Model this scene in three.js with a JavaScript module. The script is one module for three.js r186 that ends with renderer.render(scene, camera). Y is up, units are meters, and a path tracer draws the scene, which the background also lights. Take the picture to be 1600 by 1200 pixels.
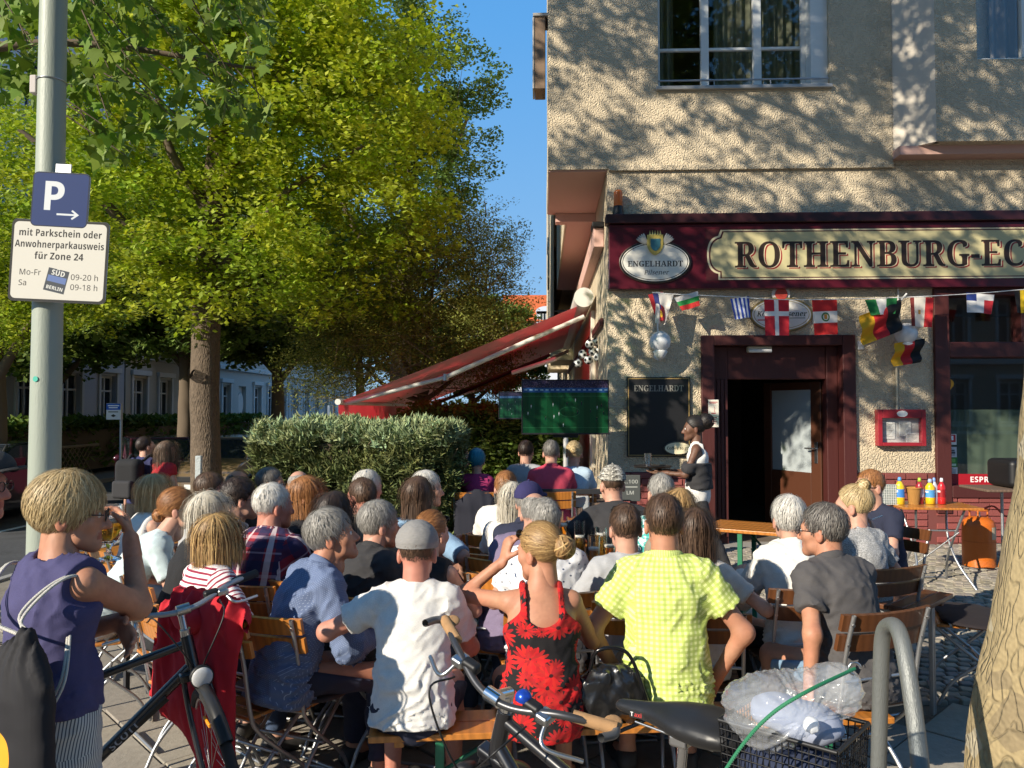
import * as THREE from 'three';
import { RoundedBoxGeometry } from 'three/addons/geometries/RoundedBoxGeometry.js';
import { mergeGeometries } from 'three/addons/utils/BufferGeometryUtils.js';
import { ImprovedNoise } from 'three/addons/math/ImprovedNoise.js';

// ---------------------------------------------------------------- camera, sky, sun, exposure
const scene = new THREE.Scene();
const FOC = 1230, EYE = 1.75, HORIZON = 640, YAW = Math.atan(48 / FOC), PITCH = Math.atan((HORIZON - 600) / FOC);
const camera = new THREE.PerspectiveCamera(2 * Math.atan(600 / FOC) * 180 / Math.PI, 4 / 3, 0.05, 600);
camera.rotation.order = 'YXZ';
camera.rotation.set(PITCH, YAW, 0);
camera.position.set(0, EYE, 0);
const renderer = new THREE.WebGLRenderer({ antialias: true });
renderer.toneMapping = THREE.LinearToneMapping;
renderer.toneMappingExposure = 1.5;
renderer.shadowMap.enabled = true;

const SUN_AZ = 47 * Math.PI / 180, SUN_EL = 26 * Math.PI / 180;           // behind the photographer, to the left, low
const SUN = new THREE.Vector3(-Math.sin(SUN_AZ) * Math.cos(SUN_EL), Math.sin(SUN_EL), Math.cos(SUN_AZ) * Math.cos(SUN_EL));
const sun = new THREE.DirectionalLight(new THREE.Color(1, 0.9, 0.74), 5);
sun.position.copy(SUN).multiplyScalar(60).add(new THREE.Vector3(0, 2, -6));
sun.target.position.set(0, 2, -6);
sun.castShadow = true; sun.shadow.radius = 0.8; sun.shadow.mapSize.set(4096, 4096);
Object.assign(sun.shadow.camera, { left: -30, right: 30, top: 25, bottom: -25, near: 1, far: 140 });
sun.name = 'sun'; scene.add(sun, sun.target); sun.target.name = 'sun_target';

// a clear evening sky: deep blue overhead, paler to the horizon, a few small clouds
{
  const w = 512, h = 256, d = new Float32Array(w * h * 4), nz = new ImprovedNoise();
  const zen = [0.036, 0.14, 0.38], mid = [0.08, 0.265, 0.56], hor = [0.3, 0.46, 0.6], below = [0.11, 0.1, 0.085];
  for (let j = 0; j < h; j++) for (let i = 0; i < w; i++) {
    const el = (j + 0.5) / h * Math.PI - Math.PI / 2, az = (i + 0.5) / w * Math.PI * 2 - Math.PI, s = Math.sin(el);
    const o = (j * w + i) * 4;
    for (let c = 0; c < 3; c++) {
      let v;
      if (s < 0) v = hor[c] + (below[c] - hor[c]) * Math.min(1, -s * 12);
      else if (s < 0.45) v = hor[c] + (mid[c] - hor[c]) * Math.pow(s / 0.45, 0.55);
      else v = mid[c] + (zen[c] - mid[c]) * (s - 0.45) / 0.55;
      if (s > 0.0) {
        const x = Math.cos(el) * Math.cos(az), z = Math.cos(el) * Math.sin(az);
        const n = nz.noise(x * 5, s * 14, z * 5) + 0.5 * nz.noise(x * 11 + 9, s * 30, z * 11);
        const k = Math.max(0, Math.min(1, (n - 0.52) * 3)) * Math.max(0, 1 - s * 2.2);
        v += (0.62 - v) * k * 0.8;
      }
      d[o + c] = v;
    }
    d[o + 3] = 1;
  }
  const t = new THREE.DataTexture(d, w, h, THREE.RGBAFormat, THREE.FloatType);
  t.mapping = THREE.EquirectangularReflectionMapping; t.magFilter = t.minFilter = THREE.LinearFilter; t.needsUpdate = true;
  scene.background = t; scene.environment = t;
}

// ---------------------------------------------------------------- helpers
let seed = 7;
const reseed = (s) => { seed = s | 0; };
function rnd() { seed = (seed + 0x6d2b79f5) | 0; let t = Math.imul(seed ^ (seed >>> 15), 1 | seed); t = (t + Math.imul(t ^ (t >>> 7), 61 | t)) ^ t; return ((t ^ (t >>> 14)) >>> 0) / 4294967296; }
const rr = (a, b) => a + (b - a) * rnd();
const perlin = new ImprovedNoise();
const N3 = (x, y, z) => perlin.noise(x, y, z);
const V = (x, y, z) => new THREE.Vector3(x, y, z);
const R = (deg) => deg * Math.PI / 180;
const clamp = (x, a, b) => Math.min(b, Math.max(a, x));
const sstep = (a, b, x) => { const t = clamp((x - a) / (b - a), 0, 1); return t * t * (3 - 2 * t); };
const lerp = (a, b, t) => a + (b - a) * t;
// pavement height: rises a little towards the house, falls to the kerb on the street side
const KERB = -6.6, ROAD = -0.42;
const ground = (x, z) => (x < KERB ? ROAD : 0.02 * x - 0.055 * Math.max(0, -3 - x) + 0.02 * clamp(-z - 3, 0, 7) * sstep(-4, 0, x));
// where a line of sight through a column of the picture meets the vertical plane z = -D (survey helper: gives metres)
function X(px, D) { const a = (px - 800) / FOC, s = Math.sin(YAW), c = Math.cos(YAW); return D * (-s + a * c) / (c + a * s); }
function Y(py, D, px = 800) { const a = (px - 800) / FOC, s = Math.sin(YAW), c = Math.cos(YAW), b = (600 - py) / FOC; const dc = D / (c + a * s); return EYE + dc * (Math.sin(PITCH) + b * Math.cos(PITCH)) / (Math.cos(PITCH) - b * Math.sin(PITCH)); }

const used = {};
function numbered(n) { const k = used[n] = (used[n] ?? -1) + 1; return k ? n + '_' + String(k).padStart(3, '0') : n; }
function tag(o, label, category, group, kind) {
  if (label) o.userData.label = label;
  if (category) o.userData.category = category;
  if (group) o.userData.group = group;
  if (kind) o.userData.kind = kind;
  return o;
}
function thing(name, label, category, pos = [0, 0, 0], turn = 0, group) {
  const o = new THREE.Group(); o.name = numbered(name); o.position.set(...pos); o.rotation.y = turn; scene.add(o);
  return tag(o, label, category, group);
}
function part(name, geo, m, parent = scene, label) {
  if (Array.isArray(geo)) geo = merge(geo);
  const o = new THREE.Mesh(geo, m); o.name = parent === scene ? numbered(name) : name;
  o.castShadow = o.receiveShadow = true; parent.add(o);
  if (label) o.userData.label = label;
  return o;
}
const struct = (name, geo, m, parent = scene) => { const o = part(name, geo, m, parent); if (parent === scene) o.userData.kind = 'structure'; return o; };
function merge(list) {
  const gs = list.map((g) => { const h = g.index ? g.toNonIndexed() : g; const o = new THREE.BufferGeometry(); o.setAttribute('position', h.attributes.position); o.setAttribute('normal', h.attributes.normal); if (h.attributes.uv) o.setAttribute('uv', h.attributes.uv); if (h.attributes.color) o.setAttribute('color', h.attributes.color); return o; });
  const uv = gs.every((g) => g.attributes.uv), col = gs.some((g) => g.attributes.color);
  for (const g of gs) { if (!uv) g.deleteAttribute('uv'); if (col && !g.attributes.color) { const n = g.attributes.position.count; g.setAttribute('color', new THREE.BufferAttribute(new Float32Array(n * 3).fill(1), 3)); } }
  return mergeGeometries(gs);
}
function copyOf(o, label, pos, turn) {
  const c = o.clone(); c.name = numbered(o.name.replace(/_\d{3}$/, '')); c.userData = { ...o.userData }; scene.add(c);
  if (label) c.userData.label = label;
  if (pos) c.position.set(...pos);
  if (turn !== undefined) c.rotation.y = turn;
  return c;
}
// geometry shorthands; boxes get uv in metres
function metreUV(g) {
  const h = g.index ? g.toNonIndexed() : g, p = h.attributes.position, n = h.attributes.normal, uv = new Float32Array(p.count * 2);
  for (let i = 0; i < p.count; i++) {
    const ax = Math.abs(n.getX(i)), ay = Math.abs(n.getY(i)), az = Math.abs(n.getZ(i));
    if (ay > ax && ay > az) { uv[2 * i] = p.getX(i); uv[2 * i + 1] = p.getZ(i); } else if (ax > az) { uv[2 * i] = p.getZ(i); uv[2 * i + 1] = p.getY(i); } else { uv[2 * i] = p.getX(i); uv[2 * i + 1] = p.getY(i); }
  }
  h.setAttribute('uv', new THREE.BufferAttribute(uv, 2)); return h;
}
const box = (x0, x1, y0, y1, z0, z1) => metreUV(new THREE.BoxGeometry(x1 - x0, y1 - y0, z1 - z0).translate((x0 + x1) / 2, (y0 + y1) / 2, (z0 + z1) / 2));
const rbox = (w, h, d, r = 0.01, s = 2) => new RoundedBoxGeometry(w, h, d, s, r);
const rbx = (x0, x1, y0, y1, z0, z1, r = 0.01, s = 1) => metreUV(rbox(x1 - x0, y1 - y0, z1 - z0, r, s).translate((x0 + x1) / 2, (y0 + y1) / 2, (z0 + z1) / 2));
const cyl = (r0, r1, h, n = 16) => new THREE.CylinderGeometry(r0, r1, h, n);
function bar(a, b, r, n = 8, r2 = r) {
  a = a.isVector3 ? a : V(...a); b = b.isVector3 ? b : V(...b);
  const d = b.clone().sub(a), g = new THREE.CylinderGeometry(r2, r, d.length(), n);
  g.applyQuaternion(new THREE.Quaternion().setFromUnitVectors(V(0, 1, 0), d.clone().normalize()));
  return g.translate((a.x + b.x) / 2, (a.y + b.y) / 2, (a.z + b.z) / 2);
}
function tube(pts, r, seg = 24, n = 8, closed = false) {
  return new THREE.TubeGeometry(new THREE.CatmullRomCurve3(pts.map((p) => (p.isVector3 ? p : V(...p))), closed, 'catmullrom', 0.5), seg, r, n, closed);
}
function flatBar(a, b, w, t) { // flat steel between two points, wide side along x
  a = V(...a); b = V(...b); const d = b.clone().sub(a), g = new THREE.BoxGeometry(w, d.length(), t);
  g.applyQuaternion(new THREE.Quaternion().setFromUnitVectors(V(0, 1, 0), d.clone().normalize()));
  return g.translate((a.x + b.x) / 2, (a.y + b.y) / 2, (a.z + b.z) / 2);
}
const lathe = (pts, n = 24) => new THREE.LatheGeometry(pts.map((p) => new THREE.Vector2(p[0], p[1])), n);
const at = (g, x, y, z, ry = 0, rx = 0, rz = 0) => g.applyMatrix4(new THREE.Matrix4().makeRotationFromEuler(new THREE.Euler(rx, ry, rz, 'YXZ'))).translate(x, y, z);
const col = (r, g, b) => new THREE.Color().setRGB(r, g, b);

// ---------------------------------------------------------------- textures and materials
function dataTex(w, h, f, srgb = false, rep) {
  const d = new Uint8Array(w * h * 4);
  for (let j = 0; j < h; j++) for (let i = 0; i < w; i++) { const c = f(i / w, j / h, i, j), o = (j * w + i) * 4; if (typeof c === 'number') { d[o] = d[o + 1] = d[o + 2] = clamp(c, 0, 1) * 255; } else { d[o] = clamp(c[0], 0, 1) * 255; d[o + 1] = clamp(c[1], 0, 1) * 255; d[o + 2] = clamp(c[2], 0, 1) * 255; } d[o + 3] = 255; }
  const t = new THREE.DataTexture(d, w, h, THREE.RGBAFormat); t.magFilter = THREE.LinearFilter; t.minFilter = THREE.LinearMipmapLinearFilter; t.generateMipmaps = true;
  t.wrapS = t.wrapT = THREE.RepeatWrapping; if (srgb) t.colorSpace = THREE.SRGBColorSpace; if (rep) t.repeat.set(...rep); t.needsUpdate = true; return t;
}
function canvasTex(w, h, draw) {
  const c = document.createElement('canvas'); c.width = w; c.height = h; draw(c.getContext('2d'), w, h);
  const t = new THREE.CanvasTexture(c); t.colorSpace = THREE.SRGBColorSpace; t.magFilter = THREE.LinearFilter; t.wrapS = t.wrapT = THREE.RepeatWrapping; return t;
}
// tileable noise on a unit square
function tn(u, v, f, s = 0) { // periodic by blending
  const a = N3(u * f, v * f, s), b = N3((u - 1) * f, v * f, s), c = N3(u * f, (v - 1) * f, s), d = N3((u - 1) * f, (v - 1) * f, s);
  return lerp(lerp(a, b, u), lerp(c, d, u), v);
}
const lin2s = (c) => (c <= 0.0031308 ? c * 12.92 : 1.055 * Math.pow(c, 1 / 2.4) - 0.055);
function grainMap(base, amp, freqs, size = 256, tint) { // colour grain around a linear base colour
  return dataTex(size, size, (u, v) => { let n = 0, k = 1; for (const f of freqs) { n += tn(u, v, f, f) * k; k *= 0.75; } const m = 1 + n * amp; return base.map((b, i) => lin2s(clamp(b * m * (tint ? 1 + n * tint[i] : 1), 0, 1))); }, true);
}
const std = (c, o = {}) => new THREE.MeshStandardMaterial({ color: Array.isArray(c) ? col(...c) : c, roughness: 0.8, ...o });
const phys = (c, o = {}) => new THREE.MeshPhysicalMaterial({ color: Array.isArray(c) ? col(...c) : c, roughness: 0.5, ...o });
const rep = (t, a, b = a) => { const c = t.clone(); c.repeat.set(a, b); c.needsUpdate = true; return c; };

const noiseBump = dataTex(256, 256, (u, v) => 0.5 + 0.45 * (tn(u, v, 16) * 0.6 + tn(u, v, 40, 3) * 0.5 + tn(u, v, 90, 5) * 0.3));
const fabricBump = dataTex(128, 128, (u, v) => 0.5 + 0.25 * Math.sin(u * 128 * Math.PI / 2) * Math.sin(v * 128 * Math.PI / 2) + 0.3 * tn(u, v, 20));
// rough-cast plaster: short worm-like ridges
const plasterBump = dataTex(512, 512, (u, v) => { const wx = tn(u, v, 9, 1) * 0.06, wy = tn(u, v, 9, 2) * 0.06, n = tn((u + wx + 1) % 1, (v + wy + 1) % 1, 34, 7), m = tn(u, v, 70, 9); return clamp(0.55 + Math.min(0.35, n * 1.5) + m * 0.35, 0, 1); });
const plasterGrain = grainMap([0.6, 0.5, 0.35], 0.16, [3, 7, 24, 90], 576);
const MAT = {
  plaster: std([1, 1, 1], { map: rep(plasterGrain, 0.27), bumpMap: rep(plasterBump, 1.75), bumpScale: 0.012, roughness: 0.95 }),
  plasterSmooth: std([0.6, 0.54, 0.45], { bumpMap: noiseBump, bumpScale: 0.003, roughness: 0.9 }),
  soffit: std([0.58, 0.36, 0.3], { bumpMap: noiseBump, bumpScale: 0.003 }),
  maroon: std([0.07, 0.008, 0.014], { roughness: 0.35 }),
  maroonWood: std([0.065, 0.012, 0.01], { roughness: 0.6, bumpMap: rep(noiseBump, 2, 0.3), bumpScale: 0.003 }),
  brick: std([0.25, 0.062, 0.055], { bumpMap: rep(noiseBump, 3), bumpScale: 0.008, roughness: 0.75 }),
  white: std([0.75, 0.75, 0.72], { roughness: 0.5 }),
  cream: std([0.6, 0.52, 0.36], { roughness: 0.6 }),
  black: std([0.008, 0.008, 0.009], { roughness: 0.5 }),
  blackGloss: std([0.006, 0.006, 0.007], { roughness: 0.2 }),
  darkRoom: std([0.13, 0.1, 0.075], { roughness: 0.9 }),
  glass: phys([1, 1, 1], { transmission: 1, thickness: 0, roughness: 0.02, ior: 1.5 }),
  steel: std([0.55, 0.55, 0.55], { metalness: 1, roughness: 0.32 }),
  zinc: std([0.42, 0.43, 0.44], { metalness: 0.85, roughness: 0.42, bumpMap: rep(noiseBump, 4), bumpScale: 0.001 }),
  chrome: std([0.75, 0.75, 0.76], { metalness: 1, roughness: 0.14 }),
  rubber: std([0.018, 0.018, 0.019], { roughness: 0.75 }),
};
// ---------------------------------------------------------------- ground
{
  const gm = std([0.1, 0.09, 0.075], { roughness: 1, map: null });
  struct('ground', new THREE.PlaneGeometry(700, 700, 1, 1).rotateX(-Math.PI / 2).translate(0, -0.56, -60), gm);
  const asph = std([1, 1, 1], { map: rep(grainMap([0.055, 0.056, 0.06], 0.5, [4, 30, 90], 256), 0.6), bumpMap: rep(noiseBump, 1.2), bumpScale: 0.006, roughness: 0.9 });
  struct('road', box(-13, KERB - 0.13, ROAD - 0.1, ROAD, -120, 26), asph);
  const line = std([0.6, 0.6, 0.58]);
  struct('road_marking', box(-9.7, -9.58, ROAD + 0.001, ROAD + 0.004, -60, 8), line);
  const kerbM = std([0.3, 0.29, 0.27], { bumpMap: rep(noiseBump, 4), bumpScale: 0.004 });
  const kerb = struct('kerb', box(KERB - 0.128, KERB + 0.02, -0.6, -0.365, -90, 26), kerbM);
  for (let i = 0; i < 14; i++) struct('kerbstone', rbx(KERB - 0.13, KERB - 0.002, -0.45, -0.32, -i * 1.0 - 4.99, -i * 1.0 - 4.0, 0.015), kerbM, kerb);
  struct('far_pavement', box(-15.6, -13, -0.5, -0.3, -120, 10), std([0.22, 0.21, 0.2], { bumpMap: rep(noiseBump, 2), bumpScale: 0.01 }));
  // the near pavement: bedding sheet with slabs, mosaic stones and pavers set into it
  const g = new THREE.PlaneGeometry(28, 80, 56, 160).rotateX(-Math.PI / 2).translate(28 / 2 + KERB, 0, -22);
  const p = g.attributes.position;
  for (let i = 0; i < p.count; i++) p.setY(i, ground(Math.max(KERB + 0.01, p.getX(i)), p.getZ(i)) - 0.025);
  g.computeVertexNormals();
  const bed = struct('pavement', metreUV(g), std([1, 1, 1], { map: rep(grainMap([0.19, 0.165, 0.13], 0.35, [5, 30, 80], 256), 0.8), bumpMap: rep(noiseBump, 2), bumpScale: 0.008, roughness: 1 }));
  reseed(11);
  const tones = [[0.3, 0.27, 0.22], [0.27, 0.24, 0.2], [0.32, 0.285, 0.225], [0.25, 0.225, 0.19]];
  const sm = tones.map((t) => std([1, 1, 1], { map: rep(grainMap(t, 0.22, [3, 22, 100], 256), 1.1), bumpMap: rep(noiseBump, 2.5), bumpScale: 0.004, roughness: 0.92 }));
  const slabG = [0, 1, 2].map((k) => metreUV(rbox(0.49, 0.05, 0.49, 0.006, 1)));
  const q = Math.SQRT1_2 * 0.5;
  for (let i = -14; i < 15; i++) for (let j = -14; j < 15; j++) {
    const x = -1.2 + (i - j) * q, z = -4.3 + (i + j) * q;
    if (x < KERB + 0.5 || x > 3.1 || z > -2.85 || z < -7.6) continue;
    if (x > 1.7 && z < -4.6) continue;
    const s = struct('slab', slabG[(i + j + 40) % 3], sm[Math.floor(rnd() * 4)], bed);
    s.position.set(x, ground(x, z) - 0.025 + rr(-0.002, 0.003), z); s.rotation.set(rr(-0.006, 0.006), Math.PI / 4, rr(-0.006, 0.006) + 0.02);
  }
  const pavG = metreUV(rbox(0.192, 0.05, 0.155, 0.008, 1));
  for (let j = 0; j < 9; j++) for (let i = 0; i < 20; i++) {
    const x = -1.75 + i * 0.2 + (j % 2) * 0.1, z = -1.65 - j * 0.163;
    if (z < -2.85 && z > -2.85) continue;
    const s = struct('paver', pavG, sm[Math.floor(rnd() * 4)], bed);
    s.position.set(x, ground(x, z) - 0.025 + rr(-0.003, 0.003), z);
  }
  // small mosaic stones near the house: too many to count
  const spots = [];
  for (let z = -4.7; z > -9.25; z -= 0.083) for (let x = 1.9 + (Math.abs(Math.round(z / 0.083)) % 2) * 0.04; x < 7.6; x += 0.083) spots.push([x, z]);
  for (let z = -7.7; z > -9.25; z -= 0.09) for (let x = -4.1; x < 1.85; x += 0.09) spots.push([x, z]);
  const im = new THREE.InstancedMesh(rbox(0.078, 0.05, 0.074, 0.012, 1), std([0.3, 0.27, 0.225], { roughness: 0.9 }), spots.length), m4 = new THREE.Matrix4(), e = new THREE.Euler(), qq = new THREE.Quaternion();
  spots.forEach(([x, z], i) => {
    x += rr(-0.009, 0.009); z += rr(-0.009, 0.009);
    m4.compose(V(x, ground(x, z) - 0.022 + rr(-0.004, 0.004), z), qq.setFromEuler(e.set(rr(-0.06, 0.06), rr(-0.3, 0.3), rr(-0.06, 0.06))), V(rr(0.88, 1.06), 1, rr(0.88, 1.06)));
    im.setMatrixAt(i, m4); const k = rr(0.6, 1.2); im.setColorAt(i, col(k, k * rr(0.96, 1.02), k * rr(0.9, 1.02)));
  });
  im.name = 'mosaic_stones'; im.castShadow = im.receiveShadow = true; bed.add(im); im.userData.kind = 'stuff';
}

// ---------------------------------------------------------------- the corner house
const FD = 9.3, fx = (px) => X(px, FD), fy = (py, px = 1200) => Y(py, FD, px);
const house = thing('corner_building', 'rough-cast cream corner building with maroon ground-floor woodwork and brick plinth', 'building', [0, 0, -FD]);
{
  const x0 = fx(950), x1 = 9.5, dX0 = fx(1098), dX1 = fx(1333), dT = fy(524), wX0 = fx(1462), wT = fy(452), pl = fy(738), led = fy(262), sB = fy(452), top = 13;
  const w = 0.4; // wall thickness
  // ground floor wall pieces (front face at local z = 0)
  const g = [
    box(x0, dX0, pl, sB + 0.6, -w, 0), box(dX0, dX1, dT, sB + 0.6, -w, 0), box(dX1, wX0, pl, sB + 0.6, -w, 0), box(wX0, x1, wT, sB + 0.6, -w, 0),
  ];
  part('ground_floor_wall', g, MAT.plaster, house);
  // upper wall with its window opening; overhangs the side street as a bay
  const uX0 = fx(857), nX0 = fx(1031), nX1 = fx(1302), nB = fy(137), nT = nB + 1.95, bX0 = fx(1400);
  part('upper_wall', [
    box(uX0, nX0, led, top, -w, 0.02), box(nX0, nX1, led, nB, -w, 0.02), box(nX0, nX1, nT, top, -w, 0.02), box(nX1, bX0, led, top, -w, 0.02), box(bX0, x1, led, top, -w, -0.02),
    box(x0, x1, sB + 0.6, led, -w, 0.008)], MAT.plaster, house);
  part('string_course', rbx(x0 + 0.01, bX0, led - 0.03, led + 0.035, 0.015, 0.05, 0.008), MAT.plaster, house);
  // bay over the side street: underside, side wall, further bay and balcony
  part('side_wall', [box(x0, x0 + w, 0, led + 0.1, -32, -w)], MAT.plaster, house);
  part('side_bay', [box(uX0, uX0 + 0.3, led, top, -2.1, -w), box(uX0 + 0.3, x0 + w, led + 0.02, top, -2.1, -w - 0.002)], MAT.plaster, house);
  part('bay_soffit', [rbx(uX0 + 0.01, x0 - 0.002, led - 0.02, led + 0.015, -2.08, -0.012, 0.005), box(uX0 + 0.12, x0 - 0.002, led - 0.14, led - 0.025, -2.2, -2.0)], MAT.soffit, house);
  part('rear_bay', [box(uX0 + 0.3, x0, led - 0.03, top, -9.2, -2.3)], MAT.soffit, house);
  part('rear_bay_wall', [box(uX0 + 0.27, uX0 + 0.297, led - 0.03, top, -9.2, -2.3)], MAT.plaster, house);
  part('rear_wall', [box(uX0 + 0.14, uX0 + 0.2, led - 0.9, top, -32, -9.5), box(x0 - 0.3, x0 + w, led + 0.1, top, -32, -9.3)], MAT.plaster, house);
  // balconies far down the side street, with rails and plants
  for (const [z, h, out] of [[-10.5, 3.95, 0.55], [-15, 3.95, 0.6], [-15, 6.8, 0.6], [-10.5, 6.8, 0.55]]) {
    const b = part('balcony', [box(x0 - out, x0, h - 0.95, h, z - 2.6, z)], MAT.plaster, house);
    part('rail', [bar([x0 - out, h + 0.28, z - 2.6], [x0 - out, h + 0.28, z], 0.02), bar([x0 - out, h + 0.28, z], [x0, h + 0.28, z], 0.025), ...[0, 0.33, 0.66, 1].map((t) => bar([x0 - out + out * t, h, z], [x0 - out + out * t, h + 0.28, z], 0.016))], MAT.white, b);
  }
  part('side_fascia', [rbx(x0 - 0.13, x0 - 0.002, 3.78, 4.02, -11, -0.5, 0.01)], MAT.soffit, house);
  part('fascia_cap', [rbx(x0 - 0.15, x0 - 0.001, 4.021, 4.09, -0.75, -0.45, 0.01)], MAT.black, house);
  part('side_skirt', [rbx(x0 - 0.05, x0 - 0.002, 2.8, 2.9, -14, -0.6, 0.01)], MAT.maroonWood, house);
  part('side_pilaster', [rbx(x0 - 0.06, x0 - 0.002, 0.9, 3.2, -2.6, -2.2, 0.01)], MAT.plasterSmooth, house);
  // box gutter and shutter on the bay's far edge, seen against the sky
  const sh = part('bay_canopy', [rbx(uX0 - 0.16, uX0 - 0.03, fy(133), fy(20), -0.35, 0.0, 0.01)], std([0.2, 0.13, 0.08], { roughness: 0.7 }), house);
  part('bay_canopy_edge', [rbx(uX0 - 0.185, uX0 - 0.162, fy(133), fy(20), -0.33, 0.01, 0.006), rbx(uX0 - 0.18, uX0 - 0.0, fy(19), fy(14), -0.36, 0.02, 0.006)], std([0.35, 0.33, 0.3]), house);
  // projecting bay at the right, with a slanted cheek
  const cX = fx(1447), bB = fy(246), out = 0.34;
  const cheek = new THREE.Shape([[bX0, -0.0], [cX, out], [x1, out], [x1, -0.2], [bX0, -0.2]].map((p) => new THREE.Vector2(p[0], -p[1])));
  const wy0 = fy(112, 1560), wxa = fx(1514) - 0.02;
  // soffit slab
  const slab = new THREE.ExtrudeGeometry(cheek, { depth: 0.1, bevelEnabled: false }).rotateX(Math.PI / 2).translate(0, bB + 0.05, 0);
  part('right_bay_floor', slab, MAT.soffit, house);
  const L = Math.hypot(cX - bX0, out), ang = Math.atan2(out, cX - bX0);
  part('right_bay_cheek', at(box(0, L, bB + 0.05, top, -0.08, 0), bX0, 0, 0.001, -ang), MAT.plasterSmooth, house);
  part('right_bay_wall', [box(cX, wxa, bB + 0.05, top, out - 0.2, out), box(wxa, x1, bB + 0.05, wy0, out - 0.2, out), box(wxa, x1, wy0 + 2.1, top, out - 0.2, out)], MAT.plaster, house);
  // windows upstairs
  const frameM = std([0.72, 0.72, 0.68], { roughness: 0.55 });
  function casement(xa, xb, ya, yb, z, mull, trans, name) {
    const wgrp = new THREE.Group(); wgrp.name = name; house.add(wgrp); wgrp.position.set(0, 0, z);
    const f = 0.055;
    part('frame', [rbx(xa, xa + f, ya, yb, -0.06, 0, 0.006), rbx(xb - f, xb, ya, yb, -0.06, 0, 0.006), rbx(xa + f, xb - f, ya, ya + f, -0.06, 0, 0.006), rbx(xa + f, xb - f, yb - f, yb, -0.06, 0, 0.006),
      ...mull.map((m) => rbx(m - 0.048, m + 0.048, ya + f, yb - f, -0.062, 0.012, 0.008)), ...trans.map((t) => rbx(xa + f, xb - f, t - 0.018, t + 0.018, -0.05, -0.008, 0.005))], frameM, wgrp);
    const xs = [xa + f, ...mull, xb - f], ys = [ya + f, ...trans, yb - f];
    for (let i = 0; i + 1 < xs.length; i++) for (let j = 0; j + 1 < ys.length; j++) part('pane', box(xs[i], xs[i + 1], ys[j], ys[j + 1], -0.034, -0.03), MAT.glass, wgrp);
    return wgrp;
  }
  const wg = casement(nX0, nX1 - 0.2, nB, nT, -0.2, [fx(1111), fx(1196)], [fy(63)], 'window');
  part('window_reveal', [rbx(nX1 - 0.2, nX1, nB, nT, -0.3, -0.03, 0.006)], frameM, house);
  part('window_sill', rbx(nX0 - 0.03, nX1 + 0.02, nB - 0.03, nB + 0.015, -0.16, 0.07, 0.008), std([0.4, 0.4, 0.39], { metalness: 0.5, roughness: 0.5 }), house);
  part('window_guard', [bar([nX0, nB + 0.1, 0.0], [nX1, nB + 0.1, 0.0], 0.012), ...[0.33, 0.66].map((t) => bar([lerp(nX0, nX1, t), nB, 0], [lerp(nX0, nX1, t), nB + 0.1, 0], 0.006))], MAT.zinc, house);
  function curtain(xa, xb, ya, yb, z, m, parent, waves = 9, amp = 0.03) {
    const c = new THREE.PlaneGeometry(xb - xa, yb - ya, 80, 1).translate((xa + xb) / 2, (ya + yb) / 2, z), p = c.attributes.position;
    for (let i = 0; i < p.count; i++) p.setZ(i, z + amp * Math.sin((p.getX(i) - xa) / (xb - xa) * waves * 6.28 + 0.6 * Math.sin(p.getX(i) * 9)));
    c.computeVertexNormals(); return part('curtain', c, m, parent);
  }
  const curtM = std([0.13, 0.14, 0.09], { side: THREE.DoubleSide });
  curtain(nX0 + 0.75, nX1 - 0.02, nB, nT, -0.42, curtM, house, 12);
  curtain(nX0, nX0 + 0.25, nB, nT, -0.42, curtM, house, 3);
  const room = (xa, xb, ya, yb, za, zb) => [box(xa, xb, ya, yb, za, za + 0.05), box(xa, xb, ya - 0.05, ya, za + 0.05, zb), box(xa, xb, yb, yb + 0.05, za + 0.05, zb), box(xa - 0.05, xa, ya, yb, za, zb), box(xb, xb + 0.05, ya, yb, za, zb)];
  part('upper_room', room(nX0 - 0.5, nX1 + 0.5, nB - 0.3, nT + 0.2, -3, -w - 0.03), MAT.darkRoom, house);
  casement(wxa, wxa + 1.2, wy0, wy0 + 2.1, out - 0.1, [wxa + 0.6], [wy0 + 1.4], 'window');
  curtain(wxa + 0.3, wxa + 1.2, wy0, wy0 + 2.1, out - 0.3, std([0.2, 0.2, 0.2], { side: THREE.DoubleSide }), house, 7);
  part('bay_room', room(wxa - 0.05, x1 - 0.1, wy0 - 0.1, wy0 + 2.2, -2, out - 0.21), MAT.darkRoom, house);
  // brick plinth, each brick a piece
  const backing = part('plinth', [box(x0 + 0.01, dX0, 0, pl - 0.002, -w, 0.01), box(dX0, dX1, 0, 0.1, -w, -0.31), box(dX1, wX0 - 0.03, 0, pl - 0.002, -w, 0.01), box(wX0 - 0.03, x1, 0, fy(775, 1540), -w, 0.01)], std([0.16, 0.045, 0.04], { roughness: 0.95 }), house);
  reseed(5);
  const bg = [0, 1, 2].map(() => metreUV(rbox(0.232 + rr(-0.003, 0.003), 0.066, 0.05, 0.007, 1))), half = metreUV(rbox(0.11, 0.066, 0.05, 0.007, 1));
  const bm = [0.85, 1, 1.12].map((k) => std([0.24 * k, 0.06 * k, 0.052 * k], { bumpMap: rep(noiseBump, 5), bumpScale: 0.006, roughness: 0.7 }));
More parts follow.
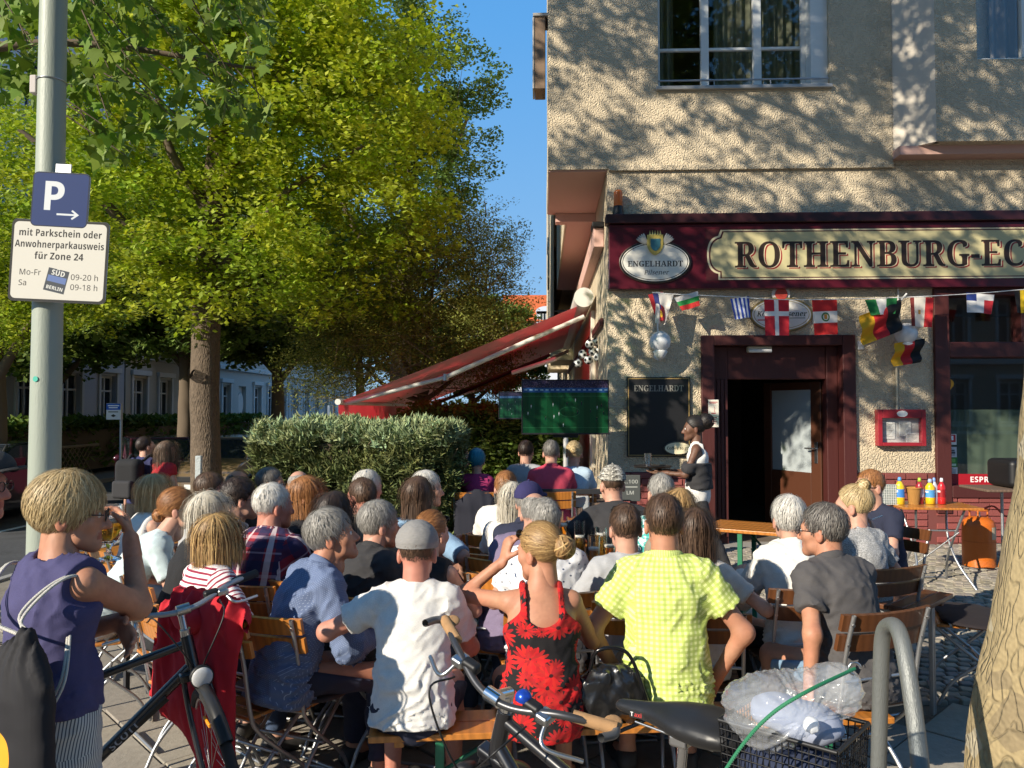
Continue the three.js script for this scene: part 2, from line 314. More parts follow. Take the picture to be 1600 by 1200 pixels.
  for (const [a, b, t] of [[x0 + 0.02, dX0 - 0.1, pl], [dX1 + 0.1, wX0 - 0.04, pl], [wX0 - 0.02, wX0 + 1.55, fy(775, 1540)]]) {
    for (let r = 0; r < 14; r++) {
      const y = t - 0.04 - r * 0.077; if (y < 0.1) break;
      for (let x = a + (r % 2 ? 0.12 : 0); x < b; x += 0.242) {
        const room = b - x; if (room < 0.11) break;
        const s = part('brick', room < 0.235 ? half : bg[Math.floor(rnd() * 3)], bm[Math.floor(rnd() * 3)], backing);
        s.position.set(x + (room < 0.235 ? 0.056 : 0.117), y, 0.0 + rr(-0.002, 0.003));
      }
    }
  }
  part('step', rbx(dX0, dX1, -0.1, 0.17, -0.3, 0.12, 0.015), std([0.3, 0.28, 0.25], { bumpMap: rep(noiseBump, 3), bumpScale: 0.004 }), house);
  // doorway: deep maroon frame, dark passage, one glazed leaf standing open on the right
  const fw = 0.13;
  part('door_frame', [rbx(dX0 - 0.02, dX0 + fw, 0, dT, -0.3, 0.05, 0.01), rbx(dX1 - fw, dX1 + 0.02, 0, dT, -0.3, 0.05, 0.01), rbx(dX0 + fw, dX1 - fw, dT - 0.12, dT, -0.3, 0.05, 0.01), rbx(dX0 + fw, dX0 + 0.32, 0.1, dT - 0.12, -0.28, -0.12, 0.01), rbx(dX1 - 0.26, dX1 - fw, 0.1, dT - 0.12, -0.28, -0.12, 0.01), rbx(dX0 + 0.32, dX1 - 0.26, fy(592), dT - 0.12, -0.26, -0.14, 0.01)], MAT.maroonWood, house);
  for (const k of [0, 1, 2, 3]) part('frame_board', rbx(dX0 + fw + 0.012 + k * 0.045, dX0 + fw + 0.05 + k * 0.045, 0.25, fy(592), -0.119, -0.105, 0.006), MAT.maroonWood, house);
  const leaf = new THREE.Group(); leaf.name = 'door_leaf'; house.add(leaf); leaf.position.set(dX1 - 0.27, 0, -0.3); leaf.rotation.y = R(-62);
  const lt = fy(594);
  part('stile', [rbx(-0.95, -0.82, 0.2, lt, -0.05, 0, 0.008), rbx(-0.16, 0, 0.2, lt, -0.05, 0, 0.008), rbx(-0.82, -0.16, 0.2, 0.98, -0.05, 0, 0.008), rbx(-0.82, -0.16, lt - 0.1, lt, -0.05, 0, 0.008)], std([0.075, 0.024, 0.01], { roughness: 0.5 }), leaf);
  part('pane', box(-0.82, -0.16, 0.98, lt - 0.1, -0.028, -0.022), phys([0.7, 0.76, 0.78], { transmission: 0.55, roughness: 0.35, thickness: 0 }), leaf);
  part('handle', [bar([-0.07, 1.28, 0], [-0.07, 1.28, 0.06], 0.009), bar([-0.07, 1.28, 0.06], [-0.2, 1.28, 0.06], 0.009), rbx(-0.1, -0.05, 1.1, 1.36, 0.0, 0.008, 0.003)], MAT.steel, leaf);
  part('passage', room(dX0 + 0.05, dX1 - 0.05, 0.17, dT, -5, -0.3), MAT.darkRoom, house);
  // shop window at the right: maroon frame, panes, cafe curtain and stickers
  const bT = fy(775, 1540), sT = fy(548, 1530), x2 = x1;
  part('shop_window_frame', [rbx(wX0 - 0.02, wX0 + 0.15, bT - 0.2, wT, -0.2, 0.045, 0.01), rbx(wX0 + 0.15, x2, bT - 0.02, bT + 0.12, -0.2, 0.045, 0.01), rbx(wX0 + 0.15, x2, sT - 0.08, sT + 0.1, -0.2, 0.04, 0.012), rbx(wX0 + 0.15, x2, wT - 0.09, wT, -0.2, 0.04, 0.01), rbx(fx(1596), fx(1612), sT + 0.1, wT - 0.09, -0.18, 0.03, 0.008)], MAT.maroonWood, house);
  part('shop_window_pane', box(wX0 + 0.15, x2, bT + 0.12, sT - 0.08, -0.1, -0.094), MAT.glass, house);
  part('shop_window_pane', box(wX0 + 0.15, x2, sT + 0.1, wT - 0.09, -0.1, -0.094), MAT.glass, house);
  curtain(wX0 + 0.2, x2, bT + 0.2, fy(640, 1530), -0.3, std([0.06, 0.09, 0.06], { side: THREE.DoubleSide }), house, 34, 0.02);
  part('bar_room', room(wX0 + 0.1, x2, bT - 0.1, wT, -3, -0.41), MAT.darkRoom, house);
  const stick = (px, py, w, h, draw) => { const m = std([1, 1, 1], { map: canvasTex(64, 96, draw), roughness: 0.5 }); const a = part('sticker', new THREE.PlaneGeometry(w, h), m, house); a.position.set(fx(px), fy(py, px), -0.088); };
  stick(1492, 687, 0.11, 0.125, (c, w, h) => { c.fillStyle = '#e8e6e0'; c.fillRect(0, 0, w, h); c.fillStyle = '#c3202a'; c.fillRect(6, 6, w - 12, h - 30); c.fillStyle = '#fff'; c.fillRect(20, 16, 24, 40); });
  stick(1492, 707, 0.11, 0.12, (c, w, h) => { c.fillStyle = '#c9ccd0'; c.fillRect(0, 0, w, h); c.fillStyle = '#3a4650'; c.fillRect(14, 26, 36, 14); c.fillRect(10, 44, 44, 20); c.fillRect(12, 72, 40, 6); });
  stick(1492, 723, 0.12, 0.115, (c, w, h) => { c.fillStyle = '#2f7d32'; c.fillRect(0, 0, w, h); c.fillStyle = '#cfe8c8'; c.fillRect(8, 62, 48, 22); c.fillStyle = '#79b55a'; c.fillRect(12, 14, 40, 36); });
  stick(1492, 738, 0.12, 0.11, (c, w, h) => { c.fillStyle = '#d6dad6'; c.fillRect(0, 0, w, h); c.fillStyle = '#446'; for (let i = 0; i < 6; i++) c.fillRect(8, 14 + i * 13, 30 + (i * 17) % 18, 5); });
  stick(1487, 603, 0.17, 0.19, (c, w, h) => { c.fillStyle = '#16120c'; c.fillRect(0, 0, w, h); c.fillStyle = '#f0a51e'; c.beginPath(); c.ellipse(32, 34, 28, 30, 0, 0, 7); c.fill(); c.fillStyle = '#f0a51e'; c.beginPath(); c.moveTo(8, 46); c.lineTo(32, 94); c.lineTo(56, 46); c.fill(); c.strokeStyle = '#7a4a08'; c.lineWidth = 3; for (const d of [-14, 0, 14]) { c.beginPath(); c.moveTo(32 + d, 10); c.quadraticCurveTo(32 + d * 1.2, 50, 32, 90); c.stroke(); } });
  const esp = part('window_banner', new THREE.PlaneGeometry(1.05, 0.125), std([1, 1, 1], { roughness: 0.5, map: canvasTex(512, 64, (c, w, h) => { c.fillStyle = '#9c1220'; c.fillRect(0, 0, w, h); c.fillStyle = '#efe6e2'; c.font = 'bold 46px sans-serif'; c.fillText('ESPRESSO', 118, 49); }) }), house);
  esp.position.set(fx(1485) + 0.53, fy(750, 1530), -0.087);
}

// ---------------------------------------------------------------- signs on the facade
{
  const x0 = fx(951), x1 = 9.4, yB = fy(453), yT = fy(353);
  const s = thing('fascia_sign', 'maroon shop fascia lettered ROTHENBURG-ECK on a cream panel', 'sign', [0, 0, -FD]);
  part('board', rbx(x0, x1, yB, yT, 0.012, 0.13, 0.008), std([0.075, 0.006, 0.014], { roughness: 0.3 }), s);
  part('cap_rail', rbx(x0 - 0.04, x1, yT + 0.002, fy(338), 0.012, 0.19, 0.01), std([0.03, 0.006, 0.008], { roughness: 0.4 }), s);
  const pw = 6.6, ph = fy(360, 1350) - fy(440, 1350), W = 2048, H = 256, u = W / pw;
  const t = canvasTex(W, H, (c) => {
    c.fillStyle = '#450a10'; c.fillRect(0, 0, W, H);
    const notch = (o) => { const r = 46 - o * 0.4; c.beginPath(); c.moveTo(o + 40 + r * 0.2, o); c.lineTo(W - o, o); c.lineTo(W - o, H - o); c.lineTo(o + 40, H - o); c.lineTo(o + 40, H - o - 30); c.quadraticCurveTo(o, H - o - 40, o, H / 2); c.quadraticCurveTo(o, o + 40, o + 40, o + 30); c.closePath(); };
    c.fillStyle = '#d8cca6'; notch(4); c.fill(); c.fillStyle = '#450a10'; notch(11); c.fill(); c.fillStyle = '#c3b88a'; notch(16); c.fill();
    c.font = 'bold 178px serif'; c.textBaseline = 'alphabetic';
    const txt = 'ROTHENBURG-ECK', x = 100, y = 192, tw = fx(1503) - fx(1137), w0 = c.measureText('ROTHENBURG').width, k = tw * u / w0;
    c.save(); c.translate(x, 0); c.scale(k, 1);
    c.fillStyle = '#8e1418'; c.fillText(txt, 12, y + 7); c.fillStyle = '#d8cca6'; c.fillText(txt, 5, y + 2); c.fillStyle = '#2a1a0e'; c.fillText(txt, 0, y); c.restore();
  });
  const pnl = part('name_panel', new THREE.PlaneGeometry(pw, ph), std([1, 1, 1], { map: t, roughness: 0.55 }), s);
  pnl.position.set(fx(1101) + pw / 2, (fy(360, 1350) + fy(440, 1350)) / 2, 0.134);
  // oval brewery badge
  const oval = (name, px, py, rx, ry, label, draw, z) => {
    const o = thing(name, label, 'sign', [fx(px), fy(py, px), -FD + z]);
    const sh = new THREE.Shape(); sh.absellipse(0, 0, rx, ry, 0, Math.PI * 2);
    part('plate', new THREE.ExtrudeGeometry(sh, { depth: 0.02, bevelEnabled: true, bevelSize: 0.006, bevelThickness: 0.006, bevelSegments: 2, curveSegments: 48 }), std([0.09, 0.07, 0.05], { roughness: 0.4 }), o);
    const f = new THREE.ShapeGeometry(sh, 48), p = f.attributes.position, uv = f.attributes.uv;
    for (let i = 0; i < p.count; i++) uv.setXY(i, p.getX(i) / rx / 2 + 0.5, p.getY(i) / ry / 2 + 0.5);
    part('face', f.translate(0, 0, 0.0285), std([1, 1, 1], { map: canvasTex(512, 320, draw), roughness: 0.45 }), o); return o;
  };
  const b = oval('brewery_badge', 1022, 413, 0.41, 0.245, 'oval Engelhardt Pilsener badge with a crest on the maroon fascia', (c, w, h) => {
    c.fillStyle = '#14100c'; c.fillRect(0, 0, w, h); c.fillStyle = '#e3dfd2'; c.beginPath(); c.ellipse(w / 2, h / 2, w / 2 - 12, h / 2 - 12, 0, 0, 7); c.fill(); c.strokeStyle = '#1c1712'; c.lineWidth = 5; c.beginPath(); c.ellipse(w / 2, h / 2, w / 2 - 22, h / 2 - 22, 0, 0, 7); c.stroke();
    c.fillStyle = '#1a1410'; c.textAlign = 'center'; c.font = 'bold 60px serif'; c.fillText('ENGELHARDT', 256, 196, 400); c.font = 'italic 46px serif'; c.fillText('Pilsener', 262, 256);
  }, 0.131);
  // the crest: a shield between ears of barley, standing up over the oval
  const cs = new THREE.Shape(); cs.moveTo(-0.09, 0.12); cs.lineTo(0.09, 0.12); cs.lineTo(0.09, 0); cs.quadraticCurveTo(0.07, -0.09, 0, -0.11); cs.quadraticCurveTo(-0.07, -0.09, -0.09, 0); cs.closePath();
  part('crest', at(new THREE.ExtrudeGeometry(cs, { depth: 0.012, bevelSize: 0.004, bevelThickness: 0.004, bevelSegments: 1 }), 0, 0.19, 0.03), std([0.55, 0.42, 0.1], { roughness: 0.4 }), b);
  part('crest_field', at(new THREE.ExtrudeGeometry(cs, { depth: 0.006, bevelEnabled: false }).scale(0.62, 0.62, 1), 0, 0.19, 0.047), std([0.05, 0.18, 0.22], { roughness: 0.4 }), b);
  part('crown', [0, 1, 2, 3, 4].map((i) => at(new THREE.ConeGeometry(0.014, 0.06, 6), (i - 2) * 0.03, 0.34, 0.035)), std([0.6, 0.48, 0.15], { roughness: 0.4 }), b);
  const ears = []; for (const sx of [-1, 1]) for (let k = 0; k < 5; k++) { const a = 0.35 + k * 0.16; ears.push(at(new THREE.SphereGeometry(0.016, 6, 5).scale(1, 4.2, 0.7), sx * (0.08 + Math.sin(a) * 0.1), 0.18 + Math.cos(a) * 0.1, 0.03, 0, 0, -sx * a)); }
  part('barley_ears', ears, std([0.5, 0.47, 0.4], { roughness: 0.5 }), b);
  const kb = oval('brewery_oval', 1221, 492, 0.36, 0.2, 'white oval beer sign above the doorway, partly behind a red flag', (c, w, h) => {
    c.fillStyle = '#8d7a45'; c.fillRect(0, 0, w, h); c.fillStyle = '#e4e0d8'; c.beginPath(); c.ellipse(w / 2, h / 2, w / 2 - 14, h / 2 - 14, 0, 0, 7); c.fill(); c.strokeStyle = '#9e8a50'; c.lineWidth = 5; c.beginPath(); c.ellipse(w / 2, h / 2, w / 2 - 30, h / 2 - 30, 0, 0, 7); c.stroke();
    c.fillStyle = '#23301f'; c.textAlign = 'center'; c.font = 'italic bold 66px serif'; c.fillText('König Pilsener', w / 2, h / 2 + 16, 410); c.fillRect(300, h / 2 + 30, 150, 6); c.fillStyle = '#b02a22'; c.fillRect(60, h / 2 + 46, 60, 10);
  }, 0.01);
  const kd = new THREE.Group(); kd.name = 'medallion'; kb.add(kd);
  part('disc', at(cyl(0.105, 0.105, 0.02, 28), 0, 0.24, 0.01, 0, Math.PI / 2), std([0.72, 0.7, 0.66], { roughness: 0.45 }), kd);
  part('seal', at(cyl(0.07, 0.07, 0.012, 24), 0, 0.24, 0.027, 0, Math.PI / 2), std([0.5, 0.06, 0.04], { roughness: 0.45 }), kd);

  // blackboard
  const bb = thing('blackboard', 'tall black menu board headed ENGELHARDT on the plaster beside the doorway', 'blackboard', [0, 0, -FD]);
  const X0 = fx(979), X1 = fx(1078), Y0 = fy(714), Y1 = fy(589);
  part('board', rbx(X0, X1, Y0, Y1, 0.01, 0.035, 0.005), std([0.012, 0.012, 0.013], { roughness: 0.42 }), bb);
  part('trim', [box(X0 + 0.012, X0 + 0.024, Y0 + 0.012, Y1 - 0.012, 0.0355, 0.04), box(X1 - 0.024, X1 - 0.012, Y0 + 0.012, Y1 - 0.012, 0.0355, 0.04), box(X0 + 0.024, X1 - 0.024, Y0 + 0.012, Y0 + 0.024, 0.0355, 0.04), box(X0 + 0.024, X1 - 0.024, Y1 - 0.024, Y1 - 0.012, 0.0355, 0.04)], std([0.28, 0.19, 0.07], { roughness: 0.4 }), bb);
  const hd = part('heading', new THREE.PlaneGeometry(0.62, 0.13), std([1, 1, 1], { roughness: 0.5, map: canvasTex(512, 96, (c, w, h) => { c.fillStyle = '#1c1d1e'; c.fillRect(0, 0, w, h); c.fillStyle = '#8e8a80'; c.textAlign = 'center'; c.font = 'bold 72px serif'; c.fillText('ENGELHARDT', w / 2, 72, 480); }) }), bb);
  hd.position.set((X0 + X1) / 2, fy(607), 0.0365);
  const cg = oval('coffee_sign', 1057, 700, 0.155, 0.073, 'small cream oval reading Coffee to go at the foot of the blackboard', (c, w, h) => { c.fillStyle = '#2a2018'; c.fillRect(0, 0, w, h); c.fillStyle = '#e6d9b4'; c.beginPath(); c.ellipse(w / 2, h / 2, w / 2 - 10, h / 2 - 12, 0, 0, 7); c.fill(); c.fillStyle = '#33261a'; c.textAlign = 'center'; c.font = 'bold 104px serif'; c.fillText('Coffee to go', w / 2, h / 2 + 34, 420); }, 0.05);
  cg.children[0].scale.z = 0.5; cg.children[1].position.z = -0.009;
  // no-smoking notice
  const ns = thing('notice', 'narrow cream notice with a red cigarette sign on the door frame', 'notice', [fx(1113), fy(646), -FD + 0.055]);
  part('card', rbox(0.12, 0.32, 0.006, 0.002, 1), MAT.white, ns);
  const nf = part('print', new THREE.PlaneGeometry(0.118, 0.315), std([1, 1, 1], { map: canvasTex(96, 256, (c, w, h) => { c.fillStyle = '#d9d2c2'; c.fillRect(0, 0, w, h); c.fillStyle = '#a33'; c.fillRect(10, 18, 76, 7); c.fillRect(10, 30, 60, 5); c.fillRect(26, 122, 44, 9); c.strokeStyle = '#a33'; c.lineWidth = 4; c.beginPath(); c.moveTo(62, 116); c.bezierCurveTo(46, 96, 74, 86, 52, 62); c.stroke(); for (let i = 0; i < 4; i++) c.fillRect(14, 164 + i * 18, 66 - (i * 13) % 24, 6); }) }), ns);
  nf.position.z = 0.0045;
  // menu case
  const mc = thing('menu_case', 'red glazed menu case on the plaster between doorway and shop window', 'menu case', [fx(1403), fy(668, 1403), -FD]);
  part('back', rbx(-0.25, 0.25, -0.19, 0.19, 0.0, 0.02, 0.004), std([0.5, 0.5, 0.48]), mc);
  const red = std([0.3, 0.02, 0.03], { roughness: 0.35 });
  part('frame', [rbx(-0.27, -0.22, -0.21, 0.21, 0, 0.1, 0.006), rbx(0.22, 0.27, -0.21, 0.21, 0, 0.1, 0.006), rbx(-0.22, 0.22, 0.11, 0.21, 0, 0.1, 0.006), rbx(-0.22, 0.22, -0.21, -0.17, 0, 0.1, 0.006)], red, mc);
  for (const [i, x, y, w, h] of [[0, -0.13, 0.0, 0.16, 0.2], [1, 0.06, 0.02, 0.14, 0.18], [2, 0.14, -0.1, 0.15, 0.13]]) { const s2 = part('menu_sheet', new THREE.PlaneGeometry(w, h), std([1, 1, 1], { map: canvasTex(96, 128, (c, cw, ch) => { c.fillStyle = '#d2d2cc'; c.fillRect(0, 0, cw, ch); c.fillStyle = '#60605c'; for (let k = 0; k < 12; k++) c.fillRect(10, 12 + k * 9, 40 + (k * 29 + i * 13) % 36, 3); }) }), mc); s2.position.set(x, y - 0.03, 0.03 + i * 0.003); }
  part('pane', box(-0.22, 0.22, -0.17, 0.11, 0.07, 0.074), MAT.glass, mc);
  const bl = part('badge', at(cyl(0.06, 0.06, 0.006, 24).scale(1, 1, 0.6), 0, 0.16, 0.104, 0, Math.PI / 2), MAT.white, mc);
  part('cable_tube', [bar([-0.02, 0.21, 0.02], [-0.02, 1.0, 0.02], 0.013)], MAT.cream, mc);
  // globe lamps on wall brackets
  const lampM = phys([0.78, 0.8, 0.82], { roughness: 0.25, transmission: 0.25, thickness: 0 });
  for (const [px, py, r, lab, ctx] of [[1028, 536, 0.122, 'white globe wall lamp beside the blackboard, under a red and blue pennant', 0], [1405, 524, 0.122, 'white globe wall lamp above the red menu case', 1]]) {
    const l = thing('wall_lamp', lab, 'lamp', [fx(px), fy(py, px), -FD], 0, 'globe lamps on the facade');
    part('globe', new THREE.SphereGeometry(r, 32, 20).translate(0, 0, 0.2), lampM, l);
    part('bracket', [at(lathe([[0.0, -0.09], [0.035, -0.085], [0.06, -0.05], [0.085, 0], [0.07, 0.012], [0, 0.014]], 20), 0, -0.115, 0.2), tube([[0, -0.17, 0.19], [0, -0.2, 0.1], [0, -0.15, 0.0]], 0.02, 12), at(cyl(0.05, 0.05, 0.03, 18), 0, -0.15, 0.015, 0, Math.PI / 2), bar([0, 0.6, 0.015], [0, -0.1, 0.015], 0.01)], MAT.white, l);
  }
  const dl = thing('door_light', 'small white strip lamp under the head of the doorway', 'lamp', [fx(1191), fy(545), -FD + 0.0]);
  part('housing', rbx(-0.15, 0.13, -0.035, 0.035, -0.13, -0.03, 0.015, 2), MAT.cream, dl);
  part('tube_cover', at(cyl(0.022, 0.022, 0.26, 12), -0.01, -0.02, -0.03, 0, 0, Math.PI / 2), MAT.white, dl);
  const wl = thing('beacon', 'orange alarm beacon on the corner of the fascia', 'beacon', [fx(966), fy(338), -FD + 0.1]);
  part('base', at(cyl(0.055, 0.07, 0.12, 18), 0, 0.05, 0), MAT.black, wl);
  part('lens', at(lathe([[0, 0.3], [0.035, 0.3], [0.05, 0.28], [0.052, 0.11], [0, 0.11]], 20), 0, 0, 0), phys([0.75, 0.2, 0.03], { roughness: 0.3, transmission: 0.3 }), wl);

  // bunting of national flags
  const bt = thing('bunting', 'string of small national flags sagging across the facade', 'bunting', [0, 0, -FD + 0.3]);
  const pts = [[1020, 457], [1060, 460], [1150, 464], [1215, 468], [1290, 468], [1375, 466], [1450, 463], [1535, 458], [1610, 452], [1700, 448]].map(([a, b2]) => V(X(a, 9), Y(b2, 9, a), 0));
  part('cord', tube(pts, 0.005, 60, 5), MAT.white, bt);
  const flag = (px, py, w, h, rot, draw, fold, name = 'flag') => {
    const g2 = new THREE.PlaneGeometry(w, h, 14, 14).translate(0, -h / 2, 0), p = g2.attributes.position;
    for (let i = 0; i < p.count; i++) { const x = p.getX(i), y = p.getY(i), k = -y / h; p.setXYZ(i, x * (1 - fold * 0.5 * k), y, (0.012 + 0.035 * fold) * k * Math.sin(x / w * 7 + px) + 0.02 * k); }
    g2.computeVertexNormals();
    const f2 = part(name, g2, phys([1, 1, 1], { map: canvasTex(96, 128, draw), transmission: 0.2, roughness: 0.9, thickness: 0, side: THREE.DoubleSide }), bt);
    f2.position.set(X(px, 9), Y(py, 9, px), 0); f2.rotation.z = R(rot); return f2;
  };
  const bands = (...cs) => (c, w, h) => cs.forEach((k, i) => { c.fillStyle = k; c.fillRect(0, h * i / cs.length, w, h / cs.length + 1); });
  const cols = (...cs) => (c, w, h) => cs.forEach((k, i) => { c.fillStyle = k; c.fillRect(w * i / cs.length, 0, w / cs.length + 1, h); });
  flag(1025, 458, 0.17, 0.33, 12, (c, w, h) => { c.fillStyle = '#b3242c'; c.fillRect(0, 0, w, h); c.fillStyle = '#27306e'; c.fillRect(30, 0, 36, 74); c.fillStyle = '#e2b12e'; c.beginPath(); c.arc(50, 96, 16, 0, 7); c.fill(); }, 0.8);
  flag(1040, 458, 0.2, 0.36, -10, (c, w, h) => { c.fillStyle = '#d8d4cc'; c.fillRect(0, 0, w, h); }, 0.9);
  flag(1073, 460, 0.28, 0.17, 16, bands('#d9d5cf', '#1f8a3c', '#c42a26'), 0.5);
  flag(1157, 465, 0.21, 0.24, 8, (c, w, h) => { for (let i = 0; i < 9; i++) { c.fillStyle = i % 2 ? '#e8e8ec' : '#2546a8'; c.fillRect(w * i / 9, 0, w / 9 + 1, h); } }, 0.3);
  flag(1215, 468, 0.28, 0.41, 0, (c, w, h) => { c.fillStyle = '#c41f2e'; c.fillRect(0, 0, w, h); c.fillStyle = '#eee9e2'; c.fillRect(38, 0, 17, h); c.fillRect(0, 42, w, 17); }, 0.12);
  flag(1290, 468, 0.28, 0.4, 2, (c, w, h) => { bands('#d02421', '#ece4da', '#d02421')(c, w, h); c.strokeStyle = '#3c6a2c'; c.lineWidth = 5; c.beginPath(); c.arc(48, 64, 14, 0, 7); c.stroke(); c.fillStyle = '#c8862c'; c.fillRect(42, 54, 12, 18); }, 0.15);
  flag(1379, 467, 0.36, 0.18, 4, cols('#1d7a3c', '#e9e7e0', '#1d7a3c'), 0.55);
  flag(1443, 464, 0.26, 0.34, -4, (c, w, h) => { cols('#dcd5c8', '#dcd5c8', '#b92026')(c, w, h); c.fillStyle = '#7a2a24'; c.fillRect(0, 0, 16, h); c.fillStyle = '#b98a3c'; c.fillRect(34, 56, 12, 18); }, 0.3);
  flag(1535, 459, 0.31, 0.22, -5, (c, w, h) => { c.fillStyle = '#eceae6'; c.fillRect(0, 0, w, h); c.fillStyle = '#213a86'; c.fillRect(0, 0, 34, 50); c.fillStyle = '#bf2230'; c.fillRect(62, 40, 34, 88); c.font = 'bold 44px sans-serif'; c.fillText('★', 24, 96); }, 0.3);
  flag(1602, 453, 0.2, 0.26, 0, cols('#151313', '#e8c21c', '#c42430'), 0.3);
  // two German flags on a short staff at the second lamp
  const gf = thing('staff_flag', 'black, red and gold flags hanging from a short wall staff by the globe lamp', 'flag', [fx(1345), fy(540, 1345), -FD]);
  part('staff', bar([0, 0, 0.02], [0.4, 0.56, 0.32], 0.012), MAT.white, gf);
  part('staff_socket', [rbox(0.07, 0.1, 0.05, 0.01, 1)], MAT.white, gf);
  const drape = (w, h, order) => { const g2 = new THREE.PlaneGeometry(w, h, 20, 16).translate(w / 2, -h / 2, 0), p = g2.attributes.position; for (let i = 0; i < p.count; i++) { const x = p.getX(i), y = p.getY(i), k = x / w; p.setXYZ(i, x * 0.62 + y * 0.1, y * (1 - 0.1 * k) - x * 0.35, 0.045 * Math.sin(k * 9 + y * 5) * (0.3 + k)); } g2.computeVertexNormals(); return g2; };
  const gm = phys([1, 1, 1], { map: canvasTex(96, 96, bands('#141212', '#c41f24', '#e6ac16')), transmission: 0.2, roughness: 0.9, thickness: 0, side: THREE.DoubleSide });
  const d1 = part('flag', drape(0.5, 0.5), gm, gf); d1.position.set(0.34, 0.5, 0.3); d1.rotation.z = R(-62);
  const d2 = part('flag', drape(0.4, 0.34), gm, gf); d2.position.set(0.62, 0.06, 0.26); d2.rotation.z = R(-75);
}

// ---------------------------------------------------------------- awning over the side terrace, with its drum, arms, valance and football garland
{
  const x0 = fx(950) - 0.06, zN = -11.4, zF = -19, yT = 3.3, xO = X(530, 11.4), yO = Y(628, 11.4, 530);
  const a = thing('awning', 'dark red awning sloping from the side wall over the hedge', 'awning');
  const red = phys([0.6, 0.03, 0.045], { roughness: 0.9, transmission: 0.65, thickness: 0, side: THREE.DoubleSide });
  const g = new THREE.PlaneGeometry(1, 1, 24, 12), p = g.attributes.position;
  for (let i = 0; i < p.count; i++) { const u = p.getX(i) + 0.5, v = p.getY(i) + 0.5; p.setXYZ(i, lerp(xO, x0 - 0.08, u), lerp(yO, yT, u) - 0.02 * Math.sin(u * Math.PI) - 0.01 * Math.sin(v * Math.PI * 4), lerp(zN, zF, v)); }
  g.computeVertexNormals(); part('cloth', g, red, a);
  const val = new THREE.PlaneGeometry(1, 1, 60, 4), q = val.attributes.position;
  for (let i = 0; i < q.count; i++) { const u = q.getX(i) + 0.5, v = q.getY(i) + 0.5; q.setXYZ(i, xO - 0.01 + 0.02 * Math.sin(u * 40) * (1 - v), yO - 0.02 - (1 - v) * 0.27, lerp(zN, zF, u)); }
  val.computeVertexNormals(); part('valance', val, red, a);
  const wm = std([0.66, 0.64, 0.58], { roughness: 0.4 });
  part('front_bar', [bar([xO, yO, zN + 0.08], [xO, yO, zF], 0.045, 12)], wm, a);
  part('drum', [at(cyl(0.14, 0.14, zN - zF + 0.3, 28), x0 - 0.12, yT + 0.05, (zN + zF) / 2 + 0.05, 0, Math.PI / 2)], wm, a);
  for (const z of [zN - 0.15, zF + 0.6]) {
    const mx = lerp(xO, x0, 0.42), my = lerp(yO, yT, 0.42) - 0.24;
    const arm = part('arm', [bar([x0 - 0.1, yT - 0.18, z], [mx, my, z + 0.02], 0.036, 10), bar([mx, my, z + 0.02], [xO + 0.06, yO - 0.02, z + 0.04], 0.032, 10)], wm, a);
    part('elbow', [at(cyl(0.045, 0.045, 0.1, 14), mx, my, z + 0.02)], MAT.zinc, arm);
  }
  part('support_strut', [bar([x0 - 0.6, 2.62, zN - 1.2], [X(660, 15.5), Y(640, 15.5, 660), -15.5], 0.03)], MAT.black, a);
  part('tube_light', [bar([x0 - 0.5, 2.55, zN - 1], [x0 - 1.2, 2.35, zN - 1.4], 0.035)], MAT.white, a);
  const fb = thing('football_garland', 'cluster of small black and white footballs hanging under the awning by the wall', 'garland', [X(926, 11), 0, -11]);
  reseed(3);
  const balls = [[-0.04, 2.66], [0.06, 2.7], [0.0, 2.56], [0.1, 2.58], [-0.14, 2.52], [-0.06, 2.44], [-0.2, 2.4], [0.07, 2.48]];
  for (const [x, y] of balls) {
    const b = part('ball', new THREE.SphereGeometry(0.062, 18, 12), MAT.white, fb); b.position.set(x, y, rr(-0.08, 0.08)); b.rotation.set(rr(0, 3), rr(0, 3), 0);
    const ico = new THREE.IcosahedronGeometry(0.0625, 0).attributes.position, seen = [];
    const pent = []; for (let i = 0; i < ico.count; i++) { const v = V(ico.getX(i), ico.getY(i), ico.getZ(i)); if (seen.some((s) => s.distanceTo(v) < 0.01)) continue; seen.push(v); const c = new THREE.CircleGeometry(0.023, 5); c.applyQuaternion(new THREE.Quaternion().setFromUnitVectors(V(0, 0, 1), v.clone().normalize())); c.translate(v.x * 0.965, v.y * 0.965, v.z * 0.965); pent.push(c); }
    part('patch', pent.map((c) => c.scale(1.03, 1.03, 1.03)), MAT.black, b);
  }
  part('string', [bar([0, 2.75, 0], [0.1, 3.0, 0], 0.004, 4)], MAT.black, fb);
}
// ---------------------------------------------------------------- smooth solids: distance fields joined by a smooth minimum and meshed on a grid
function cap(a, b, ra, rb, endCut) {
  const bx = b.x - a.x, by = b.y - a.y, bz = b.z - a.z, bb = bx * bx + by * by + bz * bz || 1e-9, m = Math.max(ra, rb), L = Math.sqrt(bb);
  return { lo: [Math.min(a.x, b.x) - m, Math.min(a.y, b.y) - m, Math.min(a.z, b.z) - m], hi: [Math.max(a.x, b.x) + m, Math.max(a.y, b.y) + m, Math.max(a.z, b.z) + m],
    f(x, y, z) {
      const px = x - a.x, py = y - a.y, pz = z - a.z, t = (px * bx + py * by + pz * bz) / bb, h = t < 0 ? 0 : t > 1 ? 1 : t;
      const qx = px - bx * h, qy = py - by * h, qz = pz - bz * h; let d = Math.sqrt(qx * qx + qy * qy + qz * qz) - (ra + (rb - ra) * h);
      if (endCut && t > 0.5) { const e = (t - 1) * L; if (e > d) d = e; }
      return d;
    } };
}
